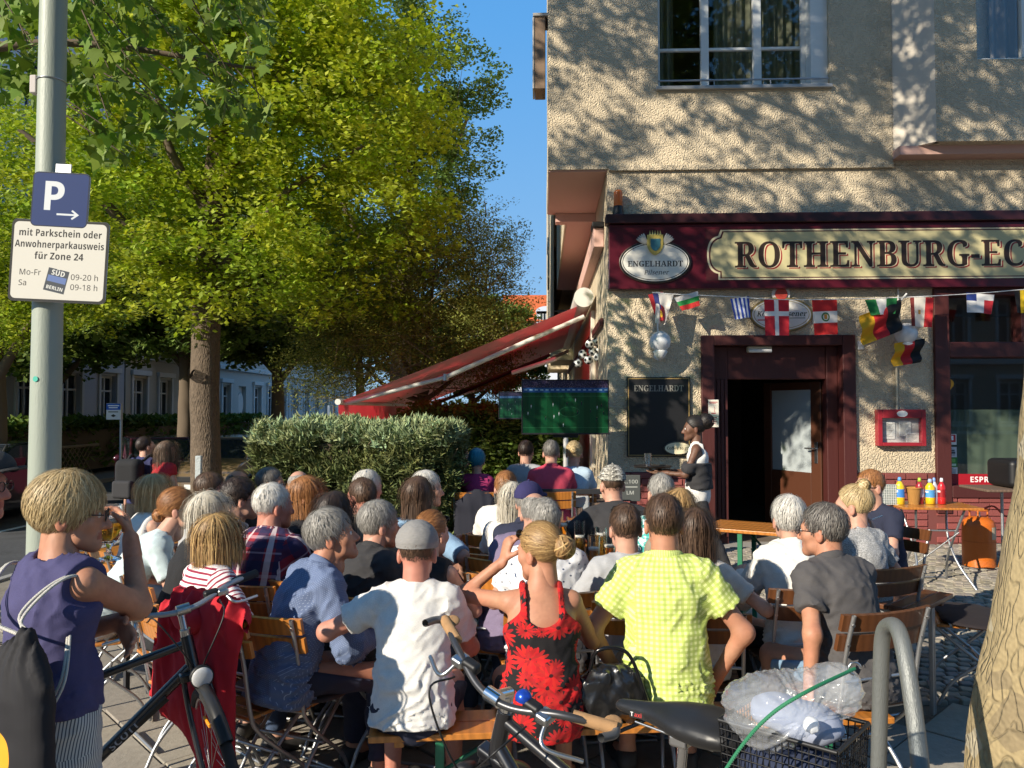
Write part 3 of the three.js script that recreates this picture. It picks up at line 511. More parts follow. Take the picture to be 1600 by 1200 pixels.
function flat(a, b, ra, rb, ax, fl) {
  const bx = b.x - a.x, by = b.y - a.y, bz = b.z - a.z, bb = bx * bx + by * by + bz * bz || 1e-9, m = Math.max(ra, rb), s = 1 / fl - 1;
  return { lo: [Math.min(a.x, b.x) - m, Math.min(a.y, b.y) - m, Math.min(a.z, b.z) - m], hi: [Math.max(a.x, b.x) + m, Math.max(a.y, b.y) + m, Math.max(a.z, b.z) + m],
    f(x, y, z) {
      const px = x - a.x, py = y - a.y, pz = z - a.z, t = (px * bx + py * by + pz * bz) / bb, h = t < 0 ? 0 : t > 1 ? 1 : t;
      let qx = px - bx * h, qy = py - by * h, qz = pz - bz * h; const k = (qx * ax.x + qy * ax.y + qz * ax.z) * s; qx += ax.x * k; qy += ax.y * k; qz += ax.z * k;
      return (Math.sqrt(qx * qx + qy * qy + qz * qz) - (ra + (rb - ra) * h)) * (0.5 + 0.5 * fl);
    } };
}
function ell(c, rx, ry, rz) {
  return { lo: [c.x - rx, c.y - ry, c.z - rz], hi: [c.x + rx, c.y + ry, c.z + rz],
    f(x, y, z) { const px = (x - c.x) / rx, py = (y - c.y) / ry, pz = (z - c.z) / rz, k0 = Math.sqrt(px * px + py * py + pz * pz), ax = px / rx, ay = py / ry, az = pz / rz, k1 = Math.sqrt(ax * ax + ay * ay + az * az); return k1 < 1e-6 ? -Math.min(rx, ry, rz) : k0 * (k0 - 1) / k1; } };
}
function iso(prims, { cell = 0.015, k = 0.03, cut, disp, subs } = {}) {
  const lo = [1e9, 1e9, 1e9], hi = [-1e9, -1e9, -1e9], pad = cell * 3;
  for (const p of prims) for (let i = 0; i < 3; i++) { lo[i] = Math.min(lo[i], p.lo[i] - pad); hi[i] = Math.max(hi[i], p.hi[i] + pad); }
  const nx = Math.ceil((hi[0] - lo[0]) / cell) + 1, ny = Math.ceil((hi[1] - lo[1]) / cell) + 1, nz = Math.ceil((hi[2] - lo[2]) / cell) + 1, sy = nx, sz = nx * ny;
  const F = new Float32Array(nx * ny * nz).fill(9), mg = k + 3 * cell;
  for (const p of prims) {
    const i0 = Math.max(0, Math.floor((p.lo[0] - mg - lo[0]) / cell)), i1 = Math.min(nx - 1, Math.ceil((p.hi[0] + mg - lo[0]) / cell)), j0 = Math.max(0, Math.floor((p.lo[1] - mg - lo[1]) / cell)), j1 = Math.min(ny - 1, Math.ceil((p.hi[1] + mg - lo[1]) / cell)), k0 = Math.max(0, Math.floor((p.lo[2] - mg - lo[2]) / cell)), k1 = Math.min(nz - 1, Math.ceil((p.hi[2] + mg - lo[2]) / cell));
    const kk = p.k ?? k;
    for (let c = k0; c <= k1; c++) for (let b = j0; b <= j1; b++) for (let a = i0; a <= i1; a++) {
      const o = a + b * sy + c * sz, d = p.f(lo[0] + a * cell, lo[1] + b * cell, lo[2] + c * cell), e = F[o], h = kk - Math.abs(d - e);
      F[o] = Math.min(d, e) - (h > 0 ? h * h / (4 * kk) : 0);
    }
  }
  if (subs || cut || disp) for (let c = 0; c < nz; c++) for (let b = 0; b < ny; b++) for (let a = 0; a < nx; a++) {
    const o = a + b * sy + c * sz; let d = F[o]; if (d > 0.08 || d < -0.08) continue;
    const x = lo[0] + a * cell, y = lo[1] + b * cell, z = lo[2] + c * cell;
    if (disp) d -= disp(x, y, z);
    if (subs) for (const s of subs) d = Math.max(d, -s.f(x, y, z));
    if (cut) d = Math.max(d, cut(x, y, z));
    F[o] = d;
  }
  if (cut) for (let o = 0, c = 0; c < nz; c++) for (let b = 0; b < ny; b++) for (let a = 0; a < nx; a++, o++) if (F[o] < -0.08) F[o] = Math.max(F[o], cut(lo[0] + a * cell, lo[1] + b * cell, lo[2] + c * cell));
  const id = new Int32Array(nx * ny * nz).fill(-1), pos = [], idx = [], co = [0, 1, sy, sy + 1, sz, sz + 1, sz + sy, sz + sy + 1];
  const E = [[0, 1], [2, 3], [4, 5], [6, 7], [0, 2], [1, 3], [4, 6], [5, 7], [0, 4], [1, 5], [2, 6], [3, 7]];
  for (let c = 0; c < nz - 1; c++) for (let b = 0; b < ny - 1; b++) for (let a = 0; a < nx - 1; a++) {
    const o = a + b * sy + c * sz; let m = 0; for (let q = 0; q < 8; q++) if (F[o + co[q]] < 0) m |= 1 << q;
    if (m === 0 || m === 255) continue;
    let x = 0, y = 0, z = 0, n = 0;
    for (const [u, v] of E) { if (((m >> u) & 1) === ((m >> v) & 1)) continue; const fu = F[o + co[u]], fv = F[o + co[v]], t = fu / (fu - fv); x += (u & 1) + ((v & 1) - (u & 1)) * t; y += ((u >> 1) & 1) + (((v >> 1) & 1) - ((u >> 1) & 1)) * t; z += (u >> 2) + ((v >> 2) - (u >> 2)) * t; n++; }
    id[o] = pos.length / 3; pos.push(lo[0] + (a + x / n) * cell, lo[1] + (b + y / n) * cell, lo[2] + (c + z / n) * cell);
  }
  const quad = (p, q, r, s, flip) => { if (p < 0 || q < 0 || r < 0 || s < 0) return; if (flip) idx.push(p, r, q, p, s, r); else idx.push(p, q, r, p, r, s); };
  for (let c = 1; c < nz - 1; c++) for (let b = 1; b < ny - 1; b++) for (let a = 1; a < nx - 1; a++) {
    const o = a + b * sy + c * sz, s0 = F[o] < 0;
    if (s0 !== F[o + 1] < 0) quad(id[o], id[o - sy], id[o - sy - sz], id[o - sz], !s0);
    if (s0 !== F[o + sy] < 0) quad(id[o], id[o - sz], id[o - sz - 1], id[o - 1], !s0);
    if (s0 !== F[o + sz] < 0) quad(id[o], id[o - 1], id[o - 1 - sy], id[o - sy], !s0);
  }
  const g = new THREE.BufferGeometry(); g.setAttribute('position', new THREE.Float32BufferAttribute(pos, 3)); g.setIndex(idx); g.computeVertexNormals();
  // make sure faces point outwards
  return g;
}
function paint(g, f) { const p = g.attributes.position, c = new Float32Array(p.count * 3); for (let i = 0; i < p.count; i++) { const k = f(p.getX(i), p.getY(i), p.getZ(i)); c[3 * i] = k[0]; c[3 * i + 1] = k[1]; c[3 * i + 2] = k[2]; } g.setAttribute('color', new THREE.BufferAttribute(c, 3)); return g; }
// uv by piece: classOf(centroid) -> function giving [u, v] in metres; each class gets vertices of its own
function pieceUV(g, classOf) {
  const p = g.attributes.position, n = g.attributes.normal, ix = g.index.array, P = new Float32Array(ix.length * 3), Q = new Float32Array(ix.length * 3), U = new Float32Array(ix.length * 2), v = V(0, 0, 0), w = V(0, 0, 0);
  for (let t = 0; t < ix.length; t += 3) {
    v.set(0, 0, 0); for (let e = 0; e < 3; e++) { const i = ix[t + e]; v.x += p.getX(i) / 3; v.y += p.getY(i) / 3; v.z += p.getZ(i) / 3; }
    const f = classOf(v), ref = f(v);
    for (let e = 0; e < 3; e++) { const i = ix[t + e], o = t + e; w.set(p.getX(i), p.getY(i), p.getZ(i)); const uv = f(w, ref); P.set([w.x, w.y, w.z], o * 3); Q.set([n.getX(i), n.getY(i), n.getZ(i)], o * 3); U[2 * o] = uv[0]; U[2 * o + 1] = uv[1]; }
  }
  const h = new THREE.BufferGeometry(); h.setAttribute('position', new THREE.BufferAttribute(P, 3)); h.setAttribute('normal', new THREE.BufferAttribute(Q, 3)); h.setAttribute('uv', new THREE.BufferAttribute(U, 2)); return h;
}

// ---------------------------------------------------------------- heads and hair (head space: origin between the ears, facing -z)
const CR = V(0, 0.038, 0.012), CRR = [0.075, 0.088, 0.097];
function headGeo(cell, sex, tone) {
  const w = sex === 'f' ? 0.95 : 1;
  const pr = [ell(CR, CRR[0], CRR[1], CRR[2]), ell(V(0, -0.03, -0.036), 0.06 * w, 0.08, 0.062), cap(V(-0.032 * w, -0.075, -0.035), V(0, -0.1, -0.075), 0.024, 0.02), cap(V(0.032 * w, -0.075, -0.035), V(0, -0.1, -0.075), 0.024, 0.02),
    cap(V(-0.034, 0.022, -0.078), V(0.034, 0.022, -0.078), 0.014, 0.014), { ...cap(V(0, 0.006, -0.096), V(0, -0.036, -0.116), 0.008, 0.0135), k: 0.012 }, { ...cap(V(-0.012, -0.04, -0.1), V(0.012, -0.04, -0.1), 0.0095, 0.0095), k: 0.012 },
    { ...cap(V(-0.017, -0.063, -0.089), V(0.017, -0.063, -0.089), 0.0085, 0.0085), k: 0.008 }, { ...cap(V(-0.014, -0.075, -0.088), V(0.014, -0.075, -0.088), 0.008, 0.008), k: 0.008 }, cap(V(-0.045, -0.02, -0.06), V(0.045, -0.02, -0.06), 0.022, 0.022),
    { ...ell(V(-0.079, -0.012, 0.012), 0.011, 0.033, 0.02), k: 0.01 }, { ...ell(V(0.079, -0.012, 0.012), 0.011, 0.033, 0.02), k: 0.01 }, cap(V(0, -0.03, 0.03), V(0, -0.14, 0.035), sex === 'f' ? 0.047 : 0.056, sex === 'f' ? 0.05 : 0.06)];
  const g = iso(pr, { cell, k: 0.028, subs: [ell(V(-0.031, 0.002, -0.099), 0.015, 0.011, 0.014), ell(V(0.031, 0.002, -0.099), 0.015, 0.011, 0.014), ell(V(-0.094, -0.012, 0.008), 0.009, 0.02, 0.01), ell(V(0.094, -0.012, 0.008), 0.009, 0.02, 0.01)] });
  return paint(g, (x, y, z) => {
    const n = 1 + 0.12 * N3(x * 40, y * 40, z * 40), lip = Math.abs(y + 0.069) < 0.011 && Math.abs(x) < 0.026 && z < -0.085, red = Math.max(0, 1 - Math.hypot(x, y + 0.035, z + 0.115) / 0.03) * 0.25 + (Math.abs(x) > 0.082 ? 0.2 : 0);
    return lip ? [tone[0] * 0.8, tone[1] * 0.55, tone[2] * 0.55] : [tone[0] * n * (1 + red * 0.2), tone[1] * n * (1 - red * 0.5), tone[2] * n * (1 - red * 0.5)];
  });
}
function eyesGeo() {
  const out = []; for (const s of [-1, 1]) { out.push(paint(new THREE.SphereGeometry(0.012, 10, 8).translate(s * 0.031, 0.002, -0.086), () => [0.6, 0.58, 0.55]), paint(new THREE.SphereGeometry(0.0062, 8, 6).translate(s * 0.031, 0.002, -0.0935), () => [0.03, 0.02, 0.015])); }
  return out;
}
const HAIRM = std([1, 1, 1], { vertexColors: true, roughness: 0.52, side: THREE.DoubleSide });
function hairline(st, x, y, z) { // lower edge of the hair at this depth
  const fr = (st.recede ?? 0);
  let yl = z < 0 ? lerp(-0.012, 0.08 + fr * 0.03, Math.pow(clamp(-z / 0.085, 0, 1.2), 1.1)) : lerp(-0.012, st.nape ?? -0.07, clamp(z / 0.07, 0, 1));
  if (Math.abs(z - 0.012) < 0.022 && Math.abs(x) > 0.06) yl = Math.max(yl, 0.016);
  return yl;
}
function hairGeo(st, s0) {
  reseed(s0); const c = st.c, c2 = st.c2 ?? c.map((v) => v * 1.6), cell = st.cell ?? 0.007, L = st.len ?? 0.05, vol = (st.vol ?? 0.013) * 0.8, kind = st.kind;
  const prims = [ell(V(CR.x, CR.y + vol * 0.4, CR.z + vol * 0.2), CRR[0] + vol * 0.8, CRR[1] + vol, CRR[2] + vol * 0.8)], long = kind === 'bob' || kind === 'long';
  const low = -(st.len ?? 0.1) + 0.0;
  if (long) {
    const wd = (st.wide ?? 0.078) * 0.88;
    prims.push(flat(V(0, 0.03, 0.035), V(0, low, 0.05 + (st.back ?? 0)), wd + 0.012, wd + 0.004, V(0, 0, 1), 0.75));
    if (!st.oneside) for (const q of [-1, 1]) prims.push(cap(V(q * 0.07, 0.03, -0.012), V(q * (wd - 0.004), Math.max(low, -0.2), -0.008), 0.019, 0.018));
  }
  const bun = st.bun ? V(...st.bun) : null;
  if (bun) prims.push({ ...ell(bun, st.bunR ?? 0.045, st.bunR ?? 0.045, (st.bunR ?? 0.045) * 0.85), k: 0.012 });
  if (kind === 'pony') prims.push(cap(V(0, 0.05, 0.1), V(0.01, -0.06, 0.14), 0.026, 0.03), cap(V(0.01, -0.06, 0.14), V(0.01, -0.06 - L, 0.12), 0.03, 0.014));
  const face = (x, y, z) => { // positive = no hair here
    if (long) { const front = -z - (0.03 + (y > 0.05 ? (y - 0.05) * 3 : 0)); const f1 = Math.min(front, 0.075 - Math.abs(x) * 0.5 + 0.02); return Math.max(Math.min(f1, 0.085 + (st.fringe ? -0.05 : 0) - y), low - y + 0.012 * N3(x * 60, 0, z * 60)); }
    if (bun && Math.hypot(x - bun.x, y - bun.y, z - bun.z) < 0.07) return -1;
    if (kind === 'pony' && z > 0.085) return -1;
    return hairline(st, x, y, z) - y + 0.006 * N3(x * 70, y * 70, z * 70);
  };
  const dsp = st.curly ? (x, y, z) => 0.012 * N3(x * 45, y * 45, z * 45) : (x, y, z) => 0.004 * N3(x * 90, y * 14, z * 90) + 0.004 * N3(x * 25, y * 12, z * 25);
  const g = iso(prims, { cell, k: 0.02, cut: face, disp: dsp, subs: st.crown ? [ell(V(0, 0.14, 0.0), st.crown, 0.09, st.crown * 1.1)] : undefined });
  paint(g, (x, y, z) => { const n = clamp(0.35 + 0.25 * N3(x * 70, y * 18, z * 70) + 0.35 * N3(x * 20, y * 8, z * 20), 0, 1); return c.map((v, i) => lerp(v, c2[i], n) * 0.92); });
  // locks laid over the cap
  const n = st.n ?? 260, P = [], Nn = [], C = [], seg = st.seg ?? 5, crown = V(st.part ?? 0.012, 0.125, 0.035);
  const R3 = [CRR[0] + vol * 0.95, CRR[1] + vol * 1.05, CRR[2] + vol * 0.95], ce = V(CR.x, CR.y + vol * 0.4, CR.z + vol * 0.2);
  for (let i = 0, tries = 0; i < n && tries < n * 8; tries++) {
    const y0 = rr(-0.75, 1), a = rr(0, 6.283), q = Math.sqrt(1 - y0 * y0), p = V(ce.x + R3[0] * q * Math.cos(a), ce.y + R3[1] * y0, ce.z + R3[2] * q * Math.sin(a));
    if (st.crown && Math.hypot(p.x, p.z) < st.crown * 1.05 && p.y > 0.06) continue;
    if (long ? (p.z < -0.05 && p.y < 0.085) || p.y < -0.02 : p.y < hairline(st, p.x, p.y, p.z) + 0.006) continue;
    i++;
    const lift = rr(0, st.lift ?? 0.007), wdt = rr(0.5, 1.2) * (st.w ?? 0.0026), len = (long ? (p.y - low) * rr(0.95, 1.12) + 0.05 : kind === 'pull' || kind === 'pony' ? 0.1 : L * rr(0.6, 1.15)), stp = len / seg, t = rnd(), sh = rr(0.85, 1.13);
    const cc = c.map((v, k2) => lerp(v, c2[k2], 0.08 + 0.8 * t * t) * sh), wob = st.curly ? 1.2 : st.mess ?? 0.22; let dir = V(rr(-1, 1) * wob, rr(-1, 1) * wob, rr(-1, 1) * wob);
    const pts = []; let nr = V(0, 1, 0);
    for (let k = 0; k <= seg; k++) {
      nr = V((p.x - ce.x) / R3[0] ** 2, (p.y - ce.y) / R3[1] ** 2, (p.z - ce.z) / R3[2] ** 2).normalize();
      const free = long && p.y < 0.0; if (free) nr.set(p.x, 0, Math.max(-0.02, p.z)).normalize();
      pts.push([p.clone().addScaledVector(nr, 0.002 + lift * (0.4 + 0.6 * k / seg)), nr.clone()]);
      const tgt = bun && kind === 'pull' ? bun.clone().sub(p).normalize() : kind === 'pony' ? V(0, 0.05, 0.11).sub(p).normalize() : p.clone().sub(crown).normalize().multiplyScalar(0.8).add(V(0, long ? -0.9 : -0.35, st.comb ?? 0));
      const d2 = free ? V(0, -1, 0).addScaledVector(dir, 0.25) : tgt.add(dir); d2.addScaledVector(nr, -d2.dot(nr)).normalize();
      p.addScaledVector(d2, stp);
      if (!free) { const e = V((p.x - ce.x) / R3[0], (p.y - ce.y) / R3[1], (p.z - ce.z) / R3[2]), el = e.length(); if (el < 1 || !long) { p.set(ce.x + e.x / el * R3[0], ce.y + e.y / el * R3[1], ce.z + e.z / el * R3[2]); } }
    }
    for (let k = 0; k < seg; k++) {
      const [a0, n0] = pts[k], [a1, n1] = pts[k + 1], sd = a1.clone().sub(a0).cross(n0).normalize(), w0 = wdt * (k === 0 ? 0.6 : 1), w1 = k === seg - 1 ? wdt * 0.15 : wdt;
      const A = a0.clone().addScaledVector(sd, w0 / 2), B = a0.clone().addScaledVector(sd, -w0 / 2), D = a1.clone().addScaledVector(sd, w1 / 2), E2 = a1.clone().addScaledVector(sd, -w1 / 2);
      for (const [v, nn, e] of [[A, n0, 0.2], [D, n1, 0.2], [B, n0, -0.2], [B, n0, -0.2], [D, n1, 0.2], [E2, n1, -0.2]]) { P.push(v.x, v.y, v.z); Nn.push(nn.x + sd.x * e, nn.y + sd.y * e, nn.z + sd.z * e); C.push(...cc); }
    }
  }
  if (bun) for (let i = 0; i < 60; i++) { // coils round the bun
    const r = (st.bunR ?? 0.045) * 1.02, ax = V(rr(-1, 1), rr(-1, 1), rr(-1, 1)).normalize(), u = V(0.3, 1, 0.2).cross(ax).normalize(), w = ax.clone().cross(u), a0 = rr(0, 6.28), off = rr(-0.6, 0.6) * r, q = Math.sqrt(r * r - off * off), sh = rr(0.7, 1.3), t = rnd(), cc = c.map((v, k2) => lerp(v, c2[k2], t * t) * sh), wd = 0.006;
    for (let k = 0; k < 7; k++) { const f = (an) => u.clone().multiplyScalar(Math.cos(an) * q).addScaledVector(w, Math.sin(an) * q).addScaledVector(ax, off), p0 = f(a0 + k * 0.35), p1 = f(a0 + k * 0.35 + 0.35), n0 = p0.clone().normalize(), n1 = p1.clone().normalize();
      const V4 = [p0.clone().addScaledVector(ax, wd / 2), p0.clone().addScaledVector(ax, -wd / 2), p1.clone().addScaledVector(ax, wd / 2), p1.clone().addScaledVector(ax, -wd / 2)].map((v) => v.multiplyScalar(1 + 0.03 * sh).add(bun));
      for (const [e, nn, q2] of [[0, n0, 0.4], [1, n0, -0.4], [2, n1, 0.4], [1, n0, -0.4], [3, n1, -0.4], [2, n1, 0.4]]) { P.push(V4[e].x, V4[e].y, V4[e].z); Nn.push(nn.x + ax.x * q2, nn.y + ax.y * q2, nn.z + ax.z * q2); C.push(...cc); } }
  }
  const s = new THREE.BufferGeometry(); s.setAttribute('position', new THREE.Float32BufferAttribute(P, 3)); s.setAttribute('normal', new THREE.Float32BufferAttribute(Nn, 3)); s.setAttribute('color', new THREE.Float32BufferAttribute(C, 3));
  const list = [g, s];
  for (const q of [-1, 1]) list.push(paint(new THREE.CapsuleGeometry(0.0035, 0.024, 2, 6).rotateZ(Math.PI / 2 + q * 0.12).translate(q * 0.031, 0.022, -0.0935), () => c.map((v) => v * 0.7)));
  return merge(list);
}

// ---------------------------------------------------------------- whole people (body space: facing -z, origin on the ground under the hips)
function ik(S, T, l1, l2, pole) {
  const d = T.clone().sub(S); let len = d.length(); const mx = (l1 + l2) * 0.995; if (len > mx) { d.multiplyScalar(mx / len); len = mx; } const t = S.clone().add(d); d.normalize();
  const a = (l1 * l1 - l2 * l2 + len * len) / (2 * len), h = Math.sqrt(Math.max(0, l1 * l1 - a * a)), pv = pole.clone().addScaledVector(d, -pole.dot(d)).normalize();
  return [S.clone().addScaledVector(d, a).addScaledVector(pv, h), t];
}
function handPrims(W, f, n, side, curl = 0.5, spread = 0.1, s = 1) { // wrist, finger direction, palm normal; side +1 = right hand
  f = f.clone().normalize(); n = n.clone().addScaledVector(f, -n.dot(f)).normalize(); const t = f.clone().cross(n).multiplyScalar(side).normalize(); // thumb side
  const pr = [flat(W, W.clone().addScaledVector(f, 0.085 * s), 0.03 * s, 0.04 * s, n, 0.5)], P = (o, a, b, c) => o.clone().addScaledVector(f, a * s).addScaledVector(n, b * s).addScaledVector(t, c * s);
  const lens = [[0.028, 0.042, 0.024, 0.02], [0.01, 0.046, 0.028, 0.022], [-0.009, 0.043, 0.026, 0.021], [-0.027, 0.034, 0.02, 0.018]];
  lens.forEach(([o, l1, l2, l3], i) => {
    const base = P(W, 0.088, 0, o); let a = curl * 0.7, q = base; const sp = (1.5 - i) * spread;
    for (const [l, r0, r1] of [[l1, 0.0095, 0.0088], [l2, 0.0088, 0.008], [l3, 0.008, 0.0068]]) { const d = f.clone().multiplyScalar(Math.cos(a)).addScaledVector(n, Math.sin(a)).addScaledVector(t, sp * 0.5).normalize(), e = q.clone().addScaledVector(d, l * s); pr.push({ ...cap(q, e, r0 * s, r1 * s), k: 0.006 }); q = e; a += curl; }
  });
  const tb = P(W, 0.03, 0.005, 0.032), t1 = P(tb, 0.03, 0.012 + curl * 0.012, 0.026), t2 = P(t1, 0.028, 0.008 + curl * 0.02, 0.004);
  pr.push(cap(tb, t1, 0.0125 * s, 0.0108 * s), { ...cap(t1, t2, 0.0105 * s, 0.008 * s), k: 0.006 });
  return pr;
}
const SKIN = std([1, 1, 1], { vertexColors: true, roughness: 0.58 });
const TONE = { fair: [0.5, 0.27, 0.19], tan: [0.43, 0.2, 0.12], red: [0.48, 0.2, 0.14], brown: [0.13, 0.06, 0.035] };
const people = [];
let pseed = 100;
function person(o) {
  const s0 = pseed += 17; reseed(s0);
  const sex = o.sex ?? 'm', D = o.D, stand = !!o.stand, cell = o.cell ?? clamp(D * 0.0031, 0.0092, 0.024), hcell = o.hcell ?? clamp(D * 0.0016, 0.0042, 0.0085), bw = (o.build ?? 1) * (sex === 'f' ? 0.92 : 1);
  const lean = R(o.lean ?? 8), slouch = R(o.slouch ?? 10), side = o.side ?? 0, face = R(o.face ?? 0);
  const hx = X(o.px, D), top = Y(o.py, D, o.px) + (o.hatUp ?? 0), hz = -D;
  // proportions: fit the figure between the seat (or the ground) and the top of the head seen in the picture
  const up = V(side, Math.cos(lean), -Math.sin(lean)).normalize(), up2 = V(side, Math.cos(lean + slouch), -Math.sin(lean + slouch)).normalize(), hup = V(side * 0.4, Math.cos((lean + slouch) * 0.35), -Math.sin((lean + slouch) * 0.35)).normalize();
  const off = up.clone().multiplyScalar(0.36).addScaledVector(up2, 0.15).addScaledVector(hup, 0.15).add(V(0, 0.125, -0.02));
  const gy = ground(hx, hz);
  let s, seat;
  if (stand) { s = (top - gy) / (off.y + 0.93); seat = 0; } else { s = clamp((top - gy - 0.46) / (off.y + 0.1), o.smin ?? 0.9, o.smax ?? 1.07); seat = (top - gy) - s * (off.y + 0.1); }
  const wq = Math.min(s, 1.02);
  const hipY = stand ? 0.93 * s : seat + 0.1 * s, o2 = off.clone().multiplyScalar(s), cf = Math.cos(face), sf = Math.sin(face);
  const gx = hx - (o2.x * cf + o2.z * sf), gz = hz - (-o2.x * sf + o2.z * cf);
  const root = thing('person', o.label, 'person', [gx, gy, gz], face, o.group);
  const P = V(0, hipY, 0), C = P.clone().addScaledVector(up, 0.36 * s), W = P.clone().addScaledVector(up, 0.18 * s).add(V(0, 0, 0.015)), NB = C.clone().addScaledVector(up2, 0.15 * s), HC = NB.clone().addScaledVector(hup, 0.15 * s).add(V(0, 0, -0.02 * s));
  const right = V(up.y, -up.x, 0).normalize(), back = right.clone().cross(up2).normalize(), sw = (sex === 'f' ? 0.133 : 0.152) * wq * (o.build ? lerp(1, o.build, 0.6) : 1);
  const SH = [-1, 1].map((q) => C.clone().addScaledVector(up2, 0.085 * s).addScaledVector(right, q * sw).addScaledVector(back, -0.005));
  const HJ = [-1, 1].map((q) => P.clone().addScaledVector(right, q * 0.078 * wq * bw));
  const arms = ['armL', 'armR'].map((k, i) => {
    const q = i ? 1 : -1, a = o[k] ?? {}, T = a.to ? V(...a.to).multiplyScalar(1).add(a.abs ? V(0, 0, 0) : V(0, seat, 0)) : stand ? V(q * 0.26, 0.85 * s, -0.08) : V(q * 0.16, seat + 0.33, -0.40 * s - Math.sin(lean) * 0.3);
    const [E, H] = ik(SH[i], T, 0.29 * s, 0.25 * s, a.pole ? V(...a.pole) : V(q * 0.5, -0.8, 0.5));
    return { S: SH[i], E, H, a, q };
  });
  const legs = ['legL', 'legR'].map((k, i) => {
    const q = i ? 1 : -1, a = o[k] ?? {}; const K = a.knee ? V(...a.knee) : stand ? V(q * 0.095, 0.49 * s, -0.02) : V(q * 0.13 * (o.spread ?? 1), Math.max(seat + 0.06, 0.42), -0.44 * s), F = a.foot ? V(...a.foot) : stand ? V(q * 0.1, 0.085, 0.02) : V(q * 0.14, 0.085, -0.42 * s);
    return { H: HJ[i], K, F, q, dir: a.dir ? V(...a.dir) : V(q * 0.06, 0, -0.16) };
  });
  const tone = TONE[o.skin ?? 'fair'], sk = (x, y, z) => { const n = 1 + 0.12 * N3(x * 22, y * 22, z * 22) + 0.12 * N3(x * 90, y * 90, z * 90), r = 1 + 0.16 * N3(x * 11 + 5, y * 11, z * 11); return [tone[0] * n, tone[1] * n / r, tone[2] * n / r]; };
  const ar = (sex === 'f' ? 0.9 : 1) * (o.armw ?? 1), belly = (o.belly ?? (sex === 'f' ? 0.132 : 0.15)) * 0.9;
  const torso = (e) => [flat(P, W, 0.149 * wq * bw + e, belly * wq * bw + e, back, 0.72), flat(W, C, belly * wq * bw + e, 0.149 * wq * bw + e, back, 0.7), flat(C, C.clone().addScaledVector(up2, 0.055 * s), 0.147 * wq * bw + e, 0.108 * wq * bw + e, back, 0.68),
    cap(SH[0].clone().addScaledVector(right, 0.04 * s), SH[1].clone().addScaledVector(right, -0.04 * s), 0.052 * wq + e, 0.052 * wq + e), cap(SH[0], NB.clone().addScaledVector(up2, -0.02), 0.044 * wq + e, 0.042 * wq + e), cap(SH[1], NB.clone().addScaledVector(up2, -0.02), 0.044 * wq + e, 0.042 * wq + e)];
  const limb = (a, e, t0 = 0, t1 = 2) => { // upper arm then forearm, t in 0..2
    const pr = []; const at1 = Math.min(1, t1);
    pr.push(cap(a.S, a.S.clone().lerp(a.E, at1), 0.048 * wq * ar + e, lerp(0.048, 0.039, at1) * wq * ar + e, t1 <= 1));
    if (t1 > 1) pr.push(cap(a.E, a.E.clone().lerp(a.H, t1 - 1), 0.04 * wq * ar + e, lerp(0.04, 0.026, t1 - 1) * wq * ar + e, t1 < 2)); return pr;
  };
  const leg = (l, e, t1 = 2) => { const pr = [cap(l.H, l.H.clone().lerp(l.K, Math.min(1, t1)), 0.08 * wq * bw + e, lerp(0.08, 0.057, Math.min(1, t1)) * wq * bw + e, t1 <= 1)]; if (t1 > 1) pr.push(cap(l.K, l.K.clone().lerp(l.F, 0.45 * Math.min(1, (t1 - 1) * 2)), 0.053 * wq + e, 0.052 * wq + e), ...(t1 > 1.5 ? [cap(l.K.clone().lerp(l.F, 0.35), l.K.clone().lerp(l.F, t1 - 1), 0.052 * wq + e, 0.035 * wq + e, t1 < 2)] : [])); return pr; };
  // skin: torso, limbs and neck in one field, the head and hands on finer grids merged into the same mesh
  const bodyPr = [...torso(-0.006), ...arms.flatMap((a) => limb(a, 0)), ...legs.flatMap((l) => [...leg(l, 0), cap(l.F, l.F.clone().add(l.dir).add(V(0, -0.045, 0)), 0.038, 0.03)]), cap(NB.clone().addScaledVector(up2, -0.04), HC.clone().add(V(0, -0.05, 0.02)), 0.062 * s, (sex === 'f' ? 0.049 : 0.057) * s)];
  const bodyG = [paint(iso(bodyPr, { cell, k: 0.032 * s }), sk)];
  for (const a of arms) { if (a.a.nohand) continue; const f = a.a.f ? V(...a.a.f) : a.H.clone().sub(a.E).normalize(), n = a.a.n ? V(...a.a.n) : V(-a.q * 0.5, -0.8, 0); bodyG.push(paint(iso([...handPrims(a.H, f, n, a.q, a.a.curl ?? 0.45, a.a.spread ?? 0.08, s), cap(a.H.clone().lerp(a.E, 0.25), a.H, 0.031 * s * ar, 0.027 * s * ar)], { cell: clamp(cell * 0.42, 0.0042, 0.009), k: 0.014 }), sk)); }
  const hs = Math.pow(s, 0.3) * (o.head ?? 0.98), hm = new THREE.Matrix4().compose(HC, new THREE.Quaternion().setFromEuler(new THREE.Euler(R(-(o.hpitch ?? 0)), R(o.hyaw ?? 0), R(o.hroll ?? 0), 'YXZ')), V(hs, hs, hs));
  bodyG.push(...[headGeo(hcell, sex, tone), ...eyesGeo()].map((g) => g.applyMatrix4(hm)));
  part('body', bodyG, SKIN, root);
  // clothes
  const ring = (p, c, ax, q) => { const d = p.clone().sub(c), ez = back; return Math.atan2(d.dot(right), d.dot(ez)); };
  const torsoUV = (p, ref) => { const d = p.clone().sub(P), a = Math.atan2(d.dot(right), d.dot(back) + 0.02) * 0.155 * s; return [a, d.dot(up)]; };
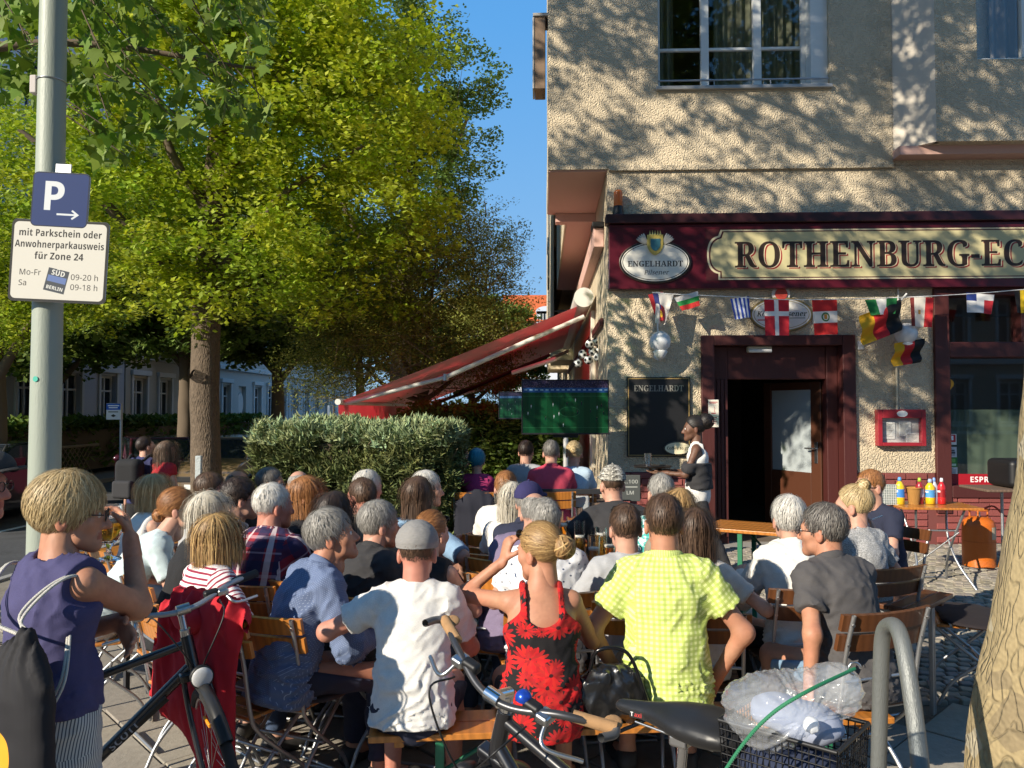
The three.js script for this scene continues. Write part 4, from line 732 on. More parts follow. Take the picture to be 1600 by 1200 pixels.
  const uvOn = (A, B, r) => { const ax = B.clone().sub(A).normalize(), e1 = V(0.3, 0.2, 1).cross(ax).normalize(), e2 = ax.clone().cross(e1); return (p, ref) => { const d = p.clone().sub(A); let u = Math.atan2(d.dot(e1), d.dot(e2)) * r; if (ref) { if (u - ref[0] > 3 * r) u -= 6.2832 * r; if (u - ref[0] < -3 * r) u += 6.2832 * r; } return [u, d.dot(ax)]; }; };
  const segD = (p, A, B) => { const ab = B.clone().sub(A), t = clamp(p.clone().sub(A).dot(ab) / ab.lengthSq(), 0, 1); return p.distanceTo(A.clone().addScaledVector(ab, t)); };
  if (o.top) {
    const t = o.top, e = t.loose ?? 0.014, sl = { tee: 0.62, polo: 0.58, cap: 0.32, less: 0.02, long: 1.93, elbow: 0.95, tank: 0 }[t.kind];
    const pr = [...torso(e), flat(P.clone().addScaledVector(up, -0.04 * s), P.clone().addScaledVector(up, 0.1 * s), (stand ? 0.155 : 0.168) * wq * bw + e, 0.147 * wq * bw + e, back, 0.82)]; if (sl > 0.1) arms.forEach((a) => pr.push(...limb(a, e * 0.75 + (sl < 1 ? 0.006 : 0.005), 0, sl)));
    const hem = t.hem ?? (stand ? -0.06 : -0.1), nr = (t.neck ?? 0.072) * s, nc = NB.clone().addScaledVector(up2, 0.035 * s).addScaledVector(back, -(t.front ?? 0.02));
    const ns = ell(nc, nr, nr * 1.0, nr), A = [[9, 13], [10, 17], [8, 12]][s0 % 3], amp = t.fold ?? 0.011;
    const cut = (x, y, z) => {
      const dx = x - P.x, dy = y - P.y, dz = z - P.z, h = dx * up.x + dy * up.y + dz * up.z; let d = hem * s - h + 0.008 * N3(x * 9, 1, z * 9);
      if (sl <= 0.1) { // sleeveless: armholes
        const lx = (x - C.x) * right.x + (y - C.y) * right.y; const hh = (x - C.x) * up2.x + (y - C.y) * up2.y + (z - C.z) * up2.z, lim = t.kind === 'tank' ? sw - 0.04 : sw + 0.004;
        d = Math.max(d, Math.abs(lx) - lim - 0.09 * (1 - sstep(-0.05, 0.045, hh)));
        if (t.kind === 'tank') { const back2 = (x - C.x) * back.x + (y - C.y) * back.y + (z - C.z) * back.z; const sc = Math.abs(lx) < lim - 0.028 ? hh - ((t.scoop ?? -0.01) + (lx / 0.1) ** 2 * 0.075) : -1; d = Math.max(d, sc); }
      }
      return d;
    };
    const dsp = (x, y, z) => {
      const h = ((x - P.x) * up.x + (y - P.y) * up.y + (z - P.z) * up.z), lw = 1 - sstep(0.05, 0.3, h);
      const wp = N3(x * 4, y * 4, z * 4 + s0) * 0.09, rg = (n) => { const q = 1 - Math.abs(n) * 2.3; return q > 0 ? q * q : 0; };
      const drape = rg(N3(x * 13 + wp * 30, y * 3.2 + s0, z * 13)), pull = rg(N3(x * 6 + y * 11 + wp * 20, y * 9 - Math.abs(x) * 14, z * 6 + s0)), roll = rg(N3(x * 4.5 + 9, y * 24 + wp * 60, z * 6 + s0));
      return amp * (0.32 * drape + 0.5 * pull * (0.4 + 0.6 * sstep(0.1, 0.35, h)) + (0.12 + 0.75 * lw) * roll + 0.07 * N3(x * 40, y * 40, z * 40));
    };
    let g = iso(pr, { cell: cell * 0.92, k: 0.03 * s, cut, disp: dsp, subs: [ns] });
    const fA = arms.map((a) => [uvOn(a.S, a.E, 0.06), uvOn(a.E, a.H, 0.045)]);
    g = pieceUV(g, (p) => { if (sl > 0.1) for (let i = 0; i < 2; i++) { const a = arms[i], lx = p.clone().sub(C).dot(right) * a.q; if (lx > sw * 0.92 || segD(p, a.E, a.H) < 0.075) return segD(p, a.S, a.E) < segD(p, a.E, a.H) ? fA[i][0] : fA[i][1]; } return torsoUV; });
    const sh = part(t.name ?? ({ tee: 't_shirt', polo: 'polo_shirt', long: 'shirt', tank: 'tank_top', less: 'top', cap: 't_shirt', elbow: 'shirt' }[t.kind]), g, t.m, root);
    if (t.collar) { const cg = new THREE.TorusGeometry(0.07 * s, 0.013, 8, 28).scale(1, 1, 1.9).rotateX(Math.PI / 2 - 0.15); const m = new THREE.Matrix4().makeBasis(right, up2, back); cg.applyMatrix4(m).translate(NB.x, NB.y + 0.012 * s, NB.z - 0.008); part('collar', cg, t.m, sh); }
  }
  if (o.bottom) {
    const t = o.bottom, e = t.loose ?? 0.014, len = t.len ?? 1.9, pr = [flat(P.clone().addScaledVector(up, -0.01), P.clone().addScaledVector(up, 0.07 * s), 0.149 * wq * bw + 0.006, 0.138 * wq * bw + 0.005, back, 0.75), ...legs.flatMap((l) => leg(l, e, len))];
    let g = iso(pr, { cell: cell * 1.1, k: 0.035, cut: (x, y, z) => (x - P.x) * up.x + (y - P.y) * up.y + (z - P.z) * up.z - (t.rise ?? 0.06) * s, disp: (x, y, z) => 0.008 * Math.max(0, 1 - Math.abs(N3(x * 8, y * 14, z * 8 + s0)) * 2.4) });
    const fl = legs.map((l) => [uvOn(l.H, l.K, 0.09), uvOn(l.K, l.F, 0.07)]);
    g = pieceUV(g, (p) => { const h = p.clone().sub(P).dot(up); if (stand ? h > -0.1 : h > 0) return torsoUV; const i = p.clone().sub(P).dot(right) < 0 ? 0 : 1; return segD(p, legs[i].H, legs[i].K) < segD(p, legs[i].K, legs[i].F) ? fl[i][0] : fl[i][1]; });
    part(t.name ?? (len < 1.2 ? 'shorts' : 'trousers'), g, t.m, root);
  }
  if (o.shoes !== null) for (const l of legs) { const tip = l.F.clone().add(l.dir); tip.y = 0.04; part('shoe', iso([cap(V(l.F.x, 0.05, l.F.z + 0.035), tip, 0.042, 0.04), cap(V(l.F.x, 0.05, l.F.z + 0.02), V(l.F.x, 0.085, l.F.z + 0.01), 0.045, 0.045)], { cell: 0.014, k: 0.03, cut: (x, y, z) => Math.max(0.006 - y, y - 0.105) }), o.shoes ?? MAT.shoe, root); }
  // head wear lives in head space
  const hg = new THREE.Group(); hg.matrixAutoUpdate = true; hg.name = 'head_wear';
  const place = (name, geo, m, parent = root) => part(name, (Array.isArray(geo) ? merge(geo) : geo).applyMatrix4(hm), m, parent);
  if (o.hair) place('hair', hairGeo({ cell: clamp(hcell * 1.3, 0.006, 0.011), n: D < 4.2 ? 1500 : 700, ...o.hair }, s0), HAIRM);
  for (const ex of o.wear ?? []) ex(place, root, { P, C, W, NB, HC, SH, arms, legs, right, up, up2, back, s, seat, hm });
  people.push({ root, seat, stand, gx, gz, face, o, HC: HC.clone(), arms, s }); return people[people.length - 1];
}
MAT.shoe = std([0.03, 0.028, 0.027], { roughness: 0.6 });
// things worn on the head
const glasses = (m, up = 0, lens = null) => (place) => {
  const g = []; for (const q of [-1, 1]) { g.push(new THREE.TorusGeometry(0.0215, 0.002, 6, 20).scale(1.08, 0.85, 1).translate(q * 0.032, up, -0.112 + up * 0.3)); g.push(bar([q * 0.056, up + 0.004, -0.108 + up * 0.3], [q * 0.083, up * 0.9 + 0.008, 0.012 + up * 0.1], 0.0022, 5)); }
  g.push(bar([-0.011, up + 0.004, -0.113 + up * 0.3], [0.011, up + 0.004, -0.113 + up * 0.3], 0.002, 5)); const f = place('glasses', g, m);
  if (lens) place('lens', [-1, 1].map((q) => new THREE.SphereGeometry(0.022, 12, 8).scale(1.1, 0.85, 0.18).translate(q * 0.032, up, -0.112 + up * 0.3)), lens, f);
};
const baseballCap = (m, brim = m, wide = 1) => (place) => {
  const d = new THREE.SphereGeometry(1, 28, 14, 0, 6.2832, 0, Math.PI * 0.52).scale(0.09, 0.098, 0.112), p = d.attributes.position;
  for (let i = 0; i < p.count; i++) p.setXYZ(i, p.getX(i), p.getY(i) + 0.002 * N3(p.getX(i) * 50, p.getY(i) * 50, p.getZ(i) * 50), p.getZ(i)); d.computeVertexNormals();
  const c = place('cap', d.translate(0, 0.05, 0.01), m);
  if (wide) { const b = new THREE.SphereGeometry(1, 24, 6, Math.PI, Math.PI, 0.9, 0.5).scale(0.1, 0.02, 0.13); const br = new THREE.CylinderGeometry(0.078, 0.078, 0.006, 24, 1, false, Math.PI / 2, Math.PI).scale(1, 1, 1.05).rotateX(0.16).translate(0, 0.045, -0.085); place('brim', br, brim, c); }
  place('button', new THREE.SphereGeometry(0.008, 8, 6).translate(0, 0.15, 0.01), brim, c);
};
// ---------------------------------------------------------------- fabrics (uv in metres)
const weave = dataTex(256, 256, (u, v, i, j) => { const n = 0.93 + 0.07 * tn(u, v, 9) + 0.06 * tn(u, v, 60, 4) + ((i + j) % 2 ? 0.02 : -0.02); return [n, n, n]; }, true);
const fab = (c, o = {}) => std(c, { map: rep(weave, 3.5), bumpMap: rep(fabricBump, 18), bumpScale: 0.0012, roughness: 0.88, ...o });
const cloth = (size, px, draw, o = {}) => { const t = canvasTex(px, px, (c, w) => draw(c, w)); t.repeat.set(1 / size, 1 / size); return std([1, 1, 1], { map: t, bumpMap: rep(fabricBump, 18), bumpScale: 0.0012, roughness: 0.88, ...o }); };
const F = {
  white: fab([0.8, 0.78, 0.74]), warmWhite: fab([0.72, 0.68, 0.62]), navy: fab([0.02, 0.025, 0.055]), black: fab([0.012, 0.012, 0.014]), charcoal: fab([0.035, 0.034, 0.037]), grey: fab([0.085, 0.08, 0.082]), beige: fab([0.3, 0.25, 0.19]), khaki: fab([0.28, 0.23, 0.16]),
  denim: fab([0.045, 0.075, 0.14]), paleDenim: fab([0.2, 0.32, 0.46]), lightBlue: fab([0.24, 0.38, 0.55]), mint: fab([0.6, 0.72, 0.74]), purple: fab([0.2, 0.16, 0.26]), pink: fab([0.6, 0.06, 0.11]), magenta: fab([0.42, 0.03, 0.14]), red: fab([0.45, 0.015, 0.025]), palegrey: fab([0.42, 0.43, 0.45]), iceBlue: fab([0.5, 0.64, 0.75]), violetTop: fab([0.065, 0.06, 0.16]), blueTee: fab([0.03, 0.035, 0.12]),
  heather: cloth(0.2, 128, (c, w) => { for (let y = 0; y < w; y += 2) for (let x = 0; x < w; x += 2) { const k = 120 + Math.floor(70 * rnd()); c.fillStyle = `rgb(${k},${k},${k})`; c.fillRect(x, y, 2, 2); } }),
  camo: cloth(0.22, 128, (c, w) => { c.fillStyle = '#8c887e'; c.fillRect(0, 0, w, w); for (let i = 0; i < 40; i++) { c.fillStyle = ['#3a3835', '#c9c5ba', '#5f5c55'][i % 3]; c.beginPath(); c.ellipse(rnd() * w, rnd() * w, 6 + rnd() * 16, 4 + rnd() * 8, rnd() * 3, 0, 7); c.fill(); } }),
  gingham: cloth(0.042, 64, (c, w) => { c.fillStyle = '#dde59a'; c.fillRect(0, 0, w, w); c.fillStyle = '#93a93c'; c.globalAlpha = 0.62; for (const o of [0, 32]) { c.fillRect(o, 0, 16, w); c.fillRect(0, o, w, 16); } c.globalAlpha = 1; c.fillStyle = 'rgba(240,250,170,.45)'; for (let i = 0; i < w; i += 4) { c.fillRect(i, 0, 1, w); c.fillRect(0, i, w, 1); } }),
  stripes: cloth(0.052, 64, (c, w) => { c.fillStyle = '#e9e0de'; c.fillRect(0, 0, w, w); c.fillStyle = '#8b2540'; c.fillRect(0, 6, w, 12); c.fillRect(0, 38, w, 12); }),
  plaid: cloth(0.2, 256, (c, w) => { c.fillStyle = '#8f1a2e'; c.fillRect(0, 0, w, w); c.globalAlpha = 0.72; c.fillStyle = '#1d2350'; c.fillRect(0, 0, 74, w); c.fillRect(128, 0, 40, w); c.globalAlpha = 0.6; c.fillRect(0, 20, w, 70); c.fillRect(0, 150, w, 40); c.globalAlpha = 0.85; c.fillStyle = '#dcd3d2'; c.fillRect(84, 0, 30, w); c.fillRect(196, 0, 16, w); c.globalAlpha = 0.55; c.fillRect(0, 108, w, 22); c.fillRect(0, 216, w, 12); c.globalAlpha = 1; for (let i = 0; i < w; i += 4) { c.fillStyle = 'rgba(0,0,0,.07)'; c.fillRect(i, 0, 2, w); c.fillRect(0, i, w, 2); } }),
  dots: cloth(0.06, 64, (c, w) => { c.fillStyle = '#dedfe2'; c.fillRect(0, 0, w, w); c.fillStyle = '#3f4c68'; for (const [x, y] of [[16, 16], [48, 48]]) { c.beginPath(); c.arc(x, y, 4.4, 0, 7); c.fill(); } }),
  blueDots: cloth(0.03, 64, (c, w) => { c.fillStyle = '#5d6c8c'; c.fillRect(0, 0, w, w); c.fillStyle = '#9aa7c0'; for (let y = 0; y < 4; y++) for (let x = 0; x < 4; x++) c.fillRect(x * 16 + (y % 2) * 8, y * 16, 4, 4); }),
  teal: cloth(0.05, 64, (c, w) => { c.fillStyle = '#dfeeea'; c.fillRect(0, 0, w, w); c.fillStyle = '#1f8f8a'; c.globalAlpha = 0.7; c.fillRect(0, 0, 24, w); c.fillRect(0, 0, w, 24); c.fillStyle = '#0d4a52'; c.fillRect(40, 0, 6, w); c.fillRect(0, 40, w, 6); c.globalAlpha = 1; }),
  plaidPink: cloth(0.06, 64, (c, w) => { c.fillStyle = '#c98a80'; c.fillRect(0, 0, w, w); c.fillStyle = '#8d4a4a'; c.globalAlpha = 0.5; c.fillRect(0, 0, 26, w); c.fillRect(0, 0, w, 26); c.globalAlpha = 1; }),
  seersucker: cloth(0.06, 64, (c, w) => { c.fillStyle = '#c5c6c2'; c.fillRect(0, 0, w, w); c.fillStyle = '#4e5560'; for (let i = 0; i < 8; i++) c.fillRect(i * 8, 0, 3, w); }),
  floral: (() => { reseed(77); return cloth(0.42, 512, (c, w) => { c.fillStyle = '#141013'; c.fillRect(0, 0, w, w); for (let i = 0; i < 46; i++) { const x = rnd() * w, y = rnd() * w, r = 26 + rnd() * 42, n = 12 + Math.floor(rnd() * 6); for (const [ox, oy] of [[0, 0], [w, 0], [-w, 0], [0, w], [0, -w]]) for (let k = 0; k < n; k++) { const a = k / n * 6.283 + i, rd = 150 + Math.floor(rnd() * 60); c.fillStyle = `rgb(${rd},${16 + k % 3 * 8},${26})`; c.beginPath(); c.ellipse(x + ox + Math.cos(a) * r * 0.55, y + oy + Math.sin(a) * r * 0.55, r * 0.5, r * 0.13, a, 0, 7); c.fill(); } c.fillStyle = '#3a0d12'; c.beginPath(); c.arc(x, y, r * 0.16, 0, 7); c.fill(); } }); })(),
};
const frameBlack = std([0.01, 0.01, 0.011], { roughness: 0.3 }), darkLens = phys([0.02, 0.018, 0.016], { roughness: 0.08 }), frameWire = std([0.25, 0.22, 0.18], { metalness: 0.8, roughness: 0.3 });
const HC_ = { blond: [[0.3, 0.2, 0.08], [0.75, 0.6, 0.34]], honey: [[0.22, 0.12, 0.045], [0.55, 0.36, 0.15]], grey: [[0.16, 0.15, 0.135], [0.5, 0.48, 0.44]], white: [[0.42, 0.4, 0.36], [0.85, 0.82, 0.76]], brown: [[0.045, 0.024, 0.014], [0.15, 0.085, 0.05]], dark: [[0.015, 0.009, 0.007], [0.06, 0.035, 0.025]], ginger: [[0.2, 0.075, 0.022], [0.5, 0.23, 0.08]], salt: [[0.06, 0.05, 0.045], [0.3, 0.28, 0.25]], silver: [[0.38, 0.34, 0.26], [0.82, 0.77, 0.66]], black: [[0.006, 0.005, 0.005], [0.03, 0.022, 0.018]] };
const H = (name, kind = 'short', o = {}) => ({ c: HC_[name][0], c2: HC_[name][1], kind, ...o });

// ---------------------------------------------------------------- the two benches' front row, seen from behind
const capMan = person({ px: 653, py: 822, D: 3.35, face: 2, lean: 10, build: 0.93, hpitch: 4, skin: 'red', label: 'seated man in white T-shirt and crinkled grey cap, back turned, on the front bench', top: { kind: 'tee', m: F.white, hem: -0.075, loose: 0.02, fold: 0.019 }, bottom: { m: F.navy, len: 0.8, loose: 0.03 }, hair: H('brown', 'short', { len: 0.015, vol: 0.006 }), armL: { to: [-0.3, 0.34, -0.3], pole: [-1, -0.4, 0.4] }, armR: { to: [0.15, 0.33, -0.42] }, shoes: fab([0.4, 0.03, 0.06]),
  wear: [(place) => { const d = new THREE.SphereGeometry(1, 48, 24, 0, 6.2832, 0, Math.PI * 0.56), p = d.attributes.position; for (let i = 0; i < p.count; i++) { const x = p.getX(i), y = p.getY(i), z = p.getZ(i), f = 1 + 0.018 * Math.max(0, 1 - 3 * Math.abs(N3(x * 3, y * 9, z * 4))) + 0.015 * N3(x * 8, y * 8, z * 8) - (y < 0 ? 0.02 : 0); p.setXYZ(i, x * 0.096 * f, y * 0.1 * f, z * 0.115 * f); } d.computeVertexNormals(); place('cap', d.translate(0, 0.048, 0.008), fab([0.3, 0.29, 0.28])); }] });
const redWoman = person({ px: 843, py: 822, D: 3.35, sex: 'f', build: 1.14, face: 6, lean: 6, skin: 'tan', hyaw: 42, hpitch: 4, label: 'seated woman in red and black floral tank top with clipped-up blond hair', top: { kind: 'tank', m: F.floral, hem: -0.14, fold: 0.014, loose: 0.011, scoop: -0.03 }, bottom: { m: F.black, len: 0.7 }, hair: H('honey', 'pull', { bun: [0.02, 0.03, 0.125], bunR: 0.052, vol: 0.012, nape: -0.05 }), armL: { to: [-0.15, 0.62, -0.22], pole: [-0.8, -0.8, 0.1], f: [0.3, 1, -0.1], n: [0.9, 0, -0.4], curl: 0.7 }, armR: { to: [0.16, 0.3, -0.4], pole: [0.6, -0.8, 0.1] }, wear: [glasses(frameBlack, 0.085, darkLens)] });
const yellowMan = person({ px: 1036, py: 774, D: 3.5, face: -2, lean: 3, slouch: 6, build: 0.97, smax: 1.1, skin: 'tan', label: 'broad-backed seated man in lime and white gingham short-sleeved shirt', top: { kind: 'polo', m: F.gingham, hem: -0.09, collar: true, fold: 0.019, loose: 0.022 }, bottom: { m: F.khaki, len: 0.85, loose: 0.025 }, hair: H('brown', 'short', { len: 0.03, vol: 0.012, lift: 0.008 }), armL: { to: [-0.2, 0.1, -0.1], pole: [-1, -0.1, 0.3] }, armR: { to: [0.22, 0.1, -0.08], pole: [1, -0.1, 0.3] } });
const poloMan = person({ px: 1283, py: 792, D: 3.75, face: 22, lean: 14, slouch: 12, side: -0.02, build: 1.02, hyaw: 28, skin: 'tan', label: 'grey-haired seated man in charcoal polo shirt, one arm straight down to the bench', top: { kind: 'polo', m: F.grey, hem: -0.15, collar: true, fold: 0.018, loose: 0.018 }, bottom: { m: F.paleDenim, len: 0.85, loose: 0.02 }, hair: H('salt', 'short', { len: 0.04, vol: 0.016, lift: 0.008 }), armL: { to: [-0.27, 0.05, 0.02], pole: [-0.6, 0, 1] }, armR: { to: [0.14, 0.3, -0.38] }, wear: [glasses(frameBlack)] });
// ---------------------------------------------------------------- right-hand table
person({ px: 1331, py: 762, D: 4.65, sex: 'f', face: 22, lean: 6, hyaw: 32, skin: 'fair', label: 'seated woman with blond topknot and heather grey T-shirt, raising a cigarette', top: { kind: 'tee', m: F.heather, hem: -0.14, fold: 0.014 }, bottom: { m: F.black }, hair: H('blond', 'pull', { bun: [0, 0.135, 0.06], bunR: 0.04, nape: -0.055 }), armR: { to: [0.2, 0.46, -0.16], pole: [0.6, -1, 0.3], f: [0.15, 0.9, -0.2], n: [-0.6, 0.1, -0.7], curl: 0.4 }, armL: { to: [-0.2, 0.3, -0.35] },
  wear: [(pl, root, k) => { const h = k.arms[1].H; part('cigarette', [bar([h.x + 0.04, h.y + 0.12, h.z - 0.05], [h.x + 0.12, h.y + 0.14, h.z - 0.05], 0.004, 6)], MAT.white, root); }] });
person({ px: 1357, py: 736, D: 5.5, face: 118, lean: 8, build: 1.08, skin: 'fair', hyaw: -12, label: 'bearded seated man in navy T-shirt and sunglasses, facing the crowd', top: { kind: 'tee', m: F.navy }, bottom: { m: F.denim }, hair: H('ginger', 'short', { len: 0.02, vol: 0.007 }), wear: [glasses(frameBlack, 0, darkLens), (pl) => { const g = iso([ell(V(0, -0.07, -0.045), 0.062, 0.052, 0.062)], { cell: 0.008, k: 0.02, disp: (x, y, z) => 0.004 * N3(x * 90, y * 90, z * 90), cut: (x, y, z) => Math.max(y + 0.05 - Math.max(0, (Math.abs(x) - 0.03)) * 1.3, z - 0.0), subs: [ell(V(0, -0.068, -0.1), 0.025, 0.014, 0.03)] }); paint(g, () => [0.16, 0.075, 0.035]); pl('beard', g, HAIRM); }] });
person({ px: 1230, py: 780, D: 4.2, sex: 'f', face: 6, lean: 10, build: 1.1, hyaw: -8, label: 'white-haired seated person in loose white shirt beside the orange table', top: { kind: 'long', m: F.white, fold: 0.022, loose: 0.024, collar: true }, bottom: { m: F.black }, hair: H('white', 'short', { len: 0.06, vol: 0.02, lift: 0.01 }) });
person({ px: 1085, py: 800, D: 4.05, sex: 'f', face: -8, lean: 10, label: 'seated woman with shoulder-length brown hair and white T-shirt, half hidden by lime shirt', top: { kind: 'tee', m: F.warmWhite }, bottom: { m: F.denim }, hair: H('brown', 'bob', { len: 0.15, wide: 0.082, vol: 0.016 }), armR: { to: [0.3, 0.32, -0.25], pole: [0.8, -0.6, 0] } });
person({ px: 976, py: 792, D: 4.0, face: 8, lean: 9, label: 'seated man in pale grey T-shirt with sunglasses pushed up on cropped hair', top: { kind: 'tee', m: F.palegrey, fold: 0.014 }, bottom: { m: F.denim }, hair: H('brown', 'short', { len: 0.025, vol: 0.01 }), wear: [glasses(frameBlack, 0.095, darkLens)], armL: { to: [-0.28, 0.34, -0.3] } });
person({ px: 1032, py: 742, D: 4.9, face: 4, lean: 8, label: 'grey-cropped seated man in teal and white checked shirt', top: { kind: 'polo', m: F.teal, collar: true }, bottom: { m: F.denim }, hair: H('grey', 'short', { len: 0.025, vol: 0.01 }) });
person({ px: 1062, py: 768, D: 4.4, sex: 'f', face: -20, lean: 10, label: 'seated woman with sandy fair hair between teal shirt and lime shirt', top: { kind: 'tee', m: F.beige }, bottom: { m: F.denim }, hair: H('honey', 'bob', { len: 0.1, vol: 0.016 }) });
person({ px: 956, py: 730, D: 5.3, face: 12, lean: 12, slouch: 14, build: 1.16, belly: 0.18, label: 'heavy seated man in dark T-shirt and camouflage cap', top: { kind: 'tee', m: F.charcoal, loose: 0.02 }, bottom: { m: F.denim }, hair: H('brown', 'short', { len: 0.015, vol: 0.005 }), wear: [baseballCap(F.camo)], armL: { to: [-0.25, 0.35, -0.3], pole: [-1, -0.5, 0.3] } });
// ---------------------------------------------------------------- left side of the middle table
person({ px: 850, py: 781, D: 4.1, face: 12, lean: 12, side: 0.05, build: 1.08, hyaw: 12, label: 'grey-cropped seated man in white shirt with dark dots, leaning to the table', top: { kind: 'polo', m: F.dots, fold: 0.018, loose: 0.022, hem: -0.14 }, bottom: { m: F.denim }, hair: H('grey', 'short', { len: 0.018, vol: 0.007, recede: 0.4 }) });
person({ px: 836, py: 771, D: 4.55, face: -18, lean: 24, slouch: 20, build: 1.1, hyaw: 4, label: 'balding seated man in mauve polo shirt, bent forward over the table', top: { kind: 'polo', m: F.purple, loose: 0.024, fold: 0.018, hem: -0.16 }, bottom: { m: F.denim }, hair: H('grey', 'short', { len: 0.015, vol: 0.005, crown: 0.07, recede: 1 }) });
person({ px: 827, py: 757, D: 4.85, face: -25, lean: 18, label: 'seated man in navy baseball cap and navy striped polo', top: { kind: 'polo', m: F.navy, collar: true }, bottom: { m: F.denim }, hair: H('grey', 'short', { len: 0.015, vol: 0.005 }), wear: [baseballCap(fab([0.03, 0.026, 0.11]))] });
person({ px: 801, py: 757, D: 5.2, sex: 'f', face: -12, lean: 10, label: 'seated woman with straight ash-blond bob and white top', top: { kind: 'tee', m: F.white }, bottom: { m: F.denim }, hair: H('silver', 'bob', { len: 0.11 }) });
person({ px: 791, py: 738, D: 5.6, face: -10, lean: 8, label: 'short-haired seated man in bright white T-shirt near the hedge', top: { kind: 'tee', m: F.white, fold: 0.014 }, bottom: { m: F.denim }, hair: H('ginger', 'short', { len: 0.022, vol: 0.009 }) });
// ---------------------------------------------------------------- centre left
person({ px: 655, py: 748, D: 4.9, sex: 'f', face: -18, lean: 14, build: 1.1, label: 'seated woman with dark brown bob and light denim shirt', top: { kind: 'elbow', m: F.lightBlue, collar: true, loose: 0.022 }, bottom: { m: F.denim }, hair: H('brown', 'bob', { len: 0.1, wide: 0.085, vol: 0.018 }), armR: { to: [0.3, 0.28, -0.2], pole: [0.9, -0.5, 0.3] } });
person({ px: 668, py: 738, D: 5.5, face: -70, lean: 14, label: 'white-haired seated man in pink checked shirt and beige trousers, legs crossed', top: { kind: 'elbow', m: F.plaidPink, collar: true }, bottom: { m: F.khaki }, hair: H('white', 'short', { len: 0.05, vol: 0.014 }), legL: { knee: [-0.02, 0.62, -0.46], foot: [0.12, 0.4, -0.62] } });
person({ px: 676, py: 802, D: 4.2, sex: 'f', face: -14, lean: 16, hyaw: -15, label: 'auburn-haired seated woman in black waistcoat behind the grey-capped man', top: { kind: 'less', m: F.black }, bottom: { m: F.denim }, hair: H('ginger', 'pony', { len: 0.08, vol: 0.01 }), wear: [glasses(frameBlack, 0.08, darkLens)] });
person({ px: 594, py: 787, D: 4.15, face: -34, lean: 16, slouch: 16, hyaw: -24, label: 'grey-haired seated man in black jacket, leaning towards the middle table', top: { kind: 'long', m: F.charcoal, collar: true, loose: 0.024, fold: 0.02 }, bottom: { m: F.denim }, hair: H('grey', 'short', { len: 0.055, vol: 0.016, mess: 0.5 }) });
person({ px: 566, py: 747, D: 4.75, face: -12, lean: 10, build: 1.1, hyaw: 58, skin: 'red', label: 'balding seated man in beige jacket, head turned over his left shoulder', top: { kind: 'long', m: F.beige, collar: true, loose: 0.025, fold: 0.02 }, bottom: { m: F.khaki }, hair: H('brown', 'short', { len: 0.022, vol: 0.007, recede: 1.2 }) });
person({ px: 576, py: 738, D: 5.6, face: -40, lean: 8, label: 'white-haired seated person partly behind the balding man in beige', top: { kind: 'tee', m: F.beige }, bottom: { m: F.denim }, hair: H('white', 'short', { len: 0.06, vol: 0.018 }) });
person({ px: 526, py: 772, D: 4.4, sex: 'f', face: -30, lean: 14, label: 'seated woman with long dark chestnut hair, face hidden', top: { kind: 'tee', m: F.black }, bottom: { m: F.denim }, hair: H('dark', 'bob', { len: 0.2, wide: 0.085, vol: 0.016 }) });
person({ px: 482, py: 747, D: 4.9, sex: 'f', face: -60, lean: 8, hyaw: -15, label: 'seated woman with copper bob and black T-shirt in profile', top: { kind: 'tee', m: F.black }, bottom: { m: F.denim }, hair: H('ginger', 'bob', { len: 0.09, vol: 0.016, fringe: true }) });
person({ px: 468, py: 736, D: 5.5, face: 15, lean: 6, skin: 'fair', label: 'bald seated man in pale shirt in front of the hedge', top: { kind: 'tee', m: F.palegrey }, bottom: { m: F.denim }, hair: H('grey', 'short', { len: 0.012, vol: 0.004, crown: 0.078, recede: 1.2, n: 120 }) });
person({ px: 429, py: 757, D: 4.35, face: -16, lean: 9, slouch: 8, build: 1.18, belly: 0.17, hyaw: -30, skin: 'red', label: 'white-haired seated man in red, navy and white plaid shirt', top: { kind: 'long', m: F.plaid, collar: true, loose: 0.022, fold: 0.016 }, bottom: { m: F.denim }, hair: H('white', 'short', { len: 0.035, vol: 0.013 }) });
person({ px: 521, py: 799, D: 3.7, face: -52, lean: 16, slouch: 18, build: 0.92, hyaw: -26, hpitch: -14, skin: 'tan', label: 'grey-haired man in blue dotted shirt seated on the folding chair, looking down', top: { kind: 'long', m: F.blueDots, collar: true, loose: 0.02, fold: 0.022, hem: -0.12 }, bottom: { m: F.navy }, hair: H('grey', 'short', { len: 0.07, vol: 0.02, mess: 0.5, lift: 0.012 }), armR: { to: [0.12, 0.24, -0.38], pole: [0.8, -0.6, 0.4] } });
person({ px: 346, py: 808, D: 3.95, sex: 'f', face: -38, lean: 10, build: 1.12, hyaw: -24, label: 'seated woman with golden bob and red and white striped top', top: { kind: 'elbow', m: F.stripes, fold: 0.014, hem: -0.14 }, bottom: { m: F.denim }, hair: H('honey', 'bob', { len: 0.11, wide: 0.082, c2: [0.7, 0.48, 0.2] }), armR: { to: [0.4, 0.28, -0.3], pole: [0.6, -0.6, 0.4] }, wear: [glasses(frameBlack, 0.07, darkLens)] });
person({ px: 332, py: 772, D: 4.4, sex: 'f', face: -46, lean: 16, hyaw: -16, label: 'seated woman with silver-blond hair and black T-shirt', top: { kind: 'tee', m: F.black }, bottom: { m: F.warmWhite }, hair: H('silver', 'bob', { len: 0.1, wide: 0.085, vol: 0.018 }), wear: [glasses(frameBlack, 0.08, darkLens)] });
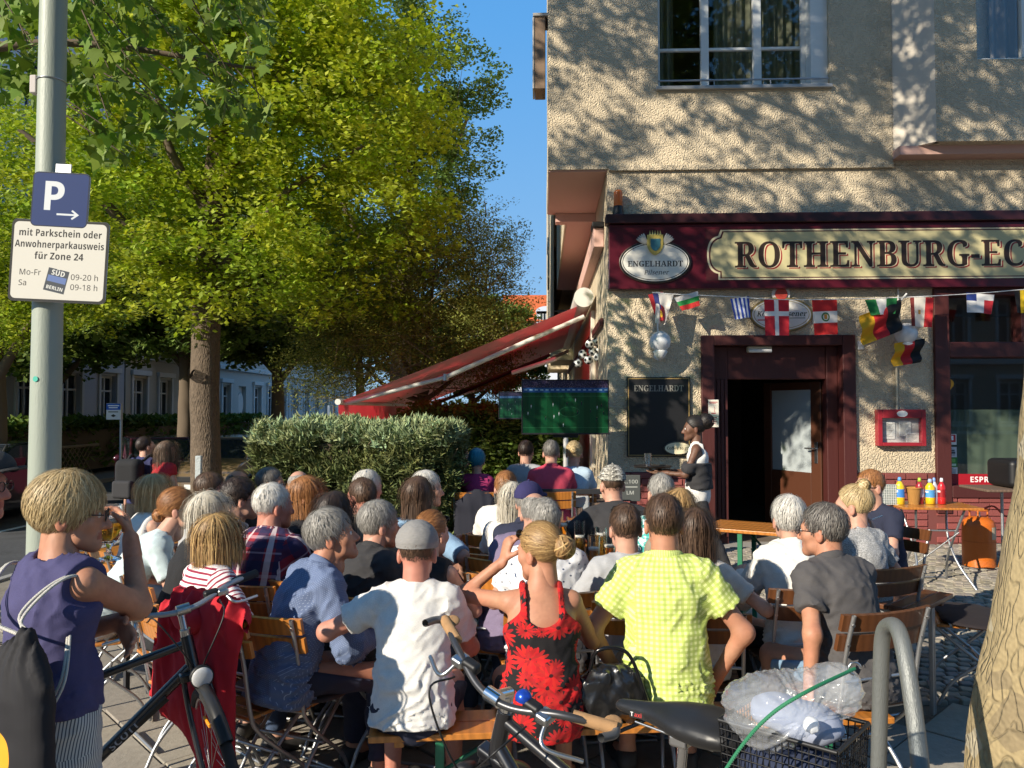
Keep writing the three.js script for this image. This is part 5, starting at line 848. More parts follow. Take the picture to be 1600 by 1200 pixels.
person({ px: 283, py: 762, D: 4.7, sex: 'f', face: -64, lean: 34, slouch: 14, hpitch: -4, hyaw: -10, label: 'auburn-haired seated woman in pale mint T-shirt, bent forward on her elbows', top: { kind: 'tee', m: F.mint, hem: -0.14 }, bottom: { m: F.paleDenim, len: 0.7 }, hair: H('ginger', 'pull', { bun: [0, -0.02, 0.115], bunR: 0.04 }), wear: [glasses(frameWire)] });
person({ px: 246, py: 744, D: 5.5, sex: 'f', face: -42, lean: 14, hyaw: -20, label: 'seated woman with short blond bob and white sleeveless top', top: { kind: 'less', m: F.white }, bottom: { m: F.paleDenim }, hair: H('blond', 'bob', { len: 0.085, vol: 0.02 }), armL: { to: [-0.12, 0.33, -0.36], pole: [-0.9, -0.6, 0.3] } });
person({ px: 332, py: 740, D: 5.5, face: -62, lean: 8, hyaw: -10, skin: 'red', label: 'brown-haired seated man in grey jacket, in profile by the tree', top: { kind: 'long', m: F.palegrey, collar: true }, bottom: { m: F.denim }, hair: H('brown', 'short', { len: 0.05, vol: 0.014 }) });
person({ px: 374, py: 736, D: 5.9, face: -30, lean: 6, skin: 'tan', label: 'bald seated man with sunglasses on the back of his head', top: { kind: 'tee', m: F.charcoal }, bottom: { m: F.denim }, hair: H('brown', 'short', { len: 0.01, vol: 0.003, crown: 0.08, recede: 1.3, n: 80 }), wear: [glasses(frameBlack, 0.08, darkLens)] });
person({ px: 378, py: 750, D: 4.85, face: -58, lean: 10, label: 'dark curly-haired seated man with glasses and pale blue shirt', top: { kind: 'polo', m: F.iceBlue, collar: true }, bottom: { m: F.denim }, hair: H('dark', 'short', { len: 0.05, vol: 0.02, curly: true }), wear: [glasses(frameBlack)] });
person({ px: 424, py: 732, D: 6.0, face: -75, lean: 6, skin: 'tan', label: 'seated man with glasses and blue shirt close to the hedge end', top: { kind: 'polo', m: F.denim, collar: true }, bottom: { m: F.denim }, hair: H('salt', 'short', { len: 0.03, vol: 0.011 }), wear: [glasses(frameBlack)] });
// ---------------------------------------------------------------- under the television and on the terrace
person({ px: 745, py: 704, D: 8.0, sex: 'f', face: 0, lean: 4, label: 'seated woman with turquoise hair and magenta top, coat over her chair', top: { kind: 'tee', m: F.magenta }, bottom: { m: F.black }, hair: { kind: 'short', c: [0.01, 0.16, 0.26], c2: [0.05, 0.4, 0.55], len: 0.06, vol: 0.02 } });
person({ px: 719, py: 696, D: 8.5, face: -70, lean: 14, label: 'seated man in pale and navy top turned towards the turquoise-haired woman', top: { kind: 'long', m: F.iceBlue }, bottom: { m: F.black }, hair: H('brown', 'short', {}) });
person({ px: 822, py: 690, D: 8.6, face: -12, lean: 6, label: 'dark-haired seated man in grey T-shirt in the shade under the television', top: { kind: 'tee', m: F.palegrey }, bottom: { m: F.black }, hair: H('dark', 'short', {}) });
person({ px: 861, py: 689, D: 7.9, face: 0, lean: 5, build: 1.1, label: 'seated man in coral pink shirt below the television', top: { kind: 'polo', m: F.pink, collar: true }, bottom: { m: F.black }, hair: H('salt', 'short', { len: 0.03 }) });
person({ px: 897, py: 691, D: 8.1, sex: 'f', face: -6, lean: 5, label: 'seated blond woman in pale blue top behind the television pole', top: { kind: 'tee', m: F.iceBlue }, bottom: { m: F.black }, hair: H('blond', 'pull', { bun: [0, 0.05, 0.11], bunR: 0.04 }) });
// ---------------------------------------------------------------- standing figures
const waitress = person({ px: 1084, py: 652, D: 7.7, sex: 'f', stand: true, face: 78, lean: 0, slouch: 4, skin: 'brown', hyaw: 8, label: 'waitress in white camisole and off-shoulder dark top carrying a tray by the doorway', top: { kind: 'tank', m: F.white, hem: -0.14, loose: 0.018, scoop: 0.05, fold: 0.006 }, bottom: { m: F.charcoal, loose: 0.006 }, hair: H('black', 'pull', { bun: [0, 0.08, 0.12], bunR: 0.08, curly: false, w: 0.008 }), armL: { to: [-0.12, 1.02, -0.32], abs: true, f: [0, 0, -1], n: [0, 1, 0], curl: 0.2 }, armR: { to: [0.1, 1.02, -0.32], abs: true, f: [0, 0, -1], n: [0, 1, 0], curl: 0.2 }, legL: { knee: [-0.09, 0.46, 0.1], foot: [-0.09, 0.1, 0.3] },
  wear: [(pl, root, k) => {
    const g = iso([flat(k.W.clone().add(V(0, -0.12, 0)), k.C.clone().add(V(0, -0.02, 0)), 0.17, 0.175, k.back, 0.72), ...k.arms.map((a) => cap(a.S.clone().lerp(a.E, 0.3), a.S.clone().lerp(a.E, 0.75), 0.068, 0.062))], { cell: 0.016, k: 0.03, cut: (x, y, z) => Math.max(y - k.C.y + 0.05, k.W.y - 0.14 - y), disp: (x, y, z) => 0.012 * Math.max(0, 1 - 3 * Math.abs(N3(x * 6, y * 14, z * 6))) });
    part('wrap_top', g, F.charcoal, root);
  }] });
const backpackMan = person({ px: 229, py: 683, D: 9.4, stand: true, face: -8, lean: 2, hpitch: -18, hyaw: -25, label: 'man in blue T-shirt and dark shorts walking off with a black backpack', top: { kind: 'tee', m: F.blueTee }, bottom: { m: F.black, len: 1.02, loose: 0.03 }, hair: H('dark', 'short', { len: 0.02, vol: 0.01 }) });
const redDress = person({ px: 262, py: 691, D: 9.2, sex: 'f', stand: true, face: -25, lean: 2, hyaw: -30, label: 'woman with long ash-brown hair and red top standing by the tree', top: { kind: 'cap', m: F.red }, bottom: { m: F.navy }, hair: H('brown', 'long', { c2: [0.3, 0.2, 0.13], len: 0.3, wide: 0.08 }) });
// ---------------------------------------------------------------- foreground left: woman drinking, man at the edge
const blonde = person({ px: 112, py: 748, D: 2.45, sex: 'f', stand: true, face: -26, lean: 1, slouch: 8, build: 1.12, armw: 1.2, hyaw: -40, hpitch: 2, skin: 'tan', cell: 0.009, hcell: 0.0034, label: 'blond woman in navy sleeveless top and seersucker trousers standing with a beer', top: { kind: 'less', m: F.violetTop, hem: 0.02, fold: 0.012, loose: 0.02, front: -0.0, neck: 0.085 }, bottom: { m: F.seersucker, loose: 0.022, rise: 0.08 }, hair: H('blond', 'short', { len: 0.1, vol: 0.02, lift: 0.014, mess: 0.3, n: 5000, seg: 7, w: 0.002, nape: -0.085, cell: 0.005, comb: 0.35 }),
  armR: { to: [0.0, 1.34, -0.27], abs: true, pole: [0.3, -1, 0], f: [-0.6, 0.55, -0.2], n: [-0.3, -0.3, 0.9], curl: 0.55 }, armL: { to: [0.04, 1.08, -0.2], abs: true, pole: [-0.8, -0.6, 0], f: [0.9, -0.45, 0.15], n: [0.1, 0, 1], curl: 0.3 }, wear: [glasses(frameBlack)] });
const edgeMan = person({ px: -38, py: 708, D: 2.75, stand: true, face: -70, lean: 2, hyaw: -10, skin: 'red', build: 1.1, label: 'man in dark T-shirt and flat cap at the pole, mostly hidden', top: { kind: 'tee', m: F.black }, bottom: { m: F.denim }, hair: H('grey', 'short', { len: 0.02, vol: 0.006 }), wear: [glasses(frameBlack), (pl) => { const d = new THREE.SphereGeometry(1, 28, 14, 0, 6.2832, 0, Math.PI * 0.55).scale(0.098, 0.075, 0.13).translate(0, 0.07, -0.012); pl('flat_cap', d, fab([0.05, 0.05, 0.05])); pl('cap_peak', new THREE.CylinderGeometry(0.075, 0.08, 0.008, 24, 1, false, Math.PI / 2, Math.PI).rotateX(0.2).translate(0, 0.058, -0.1), fab([0.045, 0.045, 0.045])); }] });
// ---------------------------------------------------------------- leaves, trees, hedges
function leafGeo(len, wid, lobes) { // one leaf from the origin along +y, slightly folded
  if (lobes) { const p = [[0, 0], [0.16, 0.06], [0.5, 0.02], [0.4, 0.22], [0.62, 0.5], [0.3, 0.46], [0.22, 0.62], [0, 1], [-0.22, 0.62], [-0.3, 0.46], [-0.62, 0.5], [-0.4, 0.22], [-0.5, 0.02], [-0.16, 0.06]]; const g = new THREE.ShapeGeometry(new THREE.Shape(p.map(([a, b]) => new THREE.Vector2(a * wid, b * len)))), q = g.attributes.position; for (let i = 0; i < q.count; i++) q.setZ(i, -Math.abs(q.getX(i)) * 0.25 - (q.getY(i) / len) ** 2 * len * 0.15); g.computeVertexNormals(); return g; }
  const g = new THREE.BufferGeometry(); g.setAttribute('position', new THREE.Float32BufferAttribute([0, 0, 0, wid / 2, len * 0.4, -wid * 0.14, 0, len * 0.45, 0, -wid / 2, len * 0.4, -wid * 0.14, 0, len, -len * 0.12], 3)); g.setIndex([0, 1, 2, 0, 2, 3, 1, 4, 2, 2, 4, 3]); g.computeVertexNormals(); g.setAttribute('uv', new THREE.Float32BufferAttribute(new Float32Array(10), 2)); return g;
}
function sprig(n, len, wid, spread, lobes) {
  const gs = []; for (let i = 0; i < n; i++) gs.push(at(leafGeo(len * rr(0.7, 1.15), wid * rr(0.7, 1.15), lobes), rr(-spread, spread), rr(-spread * 0.5, spread * 0.5), rr(-spread, spread), rr(0, 6.28), rr(0.7, 2.0), rr(-0.4, 0.4))); return merge(gs);
}
const leafM = (c, t = 0.45) => phys(c, { roughness: 0.75, transmission: t, thickness: 0, side: THREE.DoubleSide, specularIntensity: 0.35 });
function scatter(name, geo, m, pts, parent, vary = 0.3, hue) {
  const im = new THREE.InstancedMesh(geo, m, pts.length), m4 = new THREE.Matrix4(), q = new THREE.Quaternion(), e = new THREE.Euler();
  pts.forEach((p, i) => { const s = p[3] ?? rr(0.75, 1.25); m4.compose(V(p[0], p[1], p[2]), q.setFromEuler(e.set(rr(-0.5, 0.5), rr(0, 6.28), rr(-0.5, 0.5))), V(s, s, s)); im.setMatrixAt(i, m4); const k = 1 + rr(-vary, vary), h = p[4] ?? rr(-0.12, 0.2); im.setColorAt(i, col(k * (1 + h), k, k * (1 - h * 0.6))); });
  im.name = name; im.castShadow = im.receiveShadow = true; parent.add(im); im.userData.kind = 'stuff'; return im;
}
const barkMap = (c, fx2, fy2) => dataTex(256, 256, (u, v) => { const n = tn(u, v, fx2, 2), r = 1 - Math.abs(tn((u + 0.05 * tn(u, v, 8, 5) + 1) % 1, v, fx2 * 1.6, 8)) * 1.6, k = 0.75 + 0.3 * n + 0.25 * (r - 0.5) + 0.2 * tn(u, v, fy2, 11); return c.map((x) => lin2s(clamp(x * k, 0, 1))); }, true);
const barkBump = dataTex(256, 256, (u, v) => { const w = (u + 0.05 * tn(u, v, 6, 5) + 1) % 1; return clamp(0.5 + 0.9 * (Math.abs(tn(w, v * 0.999, 14, 8)) - 0.25) + 0.4 * tn(u, v, 40, 3), 0, 1); });
const bark = std([1, 1, 1], { map: rep(barkMap([0.15, 0.11, 0.075], 12, 40), 1, 1), bumpMap: rep(barkBump, 1.5, 0.6), bumpScale: 0.03, roughness: 0.95 });
const darkBark = std([0.12, 0.09, 0.062], { roughness: 0.95 });
const trunkGeo = (pts, rs, n = 18, knob = 0.03, sd = 0) => { // tapered, knobbly trunk along points
  const c = new THREE.CatmullRomCurve3(pts.map((p) => V(...p))), seg = pts.length * 10, P = [], U = [], I = []; const fr = c.computeFrenetFrames(seg, false); let run = 0;
  for (let j = 0; j <= seg; j++) { const t = j / seg, p = c.getPointAt(t), k = t * (rs.length - 1), i = Math.min(rs.length - 2, Math.floor(k)), r = lerp(rs[i], rs[i + 1], k - i); if (j) run += p.distanceTo(c.getPointAt((j - 1) / seg)); for (let a = 0; a <= n; a++) { const an = a / n * 6.28318, q = r * (1 + knob * 2 * N3(Math.cos(an) * 1.6 + sd, run * 2.2, Math.sin(an) * 1.6) + knob * 0.8 * N3(Math.cos(an) * 6, run * 5, Math.sin(an) * 6 + sd)), d = fr.normals[j].clone().multiplyScalar(Math.cos(an) * q).addScaledVector(fr.binormals[j], Math.sin(an) * q); P.push(p.x + d.x, p.y + d.y, p.z + d.z); U.push(a / n * 2, run); } }
  for (let j = 0; j < seg; j++) for (let a = 0; a < n; a++) { const o = j * (n + 1) + a; I.push(o, o + 1, o + n + 1, o + 1, o + n + 2, o + n + 1); }
  const g = new THREE.BufferGeometry(); g.setAttribute('position', new THREE.Float32BufferAttribute(P, 3)); g.setAttribute('uv', new THREE.Float32BufferAttribute(U, 2)); g.setIndex(I); g.computeVertexNormals(); return g;
};
// leaf spots: clumps spread through each lobe, thicker near its surface, with gaps left by a coarse noise
function lobePts(lobes, n, { gap = 0.0, gf = 1.1, shell = 0.45, clump = 0.35, per = 9, flatten = 0.5, sd = 0 } = {}) {
  const out = [], vol = lobes.map((l) => l[3] * l[4] * (l[5] ?? l[3])), tot = vol.reduce((a, b) => a + b, 0);
  lobes.forEach((l, li) => {
    let k = Math.round(n / per * vol[li] / tot), guard = 0;
    while (k > 0 && guard++ < n * 4) {
      const y = rr(-1, 1), a = rr(0, 6.283), q = Math.sqrt(1 - y * y), r = shell + (1 - shell) * Math.pow(rnd(), 0.6), c = V(l[0] + l[3] * q * Math.cos(a) * r, l[1] + l[4] * y * r, l[2] + (l[5] ?? l[3]) * q * Math.sin(a) * r);
      if (N3(c.x * gf + sd, c.y * gf * 1.3, c.z * gf) < gap) continue; k--;
      const tint = rr(-0.1, 0.16);
      for (let i = 0; i < per; i++) out.push([c.x + rr(-1, 1) * clump, c.y + rr(-1, 1) * clump * flatten, c.z + rr(-1, 1) * clump, undefined, tint + rr(-0.06, 0.06)]);
    }
  });
  return out;
}
function tree(name, label, [x, z], { trunk, rs, limbs = [], lobes, n, leaf, mat, barkM = bark, opts = {}, gy, group, vary, twigs = 0, twigM = darkBark }) {
  const t = thing(name, label, 'tree', [x, gy ?? ground(x, z), z], 0, group);
  part('trunk', [trunkGeo(trunk, rs, 20, 0.035, x)], barkM, t);
  for (const l of limbs) part('limb', trunkGeo(l.p, l.r, 9, 0.03, l.p[0][0]), l.m ?? darkBark, t);
  const pts = lobePts(lobes, n, opts);
  scatter('crown', leaf, mat, pts, t, vary);
  if (twigs) { const g = []; for (let i = 0; i < twigs; i++) { const p = pts[Math.floor(rnd() * pts.length)], l = lobes[Math.floor(rnd() * lobes.length)], c = V(l[0], l[1] - l[4] * 0.5, l[2]); const a = V(p[0], p[1], p[2]), b = a.clone().lerp(c, rr(0.25, 0.6)); g.push(bar(b, a, 0.014, 4, 0.004)); } const tw = part('twigs', g, twigM, t); tw.userData.kind = 'stuff'; }
  return t;
}
reseed(21);
const lindenLeaf = sprig(7, 0.085, 0.07, 0.13), smallLeaf = sprig(7, 0.11, 0.075, 0.2), fineLeaf = sprig(8, 0.055, 0.03, 0.12), bigLeaf = sprig(6, 0.2, 0.16, 0.3), mapleLeaf = leafGeo(0.15, 0.15, true), mapleSprig = sprig(4, 0.15, 0.15, 0.16, true);
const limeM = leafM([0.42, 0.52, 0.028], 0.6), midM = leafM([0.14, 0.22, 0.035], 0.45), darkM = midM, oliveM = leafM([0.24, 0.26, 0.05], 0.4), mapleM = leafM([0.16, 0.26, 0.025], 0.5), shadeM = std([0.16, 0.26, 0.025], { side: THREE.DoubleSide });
// the street linden with its bright crown
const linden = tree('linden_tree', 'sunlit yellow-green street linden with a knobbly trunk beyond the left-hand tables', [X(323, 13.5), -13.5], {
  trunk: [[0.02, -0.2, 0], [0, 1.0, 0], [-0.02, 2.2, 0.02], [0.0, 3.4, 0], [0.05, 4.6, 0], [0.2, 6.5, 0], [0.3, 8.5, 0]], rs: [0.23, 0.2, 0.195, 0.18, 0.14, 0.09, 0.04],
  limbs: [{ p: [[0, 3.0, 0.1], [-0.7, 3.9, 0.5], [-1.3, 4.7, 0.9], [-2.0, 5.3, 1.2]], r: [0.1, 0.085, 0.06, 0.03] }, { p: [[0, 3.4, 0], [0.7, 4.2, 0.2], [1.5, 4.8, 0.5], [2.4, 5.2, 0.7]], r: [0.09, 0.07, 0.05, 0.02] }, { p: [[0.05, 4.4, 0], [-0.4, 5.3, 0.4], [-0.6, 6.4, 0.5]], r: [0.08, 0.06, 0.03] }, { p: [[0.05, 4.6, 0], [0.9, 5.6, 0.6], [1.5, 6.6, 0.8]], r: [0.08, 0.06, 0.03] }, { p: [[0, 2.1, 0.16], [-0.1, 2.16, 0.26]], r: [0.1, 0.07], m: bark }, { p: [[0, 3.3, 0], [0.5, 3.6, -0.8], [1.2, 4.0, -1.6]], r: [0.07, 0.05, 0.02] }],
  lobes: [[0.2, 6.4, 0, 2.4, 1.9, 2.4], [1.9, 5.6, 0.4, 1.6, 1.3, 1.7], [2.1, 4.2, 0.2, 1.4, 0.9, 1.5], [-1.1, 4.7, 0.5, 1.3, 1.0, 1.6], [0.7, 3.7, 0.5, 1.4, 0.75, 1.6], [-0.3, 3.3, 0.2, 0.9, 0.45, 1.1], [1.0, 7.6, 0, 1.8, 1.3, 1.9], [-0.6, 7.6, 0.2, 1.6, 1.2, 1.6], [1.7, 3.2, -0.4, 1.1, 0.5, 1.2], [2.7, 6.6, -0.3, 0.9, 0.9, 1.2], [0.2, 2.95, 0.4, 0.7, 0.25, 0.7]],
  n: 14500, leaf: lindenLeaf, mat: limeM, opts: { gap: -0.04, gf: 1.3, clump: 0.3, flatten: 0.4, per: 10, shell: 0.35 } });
linden.scale.setScalar(1.22);
// taller, darker tree further up the street
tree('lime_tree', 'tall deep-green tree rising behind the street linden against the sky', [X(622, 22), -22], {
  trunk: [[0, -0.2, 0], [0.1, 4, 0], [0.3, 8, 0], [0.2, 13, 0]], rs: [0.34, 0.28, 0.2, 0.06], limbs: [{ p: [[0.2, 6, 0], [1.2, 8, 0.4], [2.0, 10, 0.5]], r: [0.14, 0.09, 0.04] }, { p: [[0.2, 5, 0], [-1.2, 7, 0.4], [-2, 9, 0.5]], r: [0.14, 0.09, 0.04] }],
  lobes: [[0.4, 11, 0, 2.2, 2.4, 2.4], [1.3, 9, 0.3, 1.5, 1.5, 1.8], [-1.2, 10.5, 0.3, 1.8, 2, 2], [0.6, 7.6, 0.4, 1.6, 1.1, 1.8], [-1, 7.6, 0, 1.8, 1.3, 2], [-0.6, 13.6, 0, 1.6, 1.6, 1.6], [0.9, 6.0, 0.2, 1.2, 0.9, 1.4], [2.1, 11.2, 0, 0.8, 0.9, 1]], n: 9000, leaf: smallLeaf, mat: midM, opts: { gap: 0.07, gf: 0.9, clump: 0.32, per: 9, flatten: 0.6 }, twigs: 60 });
// thin olive-leaved tree beside the side street
tree('robinia_tree', 'loose olive-green tree with fine arching twigs behind the red awning', [X(660, 15.5), -15.5], {
  trunk: [[0, -0.2, 0], [0.1, 1.4, 0], [-0.1, 2.4, 0]], rs: [0.14, 0.12, 0.08], limbs: [[1.2, 4.6, 0.3], [-1.2, 4.4, 0.4], [0.4, 5.2, 0.5], [-0.5, 5.0, -0.4], [1.5, 3.4, 0.8], [-1.6, 3.2, 0.6]].map(([a, b, c]) => ({ p: [[0, 1.9, 0], [a * 0.4, b * 0.68, c * 0.4], [a, b, c]], r: [0.055, 0.035, 0.01] })),
  lobes: [[0.2, 4.6, 0.2, 1.7, 1.2, 1.6], [1.2, 3.7, 0.4, 1.0, 1.1, 1.3], [-1.2, 3.7, 0.4, 1.2, 1.2, 1.4], [0.1, 2.9, 0.8, 1.7, 0.9, 1.0], [1.35, 5.1, 0, 0.7, 0.7, 0.9], [-1.7, 2.6, 0.5, 1.0, 0.9, 1.2], [1.3, 2.4, 0.6, 0.8, 0.9, 1]], n: 11500, leaf: fineLeaf, mat: oliveM, opts: { gap: -0.06, gf: 1.5, clump: 0.34, per: 9, flatten: 0.8, shell: 0.2 }, twigs: 260, twigM: std([0.2, 0.17, 0.1]) });
// shaded street trees on the far side and a bright one at the left edge
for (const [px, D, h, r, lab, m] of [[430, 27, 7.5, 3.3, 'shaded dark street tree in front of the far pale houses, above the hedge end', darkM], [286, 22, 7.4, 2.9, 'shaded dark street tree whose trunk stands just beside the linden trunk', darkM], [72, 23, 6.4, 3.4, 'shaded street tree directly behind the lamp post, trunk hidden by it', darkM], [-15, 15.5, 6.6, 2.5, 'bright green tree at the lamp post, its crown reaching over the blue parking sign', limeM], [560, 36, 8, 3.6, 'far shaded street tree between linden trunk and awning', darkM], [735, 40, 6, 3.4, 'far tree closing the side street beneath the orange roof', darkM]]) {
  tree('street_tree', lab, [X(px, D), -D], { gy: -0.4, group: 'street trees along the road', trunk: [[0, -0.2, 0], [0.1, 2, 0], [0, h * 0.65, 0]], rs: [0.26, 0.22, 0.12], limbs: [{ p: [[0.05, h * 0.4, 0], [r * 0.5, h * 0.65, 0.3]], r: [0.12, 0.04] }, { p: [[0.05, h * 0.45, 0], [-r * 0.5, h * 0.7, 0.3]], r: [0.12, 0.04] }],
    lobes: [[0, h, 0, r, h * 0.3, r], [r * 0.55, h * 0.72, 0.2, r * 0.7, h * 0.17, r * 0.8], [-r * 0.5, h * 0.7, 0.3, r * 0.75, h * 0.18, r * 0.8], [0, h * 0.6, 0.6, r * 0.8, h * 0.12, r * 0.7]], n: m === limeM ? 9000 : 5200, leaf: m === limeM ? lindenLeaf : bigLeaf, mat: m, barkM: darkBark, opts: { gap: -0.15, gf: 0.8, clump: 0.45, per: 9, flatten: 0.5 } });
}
// maple at the left edge: one branch of lobed leaves hangs into view over the lamp post
{
  const mx = -7.4, mz = -6.2;
  const t = tree('maple_tree', 'maple whose dark lobed leaves hang over the lamp post', [mx, mz], { gy: -0.4, trunk: [[0, -0.2, 0], [0.1, 2.4, 0], [0.2, 5, 0], [0.2, 8, 0]], rs: [0.25, 0.22, 0.16, 0.08], limbs: [{ p: [[0.1, 3.6, 0], [1.6, 4.6, 0.3], [3.4, 5.1, 0.1], [5.0, 5.0, -0.2]], r: [0.1, 0.07, 0.035, 0.012] }, { p: [[0.2, 4.6, 0], [1.8, 6, 0.4], [3.2, 6.6, 0.5]], r: [0.1, 0.06, 0.02] }],
    lobes: [[-1.2, 7.4, 0.6, 1.3, 1.2, 1.2]], n: 400, leaf: mapleSprig, mat: mapleM, opts: { gap: -0.05, gf: 1, clump: 0.3, per: 8, flatten: 0.7 } });
  const hang = []; reseed(44);
  for (let i = 0; i < 1900; i++) { const px = Math.pow(rnd(), 0.9) * 445 - 25, D = rr(5.3, 7.4), lim = 285 - Math.max(0, px - 120) * 0.25 + 40 * N3(px * 0.02, 3, 1) - (px < 130 ? 110 : 0), py = -80 + rnd() * (lim + 80); if (N3(px * 0.018, py * 0.018, 5) < -0.2) continue; hang.push([X(px, D) - mx, Y(py, D, px) + 0.5, -D - mz, rr(0.55, 0.95)]); }
  const im = scatter('hanging_leaves', mapleLeaf, mapleM, hang, t, 0.35); const m4 = new THREE.Matrix4(), q = new THREE.Quaternion(), e = new THREE.Euler();
  hang.forEach((p, i) => { m4.compose(V(p[0], p[1], p[2]), q.setFromEuler(e.set(rr(1.9, 3.3), rr(0, 6.28), rr(-0.5, 0.5))), V(p[3], p[3], p[3])); im.setMatrixAt(i, m4); });
  const tw = []; for (let i = 0; i < 90; i++) { const p = hang[Math.floor(rnd() * hang.length)]; tw.push(bar([p[0], p[1], p[2]], [p[0] - rr(0.1, 0.5), p[1] + rr(0.2, 0.6), p[2] + rr(-0.1, 0.3)], 0.004, 4, 0.006)); } part('twigs', tw, darkBark, t).userData.kind = 'stuff';
}
// the pale trunk at the right edge
{
  const tx = X(1704, 2.7), tz = -2.7, fis = (u, v) => Math.abs(tn((u + 0.05 * tn(u, v, 5, 6) + 1) % 1, (v * 0.35) % 1, 26, 4)), planeBark = std([1, 1, 1], { map: rep(dataTex(512, 512, (u, v) => { const a = tn(u, v, 5, 1) + 0.5 * tn(u, v, 13, 2), k = 0.9 + 0.16 * tn(u, v, 70, 7) + 0.15 * tn(u, v, 30, 9) - 0.16 * (1 - sstep(0, 0.06, fis(u, v))), c = a > 0.3 ? [0.45, 0.39, 0.27] : a < -0.3 ? [0.27, 0.21, 0.12] : [0.36, 0.28, 0.15]; return c.map((x) => lin2s(clamp(x * k, 0, 1))); }, true), 1, 1), bumpMap: rep(dataTex(512, 512, (u, v) => clamp(0.4 + 0.35 * sstep(0, 0.1, fis(u, v)) + 0.2 * tn(u, v, 60, 3) + 0.25 * tn(u, v, 13, 2), 0, 1)), 1, 1), bumpScale: 0.016, roughness: 0.95 });
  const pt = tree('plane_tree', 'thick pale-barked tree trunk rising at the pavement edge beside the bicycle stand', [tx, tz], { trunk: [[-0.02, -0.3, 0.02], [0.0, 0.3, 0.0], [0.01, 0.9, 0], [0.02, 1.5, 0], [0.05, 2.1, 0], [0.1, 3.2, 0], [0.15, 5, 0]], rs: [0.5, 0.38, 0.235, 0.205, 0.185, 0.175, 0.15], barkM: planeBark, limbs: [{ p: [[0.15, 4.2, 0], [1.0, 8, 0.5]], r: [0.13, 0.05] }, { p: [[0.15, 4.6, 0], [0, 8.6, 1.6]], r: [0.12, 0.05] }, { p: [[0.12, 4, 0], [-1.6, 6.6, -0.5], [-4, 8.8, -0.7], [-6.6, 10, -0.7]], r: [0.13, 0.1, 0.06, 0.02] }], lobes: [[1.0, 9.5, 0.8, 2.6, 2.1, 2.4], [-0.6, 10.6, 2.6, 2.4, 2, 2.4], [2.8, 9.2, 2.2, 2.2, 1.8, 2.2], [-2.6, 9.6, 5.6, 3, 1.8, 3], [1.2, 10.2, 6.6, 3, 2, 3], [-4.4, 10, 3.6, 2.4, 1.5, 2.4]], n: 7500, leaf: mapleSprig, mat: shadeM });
  // the part of its crown over the tables, whose leaves dapple the facade
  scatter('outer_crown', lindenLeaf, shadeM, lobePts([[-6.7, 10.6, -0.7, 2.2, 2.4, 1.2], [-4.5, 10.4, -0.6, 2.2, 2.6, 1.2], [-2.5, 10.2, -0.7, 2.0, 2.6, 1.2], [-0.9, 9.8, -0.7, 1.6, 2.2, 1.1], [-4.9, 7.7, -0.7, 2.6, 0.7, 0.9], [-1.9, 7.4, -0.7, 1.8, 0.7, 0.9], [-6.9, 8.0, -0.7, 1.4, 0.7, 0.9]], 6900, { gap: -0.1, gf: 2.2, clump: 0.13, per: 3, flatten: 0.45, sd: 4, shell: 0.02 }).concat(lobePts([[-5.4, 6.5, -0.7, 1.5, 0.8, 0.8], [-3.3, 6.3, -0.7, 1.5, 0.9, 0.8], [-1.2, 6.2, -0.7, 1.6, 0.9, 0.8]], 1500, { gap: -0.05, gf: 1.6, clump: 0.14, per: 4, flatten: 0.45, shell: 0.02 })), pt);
}
// hedges: a clipped conifer hedge behind the left tables, darker shrubs behind it
function hedge(name, label, x0, x1, z0, z1, h, n, m, geo, gy, topM) {
  const t = thing(name, label, 'hedge', [(x0 + x1) / 2, gy, (z0 + z1) / 2]), w = (x1 - x0) / 2, d = (z1 - z0) / 2;
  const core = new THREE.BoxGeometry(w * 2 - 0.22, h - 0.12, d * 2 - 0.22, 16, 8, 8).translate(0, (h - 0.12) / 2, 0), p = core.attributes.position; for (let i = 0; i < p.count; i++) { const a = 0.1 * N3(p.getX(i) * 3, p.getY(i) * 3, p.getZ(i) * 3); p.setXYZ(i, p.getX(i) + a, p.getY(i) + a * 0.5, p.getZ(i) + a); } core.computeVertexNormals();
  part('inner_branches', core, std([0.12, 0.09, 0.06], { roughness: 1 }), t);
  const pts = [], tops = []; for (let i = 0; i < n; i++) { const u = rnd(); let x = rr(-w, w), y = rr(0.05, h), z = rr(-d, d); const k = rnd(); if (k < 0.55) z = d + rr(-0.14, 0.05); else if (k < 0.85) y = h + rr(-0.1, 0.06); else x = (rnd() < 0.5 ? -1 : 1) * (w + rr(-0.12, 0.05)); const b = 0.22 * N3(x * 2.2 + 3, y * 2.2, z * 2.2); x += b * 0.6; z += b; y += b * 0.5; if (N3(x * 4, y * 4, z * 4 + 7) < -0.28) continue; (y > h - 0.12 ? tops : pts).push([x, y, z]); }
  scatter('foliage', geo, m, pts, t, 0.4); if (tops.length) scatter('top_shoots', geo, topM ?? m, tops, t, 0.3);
  const tw = []; for (let i = 0; i < 60; i++) { const x = rr(-w, w), y = rr(0.3, h - 0.1); tw.push(bar([x, y, d - 0.15], [x + rr(-0.2, 0.2), y + rr(0.1, 0.35), d + 0.03], 0.006, 4, 0.003)); } part('stems', tw, std([0.2, 0.15, 0.09]), t).userData.kind = 'stuff'; return t;
}
reseed(31);
const needle = sprig(16, 0.085, 0.02, 0.045), hedgeM = std([0.13, 0.16, 0.05], { side: THREE.DoubleSide }), topM = std([0.27, 0.34, 0.17], { side: THREE.DoubleSide });
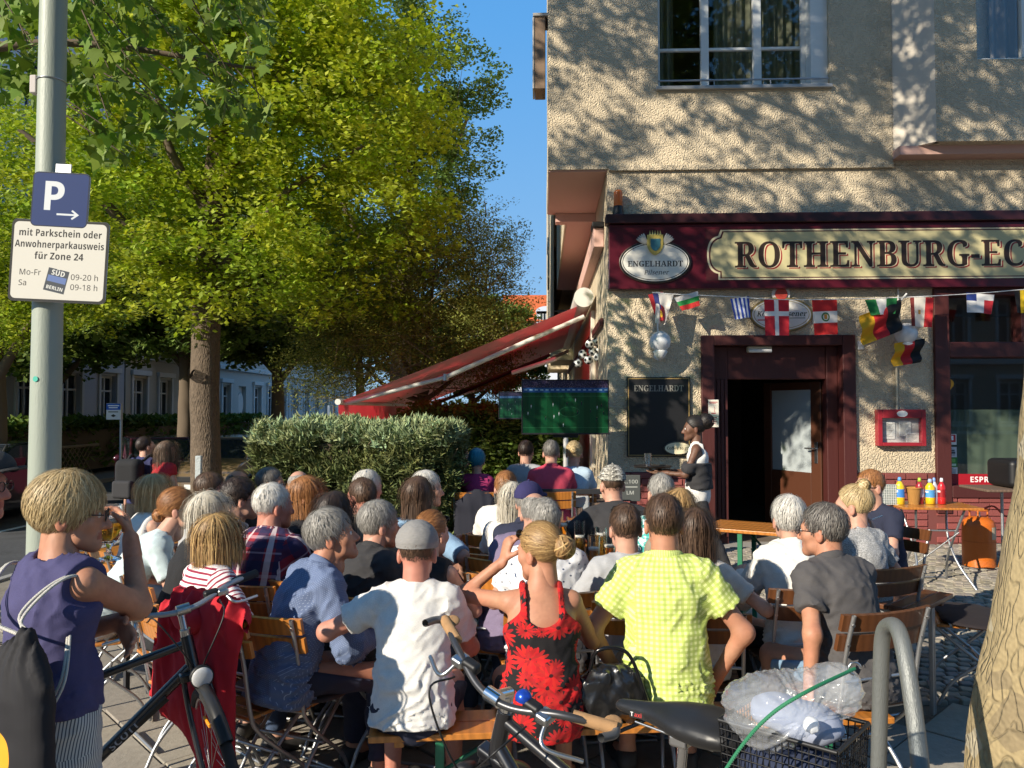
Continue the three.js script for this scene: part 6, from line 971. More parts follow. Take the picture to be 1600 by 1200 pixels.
hedge('clipped_hedge', 'waist-to-head-high clipped conifer hedge with pale new shoots behind the seated crowd', X(398, 7.6), X(702, 7.6), -8.7, -7.6, 1.52 - ground(-2, -7.6), 9500, hedgeM, needle, ground(-2, -8), topM);
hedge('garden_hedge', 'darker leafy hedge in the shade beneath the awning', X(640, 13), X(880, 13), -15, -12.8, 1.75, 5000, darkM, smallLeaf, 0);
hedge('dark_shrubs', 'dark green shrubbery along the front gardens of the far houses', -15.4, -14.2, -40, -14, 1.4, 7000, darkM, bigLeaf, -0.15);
// ---------------------------------------------------------------- lamp post with parking signs
{
  const D = 5, x = X(72, D), z = -D, gy = ground(x, z);
  const t = thing('lamp_post', 'grey-green steel lamp post with a small green sticker', 'lamp post', [x, gy, z]);
  const pm = std([0.3, 0.335, 0.28], { roughness: 0.5, bumpMap: rep(noiseBump, 3, 6), bumpScale: 0.002 });
  part('post', [at(cyl(0.075, 0.1, 6, 32), 0, 3, 0)], pm, t);
  part('base_sleeve', [at(cyl(0.11, 0.115, 0.5, 32), 0, 0.25, 0)], pm, t);
  part('sticker', new THREE.CircleGeometry(0.018, 16).translate(0, 0, 0.0965).rotateY(-0.12).translate(0, Y(593, D, 65) - gy, 0), std([0.05, 0.4, 0.3], { roughness: 0.4 }), t);
  part('cable_box', [rbx(-0.115, -0.07, Y(150, D, 66) - gy, Y(122, D, 66) - gy, 0.0, 0.06, 0.008)], std([0.5, 0.46, 0.44]), t);
  part('strap', [at(new THREE.TorusGeometry(0.088, 0.004, 6, 32), 0, Y(128, D, 66) - gy, 0, 0, Math.PI / 2)], MAT.steel, t);
  const plate = (name, label, px0, px1, py0, py1, rx, draw, cw, ch, tilt) => {
    const w = X(px1, 4.87) - X(px0, 4.87), h = Y(py0, 4.87, 80) - Y(py1, 4.87, 80), r = rx, q = thing(name, label, 'sign', [(X(px0, 4.87) + X(px1, 4.87)) / 2, (Y(py0, 4.87, 80) + Y(py1, 4.87, 80)) / 2, -4.87], R(3)); q.rotation.z = R(tilt);
    const sh = new THREE.Shape(); sh.moveTo(-w / 2 + r, -h / 2); sh.lineTo(w / 2 - r, -h / 2); sh.absarc(w / 2 - r, -h / 2 + r, r, -Math.PI / 2, 0); sh.lineTo(w / 2, h / 2 - r); sh.absarc(w / 2 - r, h / 2 - r, r, 0, Math.PI / 2); sh.lineTo(-w / 2 + r, h / 2); sh.absarc(-w / 2 + r, h / 2 - r, r, Math.PI / 2, Math.PI); sh.lineTo(-w / 2, -h / 2 + r); sh.absarc(-w / 2 + r, -h / 2 + r, r, Math.PI, Math.PI * 1.5);
    part('plate', new THREE.ExtrudeGeometry(sh, { depth: 0.004, bevelEnabled: true, bevelSize: 0.002, bevelThickness: 0.002, bevelSegments: 1 }).translate(0, 0, -0.006), MAT.zinc, q);
    const g = new THREE.ShapeGeometry(sh, 8), p = g.attributes.position; for (let i = 0; i < p.count; i++) g.attributes.uv.setXY(i, p.getX(i) / w + 0.5, p.getY(i) / h + 0.5); part('face', g.translate(0, 0, 0.0012), std([1, 1, 1], { map: canvasTex(cw, ch, draw), roughness: 0.75 }), q);
    part('clamp', [rbx(-0.06, 0.06, -0.02, 0.02, -0.05, -0.009, 0.004), rbx(-0.05, 0.05, h / 2 - 0.005, h / 2 + 0.06, -0.02, -0.009, 0.003)], MAT.steel, q); return q;
  };
  plate('parking_sign', 'blue square sign with a white P and an arrow to the right', 45, 132, 270, 355, 0.035, (c, w, h) => {
    c.fillStyle = '#0a1730'; c.fillRect(0, 0, w, h); c.fillStyle = '#0a2a60'; c.beginPath(); c.roundRect(5, 5, w - 10, h - 10, 18); c.fill(); c.fillStyle = '#c9cdd0'; c.font = 'bold 190px sans-serif'; c.fillText('P', 40, 178); c.lineWidth = 9; c.strokeStyle = '#c9cdd0'; c.beginPath(); c.moveTo(116, 196); c.lineTo(208, 196); c.moveTo(184, 176); c.lineTo(210, 196); c.lineTo(184, 216); c.stroke();
  }, 256, 256, -3);
  plate('parking_rules_sign', 'white sign in German about parking permits for zone 24', 14, 162, 345, 472, 0.03, (c, w, h) => {
    c.fillStyle = '#1a1a1a'; c.fillRect(0, 0, w, h); c.fillStyle = '#c7c4ba'; c.beginPath(); c.roundRect(12, 12, w - 24, h - 24, 26); c.fill(); c.fillStyle = '#191919'; c.textAlign = 'center'; c.font = 'bold 52px sans-serif'; c.fillText('mit Parkschein oder', w / 2, 88, 440); c.fillText('Anwohnerparkausweis', w / 2, 150, 472); c.fillText('für Zone 24', w / 2, 212, 260); c.textAlign = 'left'; c.font = '44px sans-serif'; c.fillText('Mo-Fr', 50, 300); c.fillText('Sa', 50, 358); c.textAlign = 'right'; c.fillText('09-20 h', w - 40, 318); c.fillText('09-18 h', w - 40, 372);
    c.save(); c.translate(250, 326); c.rotate(0.2); c.fillStyle = '#3b4148'; c.fillRect(-56, -62, 112, 124); c.fillStyle = '#5a6fa0'; c.fillRect(-50, -24, 100, 34); c.fillStyle = '#d2d2cc'; c.textAlign = 'center'; c.font = 'bold 38px sans-serif'; c.fillText('SÜD', 0, -28); c.font = 'bold 26px sans-serif'; c.fillText('BERLIN', 0, 50); c.restore();
  }, 512, 440, -2.5);
}
// ---------------------------------------------------------------- far side of the street
{
  const wallTones = [[0.5, 0.52, 0.56], [0.5, 0.46, 0.38], [0.52, 0.5, 0.45], [0.5, 0.49, 0.45], [0.42, 0.34, 0.25]], labs = ['tall pale blue-grey apartment house across the road behind the lamp post', 'cream apartment house with a wooden balcony across the road', 'stone-fronted villa with arched niche across the road beside the linden trunk', 'far white house with rounded bay and columns across the road', 'unseen ochre apartment house added across the crossing to block skylight'];
  const ext = [[-20.5, -29.5], [-29.6, -38], [-38.1, -49], [-49.1, -66], [24, 0]], darkGlass = std([0.02, 0.025, 0.03], { roughness: 0.08 }), trim = std([0.6, 0.59, 0.55], { roughness: 0.7 });  // the last house is unseen, added behind the camera to cut blue skylight
  ext.forEach(([za, zb], i) => {
    const h = [15, 12.5, 12, 12, 16][i], L = za - zb, t = thing('apartment_house', labs[i], 'building', i < 4 ? [-16, -0.35, za] : [22, -0.35, 17], i < 4 ? Math.PI / 2 : Math.PI, 'houses across the road'); // local x runs up the street, local z faces the road
    const wm = std(wallTones[i], { bumpMap: rep(noiseBump, 1), bumpScale: 0.006, roughness: 0.92 }), n = Math.round(L / 2.3), pitch = L / n, ww = 1.05;
    const wallParts = [], storeys = [[1.5, 3.35], [4.9, 6.9], [8.3, 10.2]].concat(h > 14 ? [[11.4, 13.2]] : []);
    let prev = 0; for (const [a, b] of storeys) { wallParts.push(box(0, L, prev, a, -0.4, 0)); for (let k = 0; k < n; k++) { const c = (k + 0.5) * pitch; wallParts.push(box(k * pitch, c - ww / 2, a, b, -0.4, 0), box(c + ww / 2, (k + 1) * pitch, a, b, -0.4, 0)); } prev = b; } wallParts.push(box(0, L, prev, h, -0.4, 0));
    part('wall', wallParts, wm, t); part('inner', box(0.1, L - 0.1, 0, h, -8, -0.42), MAT.darkRoom, t);
    part('cornice', rbx(0, L, h, h + 0.35, -0.4, 0.35, 0.05), trim, t); part('string_course', rbx(0, L, 4.1, 4.35, 0.002, 0.18, 0.04), trim, t); part('string_course', rbx(0, L, 1.0, 1.15, 0.002, 0.12, 0.03), trim, t);
    part('roof', box(0, L, h + 0.352, h + 0.6, -8, 0.1), std([0.12, 0.07, 0.05]), t);
    for (const [si, [a, b]] of storeys.entries()) for (let k = 0; k < n; k++) {
      if (i === 2 && si === 0 && k === 1) { part('niche', [at(new THREE.CylinderGeometry(0.4, 0.4, 0.1, 24).rotateX(Math.PI / 2).scale(1, 1.4, 1), (k + 0.5) * pitch, (a + b) / 2, -0.15), box((k + 0.5) * pitch - ww / 2, (k + 0.5) * pitch + ww / 2, a, b, -0.3, -0.22)], trim, t); continue; }
      const c = (k + 0.5) * pitch, x0 = c - ww / 2, x1 = c + ww / 2, g = new THREE.Group(); g.name = 'window'; t.add(g);
      part('frame', [rbx(x0, x0 + 0.09, a, b, -0.22, -0.14, 0.01), rbx(x1 - 0.09, x1, a, b, -0.22, -0.14, 0.01), rbx(x0 + 0.09, x1 - 0.09, a, a + 0.09, -0.22, -0.14, 0.01), rbx(x0 + 0.09, x1 - 0.09, b - 0.09, b, -0.22, -0.14, 0.01), rbx(c - 0.04, c + 0.04, a + 0.09, b - 0.09, -0.22, -0.13, 0.01), rbx(x0 + 0.09, x1 - 0.09, b - 0.6, b - 0.53, -0.215, -0.135, 0.01)], trim, g);
      part('pane', box(x0 + 0.05, x1 - 0.05, a + 0.05, b - 0.05, -0.2, -0.19), darkGlass, g);
      part('surround', [rbx(x0 - 0.14, x0 - 0.002, a - 0.05, b + 0.1, 0.001, 0.07, 0.01), rbx(x1 + 0.002, x1 + 0.14, a - 0.05, b + 0.1, 0.001, 0.07, 0.01), rbx(x0 - 0.2, x1 + 0.2, b + 0.1, b + 0.3, 0.001, 0.14, 0.02), rbx(x0 - 0.18, x1 + 0.18, a - 0.17, a - 0.052, 0.001, 0.16, 0.02)], trim, g);
    }
    if (i === 1 || i === 3) { // balcony or bay towards the road
      const bx = L * 0.45; part('balcony', [box(bx - 1.6, bx + 1.6, 0.9, 1.05, 0.2, 1.5), box(bx - 1.6, bx + 1.6, 0, 0.9, 0.3, 1.4)], trim, t);
      for (let k = 0; k < 16; k++) part('balcony_board', rbx(bx - 1.6 + k * 0.2, bx - 1.42 + k * 0.2, 1.05, 2.0, 1.42, 1.47, 0.01), i === 1 ? std([0.16, 0.12, 0.08]) : trim, t);
      for (const q of [-1.5, 1.5]) part('column', at(cyl(0.11, 0.13, 3.1, 16), bx + q, 2.6, 1.35), trim, t); part('balcony_roof', rbx(bx - 1.75, bx + 1.75, 4.36, 4.6, 0.2, 1.6, 0.03), trim, t);
    }
  });
  // house with the red tiled roof at the end of the side street
  const f = thing('tiled_house', 'distant white house with orange tiled roof and dormer at the end of the side street', 'building', [X(822, 60), -0.2, -60]);
  part('wall', [box(-1.6, 2.6, 0, 8.6, -8, 0)], std([0.6, 0.62, 0.66]), f);
  const rs2 = new THREE.Shape([[-1.8, 0], [3, 0], [3, 2.8], [-1.8, 2.8]].map((p) => new THREE.Vector2(...p)));
  const rf = part('roof', at(new THREE.ExtrudeGeometry(rs2, { depth: 0.25, bevelEnabled: false }), 0, 8.5, 0.5, 0, R(-38)), std([0.55, 0.12, 0.03], { bumpMap: rep(noiseBump, 2), bumpScale: 0.05 }), f);
  part('skylight', at(rbox(0.7, 0.6, 0.1, 0.02), 0.1, 9.75, -0.55, 0, R(-38)), MAT.blackGloss, rf);
  part('dormer', [box(0.8, 2.4, 8.0, 9.4, -2, 0.6), at(new THREE.CylinderGeometry(0.85, 0.85, 2.6, 24, 1, false, 0, Math.PI * 2).rotateX(Math.PI / 2).scale(1, 0.45, 1), 1.6, 9.4, -0.7)], std([0.55, 0.6, 0.68]), f);
  for (const [a, b, y0, y1, z] of [[1.1, 1.5, 8.1, 9.2, 0.61], [1.7, 2.1, 8.1, 9.2, 0.61], [-0.4, 0.4, 6.6, 7.8, 0.01], [1.0, 2.0, 6.4, 7.8, 0.01]]) { const w = part('window', box(a, b, y0, y1, z, z + 0.03), darkGlass, f); part('frame', [box(a - 0.06, a, y0, y1, z, z + 0.05), box(b, b + 0.06, y0, y1, z, z + 0.05), box((a + b) / 2 - 0.03, (a + b) / 2 + 0.03, y0, y1, z + 0.031, z + 0.05)], trim, w); }
  // parked cars
  function car(label, cx, cz, turn, paint2, h = 1.45, van = 0) {
    const t = thing('parked_car', label, 'car', [cx, ROAD, cz], turn, 'cars parked along the road'), L = 4.2, hw = 0.86; // local +x = front
    const body = new THREE.Shape(); body.moveTo(-2.1, 0.3); body.lineTo(-2.12, 0.75); body.quadraticCurveTo(-2.1, 0.95, -1.95, 0.96); body.lineTo(0.95, 0.98); body.quadraticCurveTo(1.9, 0.9, 2.08, 0.66); body.lineTo(2.1, 0.32); body.lineTo(1.75, 0.26); body.absarc(1.32, 0.3, 0.37, 0, Math.PI, false); body.lineTo(-0.95, 0.24); body.absarc(-1.32, 0.3, 0.37, 0, Math.PI, false); body.closePath();
    part('body', new THREE.ExtrudeGeometry(body, { depth: hw * 2 - 0.12, bevelEnabled: true, bevelSize: 0.06, bevelThickness: 0.06, bevelSegments: 4, curveSegments: 12 }).translate(0, 0, -hw + 0.06), paint2, t);
    const cab = new THREE.Shape([[-1.98 + van, 0.97], [-1.65, h - 0.08], [-1.3, h], [0.1, h], [0.35, h - 0.06], [1.15, 0.97]].map((p) => new THREE.Vector2(...p)));
    part('cabin_glass', new THREE.ExtrudeGeometry(cab, { depth: 1.3, bevelEnabled: true, bevelSize: 0.03, bevelThickness: 0.08, bevelSegments: 3 }).translate(0, 0, -0.65), std([0.015, 0.02, 0.025], { roughness: 0.06 }), t);
    part('roof', rbx(-1.55, 0.2, h - 0.0, h + 0.045, -0.66, 0.66, 0.03, 2), paint2, t);
    for (const q of [-1, 1]) { part('pillar', [bar([1.15, 0.98, q * 0.72], [0.3, h + 0.01, q * 0.64], 0.035), bar([-0.5, 0.98, q * 0.74], [-0.5, h, q * 0.68], 0.035), bar([-1.95, 0.98, q * 0.72], [-1.5, h, q * 0.64], 0.05)], paint2, t); part('headlight', at(new THREE.SphereGeometry(0.13, 16, 10).scale(0.6, 0.6, 1.1), 1.97, 0.72, q * 0.62), phys([0.8, 0.82, 0.85], { roughness: 0.1, metalness: 0.3 }), t); part('mirror', at(new THREE.SphereGeometry(0.09, 12, 8).scale(0.7, 0.8, 1.2), 0.85, 1.05, q * 0.95), paint2, t); }
    part('number_plate', at(rbox(0.015, 0.11, 0.5, 0.004, 1), 2.17, 0.45, 0), MAT.white, t); part('grille', at(rbox(0.03, 0.12, 0.9, 0.01, 1), 2.15, 0.62, 0), MAT.black, t);
    for (const wx of [-1.32, 1.32]) for (const q of [-1, 1]) { const w = part('wheel', at(new THREE.TorusGeometry(0.245, 0.085, 12, 28), wx, 0.32, q * 0.78), MAT.rubber, t); part('rim', [at(cyl(0.2, 0.2, 0.1, 24), wx, 0.32, q * 0.8, 0, Math.PI / 2), ...[0, 1, 2, 3, 4].map((k) => at(rbox(0.05, 0.2, 0.03, 0.01, 1).translate(0, 0.09, 0), wx, 0.32, q * 0.865, 0, 0, k * 1.2566))], MAT.zinc, w); }
    return t;
  }
  const paintOf = (c) => phys(c, { roughness: 0.3, clearcoat: 1, clearcoatRoughness: 0.05 });
  car('dark plum hatchback parked beyond the walking couple', -9.4, -19, R(-58), paintOf([0.06, 0.008, 0.02]));
  car('dark grey car at the lamp post foot across the road', -11.2, -15.2, R(-75), paintOf([0.02, 0.022, 0.024]));
  car('dark blue car parked behind the linden trunk', -8.0, -25, R(-88), paintOf([0.015, 0.025, 0.06]));
  car('bronze car parked between linden trunk and hedge', -7.7, -19.4, R(-90), paintOf([0.16, 0.11, 0.06]));
  // lattice fence and small street sign over the road
  const lf = thing('lattice_fence', 'low wooden lattice fence in front of the shrubs across the road', 'fence', [-13.6, -0.3, -17]);
  for (let k = 0; k < 26; k++) { part('slat', bar([0, 0.05, -k * 0.22], [0, 0.95, -k * 0.22 - 0.9], 0.018, 4), std([0.22, 0.17, 0.11]), lf); part('slat', bar([0.03, 0.95, -k * 0.22], [0.03, 0.05, -k * 0.22 - 0.9], 0.018, 4), std([0.22, 0.17, 0.11]), lf); }
  part('rail', rbx(-0.03, 0.06, 0.95, 1.02, -6.6, 0, 0.01), std([0.22, 0.17, 0.11]), lf);
  const ss = thing('street_sign', 'small blue and white street sign on a thin pole across the road', 'sign', [X(190, 17), -0.2, -17]);
  part('pole', bar([0, 0, 0], [0, Y(630, 17) + 0.2, 0], 0.03, 10), MAT.zinc, ss);
  const sp = part('plate', rbox(0.33, 0.36, 0.02, 0.01, 1).translate(-0.15, Y(643, 17) + 0.2, 0.04), MAT.white, ss);
  part('print', new THREE.PlaneGeometry(0.32, 0.35).translate(-0.15, Y(643, 17) + 0.2, 0.052), std([1, 1, 1], { map: canvasTex(96, 96, (c, w, h) => { c.fillStyle = '#d8dce4'; c.fillRect(0, 0, w, h); c.fillStyle = '#2b62c8'; c.fillRect(0, 0, w, 38); c.fillStyle = '#fff'; c.fillRect(10, 10, 76, 6); c.fillRect(16, 22, 60, 6); c.fillStyle = '#333'; c.fillRect(14, 48, 66, 5); c.beginPath(); c.moveTo(30, 74); c.lineTo(48, 64); c.lineTo(66, 74); c.lineTo(48, 82); c.fill(); }) }), sp);
  const st = thing('tree_stake', 'pale weathered wooden stake beside the linden trunk', 'stake', [X(312, 10.4), -0.1, -10.4]); part('post', rbx(-0.04, 0.04, 0, Y(712, 10.4, 312) + 0.1, -0.03, 0.03, 0.01), std([0.42, 0.46, 0.46], { bumpMap: noiseBump, bumpScale: 0.01 }), st); part('band', rbx(-0.046, 0.046, 0.6, 0.64, -0.036, 0.036, 0.004), MAT.black, st);
  const bo = thing('steel_bollard', 'short brushed steel post behind the hedge by the awning corner', 'bollard', [X(517, 10.5), 0, -10.5]); part('post', at(cyl(0.05, 0.05, 1.8, 20), 0, 0.9, 0), MAT.steel, bo); part('cap', at(new THREE.SphereGeometry(0.05, 16, 8, 0, 6.3, 0, 1.57).scale(1, 0.4, 1), 0, 1.8, 0), MAT.steel, bo);
}
// ---------------------------------------------------------------- wood
const grain = (c, k = 1) => dataTex(256, 256, (u, v) => { const n = tn(u, v * 0.2 + 0.1, 30, 3), w = Math.sin((u * 9 + 0.8 * tn(u, v, 3, 2)) * 6.28) * 0.12; const m = 0.92 + 0.16 * n * k + w * k + 0.08 * tn(u, v, 80, 9); return c.map((x, i) => lin2s(clamp(x * (m - (i * 0.02)), 0, 1))); }, true);
const woodOrange = phys([1, 1, 1], { map: rep(grain([0.5, 0.19, 0.035]), 3, 1), roughness: 0.35, clearcoat: 0.5, clearcoatRoughness: 0.2 });
const woodBrown = phys([1, 1, 1], { map: rep(grain([0.12, 0.045, 0.016]), 3, 1), roughness: 0.4, clearcoat: 0.3 });
const woodGrey = std([1, 1, 1], { map: rep(grain([0.15, 0.1, 0.07], 1.4), 3, 1), roughness: 0.85 });
const greenSteel = std([0.02, 0.16, 0.08], { roughness: 0.45 });
// folding garden chair: local -z is the way the sitter faces
function makeChair(label, wood, cushion) {
  const t = thing('folding_chair', label, 'chair', [0, 0, 0], 0, 'folding garden chairs');
  const hw = 0.2;
  for (const q of [-1, 1]) {
    const x = q * hw; // flat steel: back upright curving into the front leg, and the rear leg crossing it
    part('upright', tube([[x, 0.88, 0.27], [x, 0.7, 0.22], [x, 0.5, 0.185], [x, 0.4, 0.15], [x, 0.27, 0.02], [x, 0.14, -0.13], [x, 0.015, -0.2]], 0.0095, 36, 8), MAT.zinc, t);
    part('leg', tube([[x * 0.86, 0.43, -0.2], [x * 0.86, 0.33, -0.08], [x * 0.86, 0.24, 0.03], [x * 0.86, 0.13, 0.14], [x * 0.86, 0.015, 0.2]], 0.0095, 28, 8), MAT.zinc, t);
  }
  part('foot_rail', [bar([-hw, 0.014, -0.2], [hw, 0.014, -0.2], 0.009), bar([-hw * 0.9, 0.014, 0.2], [hw * 0.9, 0.014, 0.2], 0.009)], MAT.zinc, t);
  part('stretcher', [bar([-hw, 0.58, 0.2], [hw, 0.58, 0.2], 0.008), bar([-hw, 0.44, 0.165], [hw, 0.44, 0.165], 0.011), bar([-hw * 0.86, 0.43, -0.2], [hw * 0.86, 0.43, -0.2], 0.009), bar([-hw, 0.25, 0.02], [hw, 0.25, 0.02], 0.008)], MAT.zinc, t);
  for (const [y, z] of [[0.845, 0.258], [0.755, 0.23]]) { // two bowed back slats
    const g = new THREE.BoxGeometry(0.47, 0.078, 0.018, 12, 1, 1), p = g.attributes.position; for (let i = 0; i < p.count; i++) { const x = p.getX(i); p.setXYZ(i, x, p.getY(i) * (1 - 1.1 * x * x), p.getZ(i) + 0.025 - 0.5 * x * x); } g.computeVertexNormals(); const s = part('back_slat', metreUV(g), wood, t); s.position.set(0, y, z - 0.022); s.rotation.x = R(14);
    part('bolt', [-1, 1].map((q) => at(cyl(0.008, 0.008, 0.008, 10), q * hw, 0, 0.03, 0, Math.PI / 2)), MAT.steel, s);
  }
  for (let k = 0; k < 5; k++) { const s = part('seat_slat', metreUV(rbox(0.4, 0.018, 0.068, 0.006, 1)), wood, t); s.position.set(0, 0.45, -0.17 + k * 0.08); }
  if (cushion) { const g = iso([flat(V(-0.13, 0.475, 0), V(0.13, 0.475, 0), 0.17, 0.17, V(0, 1, 0), 0.13)], { cell: 0.012, k: 0.02, disp: (x, y, z) => 0.006 * N3(x * 14, y * 14, z * 14) }); part('cushion', g, cushion, t); }
  return t;
}
const cushM = fab([0.09, 0.055, 0.045]), cushBlack = fab([0.018, 0.012, 0.014]);
const chairA = makeChair('orange-slatted folding chair with a brown seat pad, under the man in blue dotted shirt', woodOrange, cushM);
const chairProto = { orange: null, brown: null };
{
  // the chair under each seated person who is not on the front bench
  const front = new Set([capMan, redWoman, yellowMan]);
  for (const p of people) {
    if (p.stand || front.has(p)) continue;
    const dx = 0.0, hy = Math.max(0.85, Math.min(1.2, (p.seat) / 0.47)), lab = p.o.label;
    const who = lab.replace(/^(.*?)(seated )?(man|woman|person)\b.*?( in | with )(.*)$/, (m, a, b, k, c, e) => k + c + e).split(',')[0].split(' ').slice(0, 9).join(' ');
    let c;
    if (lab.includes('blue dotted')) c = chairA;
    else { const key = p.o.px > 1000 ? 'brown' : 'orange'; if (!chairProto[key]) { c = chairProto[key] = makeChair('x', key === 'brown' ? woodBrown : woodOrange); } else c = copyOf(chairProto[key]); c.userData.label = `${key === 'brown' ? 'dark brown' : 'orange'}-slatted folding chair under the ${who}`.split(' ').slice(0, 16).join(' '); }
    const f = p.face, off = -0.06; c.position.set(p.gx + Math.sin(f) * off, p.root.position.y, p.gz + Math.cos(f) * off); c.rotation.y = f; c.scale.y = hy;
    if (c === chairA) { const cx = X(462, 3.72); c.position.set(cx, ground(cx, -3.7), -3.7); c.rotation.y = R(-20); c.scale.setScalar(0.97); }
  }
  const rc = makeChair('empty folding chair with a dark cushion standing side-on beside the pale tree trunk', woodOrange, cushBlack); const x = X(1510, 4.7); rc.position.set(x, ground(x, -4.7), -4.7); rc.rotation.y = R(72);
}
// beer benches and tables: planks on folding steel legs
function bench(label, a, b, w, h, top, legM, name = 'beer_bench', cat = 'bench') {
  const L = Math.hypot(b[0] - a[0], b[1] - a[1]), cx = (a[0] + b[0]) / 2, cz = (a[1] + b[1]) / 2, t = thing(name, label, cat, [cx, ground(cx, cz), cz], -Math.atan2(b[1] - a[1], b[0] - a[0]));
  const n = w > 0.3 ? 5 : 2, pw = w / n;
  for (let k = 0; k < n; k++) { const s = part('plank', metreUV(rbox(L, 0.027, pw - 0.004, 0.005, 1)), top, t); s.position.set(0, h - 0.014, -w / 2 + (k + 0.5) * pw); }
  part('edge_batten', [rbx(-L / 2 + 0.1, -L / 2 + 0.14, h - 0.055, h - 0.029, -w / 2 + 0.02, w / 2 - 0.02, 0.004), rbx(L / 2 - 0.14, L / 2 - 0.1, h - 0.055, h - 0.029, -w / 2 + 0.02, w / 2 - 0.02, 0.004)], top, t);
  for (const q of [-1, 1]) { const x = q * (L / 2 - 0.28), d = w / 2 - 0.03; for (const e of [-1, 1]) part('leg', [rbx(x - 0.018, x + 0.018, 0, h - 0.03, e * d - 0.012, e * d + 0.012, 0.004)], legM, t); part('leg_brace', [bar([x, 0.12, -d], [x, 0.12, d], 0.01), bar([x, h * 0.5, -d], [x, h * 0.5, d], 0.01), bar([x, h * 0.55, 0], [x - q * 0.3, h - 0.03, 0], 0.009)], legM, t); }
  return t;
}
bench('orange plank bench carrying the front row of spectators', [X(582, 3.22), -3.22], [X(1366, 3.5), -3.5], 0.25, capMan.seat - 0.005, woodOrange, greenSteel);
bench('long orange beer table crowded with glasses between the seated rows', [0.24, -4.3], [0.24, -6.5], 0.46, 0.78, woodOrange, greenSteel, 'beer_table', 'table');
bench('empty orange table with green legs in front of the doorway', [X(1118, 6.1), -6.3], [X(1200, 5.6) + 0.5, -5.9], 0.5, 0.76, woodOrange, greenSteel, 'beer_table', 'table');
bench('orange table behind the drinking blond woman', [X(150, 5.6), -5.5], [X(262, 6.0), -6.2], 0.5, 0.76, woodOrange, std([0.03, 0.03, 0.035]), 'beer_table', 'table');
bench('low orange bench in front of the women by the lamp post', [X(205, 5.0), -4.7], [X(262, 5.0), -5.4], 0.25, 0.47, woodOrange, std([0.03, 0.03, 0.035]));
bench('dark wooden table edge beside the woman with the topknot', [X(1370, 4.4), -4.4], [X(1440, 4.7), -4.8], 0.4, 0.62, woodBrown, MAT.zinc, 'garden_table', 'table');
// ---------------------------------------------------------------- beer glasses
const beerM = phys([0.95, 0.62, 0.12], { transmission: 0.9, roughness: 0.05, thickness: 0.05, ior: 1.33, attenuationColor: col(0.9, 0.55, 0.08), attenuationDistance: 0.12 }), foamM = std([0.8, 0.75, 0.65]), cupM = phys([1, 1, 1], { transmission: 1, roughness: 0.02, thickness: 0.002, ior: 1.45 });
function beer(label, x, y, z, tall, fill, parentScale = 1) {
  const t = thing('beer_glass', label, 'glass', [x, y, z], 0, 'beer glasses on the crowded table'), h = tall ? 0.22 : 0.15, r = tall ? 0.036 : 0.042; t.scale.setScalar(parentScale);
  const prof = tall ? [[0.001, 0.002], [0.03, 0.002], [0.03, 0.008], [0.029, 0.03], [0.033, 0.12], [r, h], [r - 0.0025, h], [0.03, 0.12], [0.0265, 0.03], [0.001, 0.014]] : [[0.001, 0.001], [0.032, 0.001], [0.032, 0.006], [0.008, 0.012], [0.006, 0.035], [0.02, 0.05], [0.042, 0.09], [0.036, h], [0.0338, h], [0.0395, 0.09], [0.018, 0.053], [0.001, 0.048]];
  part('tumbler', lathe(prof, 28), cupM, t);
  const b0 = tall ? 0.016 : 0.056, b1 = b0 + (h - b0) * fill, rb = tall ? 0.0255 : 0.02, rt = tall ? lerp(0.026, 0.0325, fill) : 0.036;
  part('beer', lathe([[0.001, b0], [rb, b0], [(rb + rt) / 2 + 0.001, (b0 + b1) / 2], [rt, b1], [0.001, b1]], 24), beerM, t);
  part('foam', lathe([[0.001, b1 + 0.001], [rt, b1 + 0.001], [rt, b1 + 0.014], [0.001, b1 + 0.018]], 20), foamM, t); return t;
}
{
  reseed(9); const y = 0.781 + ground(0.24, -5);
  const sp = [[878, 5.0, 1, 0.85], [893, 5.2, 1, 0.8], [905, 5.0, 1, 0.5], [930, 5.1, 0, 0.55], [938, 4.75, 1, 0.75], [951, 4.6, 1, 0.55], [927, 4.45, 1, 0.6], [872, 5.5, 1, 0.1], [902, 5.7, 1, 0.2], [917, 5.6, 0, 0.4]];
  const lab = ['tall full beer glass on the crowded table, foam on top', 'half-empty glass on the crowded table'];
  for (const [px, D, tall, f] of sp) beer(f > 0.65 ? lab[0] : f > 0.3 ? 'partly drunk beer glass on the crowded table' : lab[1], X(px, D), y, -D, tall, f);
  // glass in the blond woman's hand
  const a = blonde.arms[1], m = blonde.root; m.updateMatrixWorld(); const hp = a.H.clone().addScaledVector(V(...a.a.f).normalize(), 0.085).addScaledVector(V(...a.a.n).normalize(), 0.052).add(V(0, -0.115, 0)).applyMatrix4(m.matrixWorld);
  beer('stemmed beer glass held up by the blond woman in navy', hp.x, hp.y, hp.z, 0, 0.5, 1.25).userData.group = undefined;
}
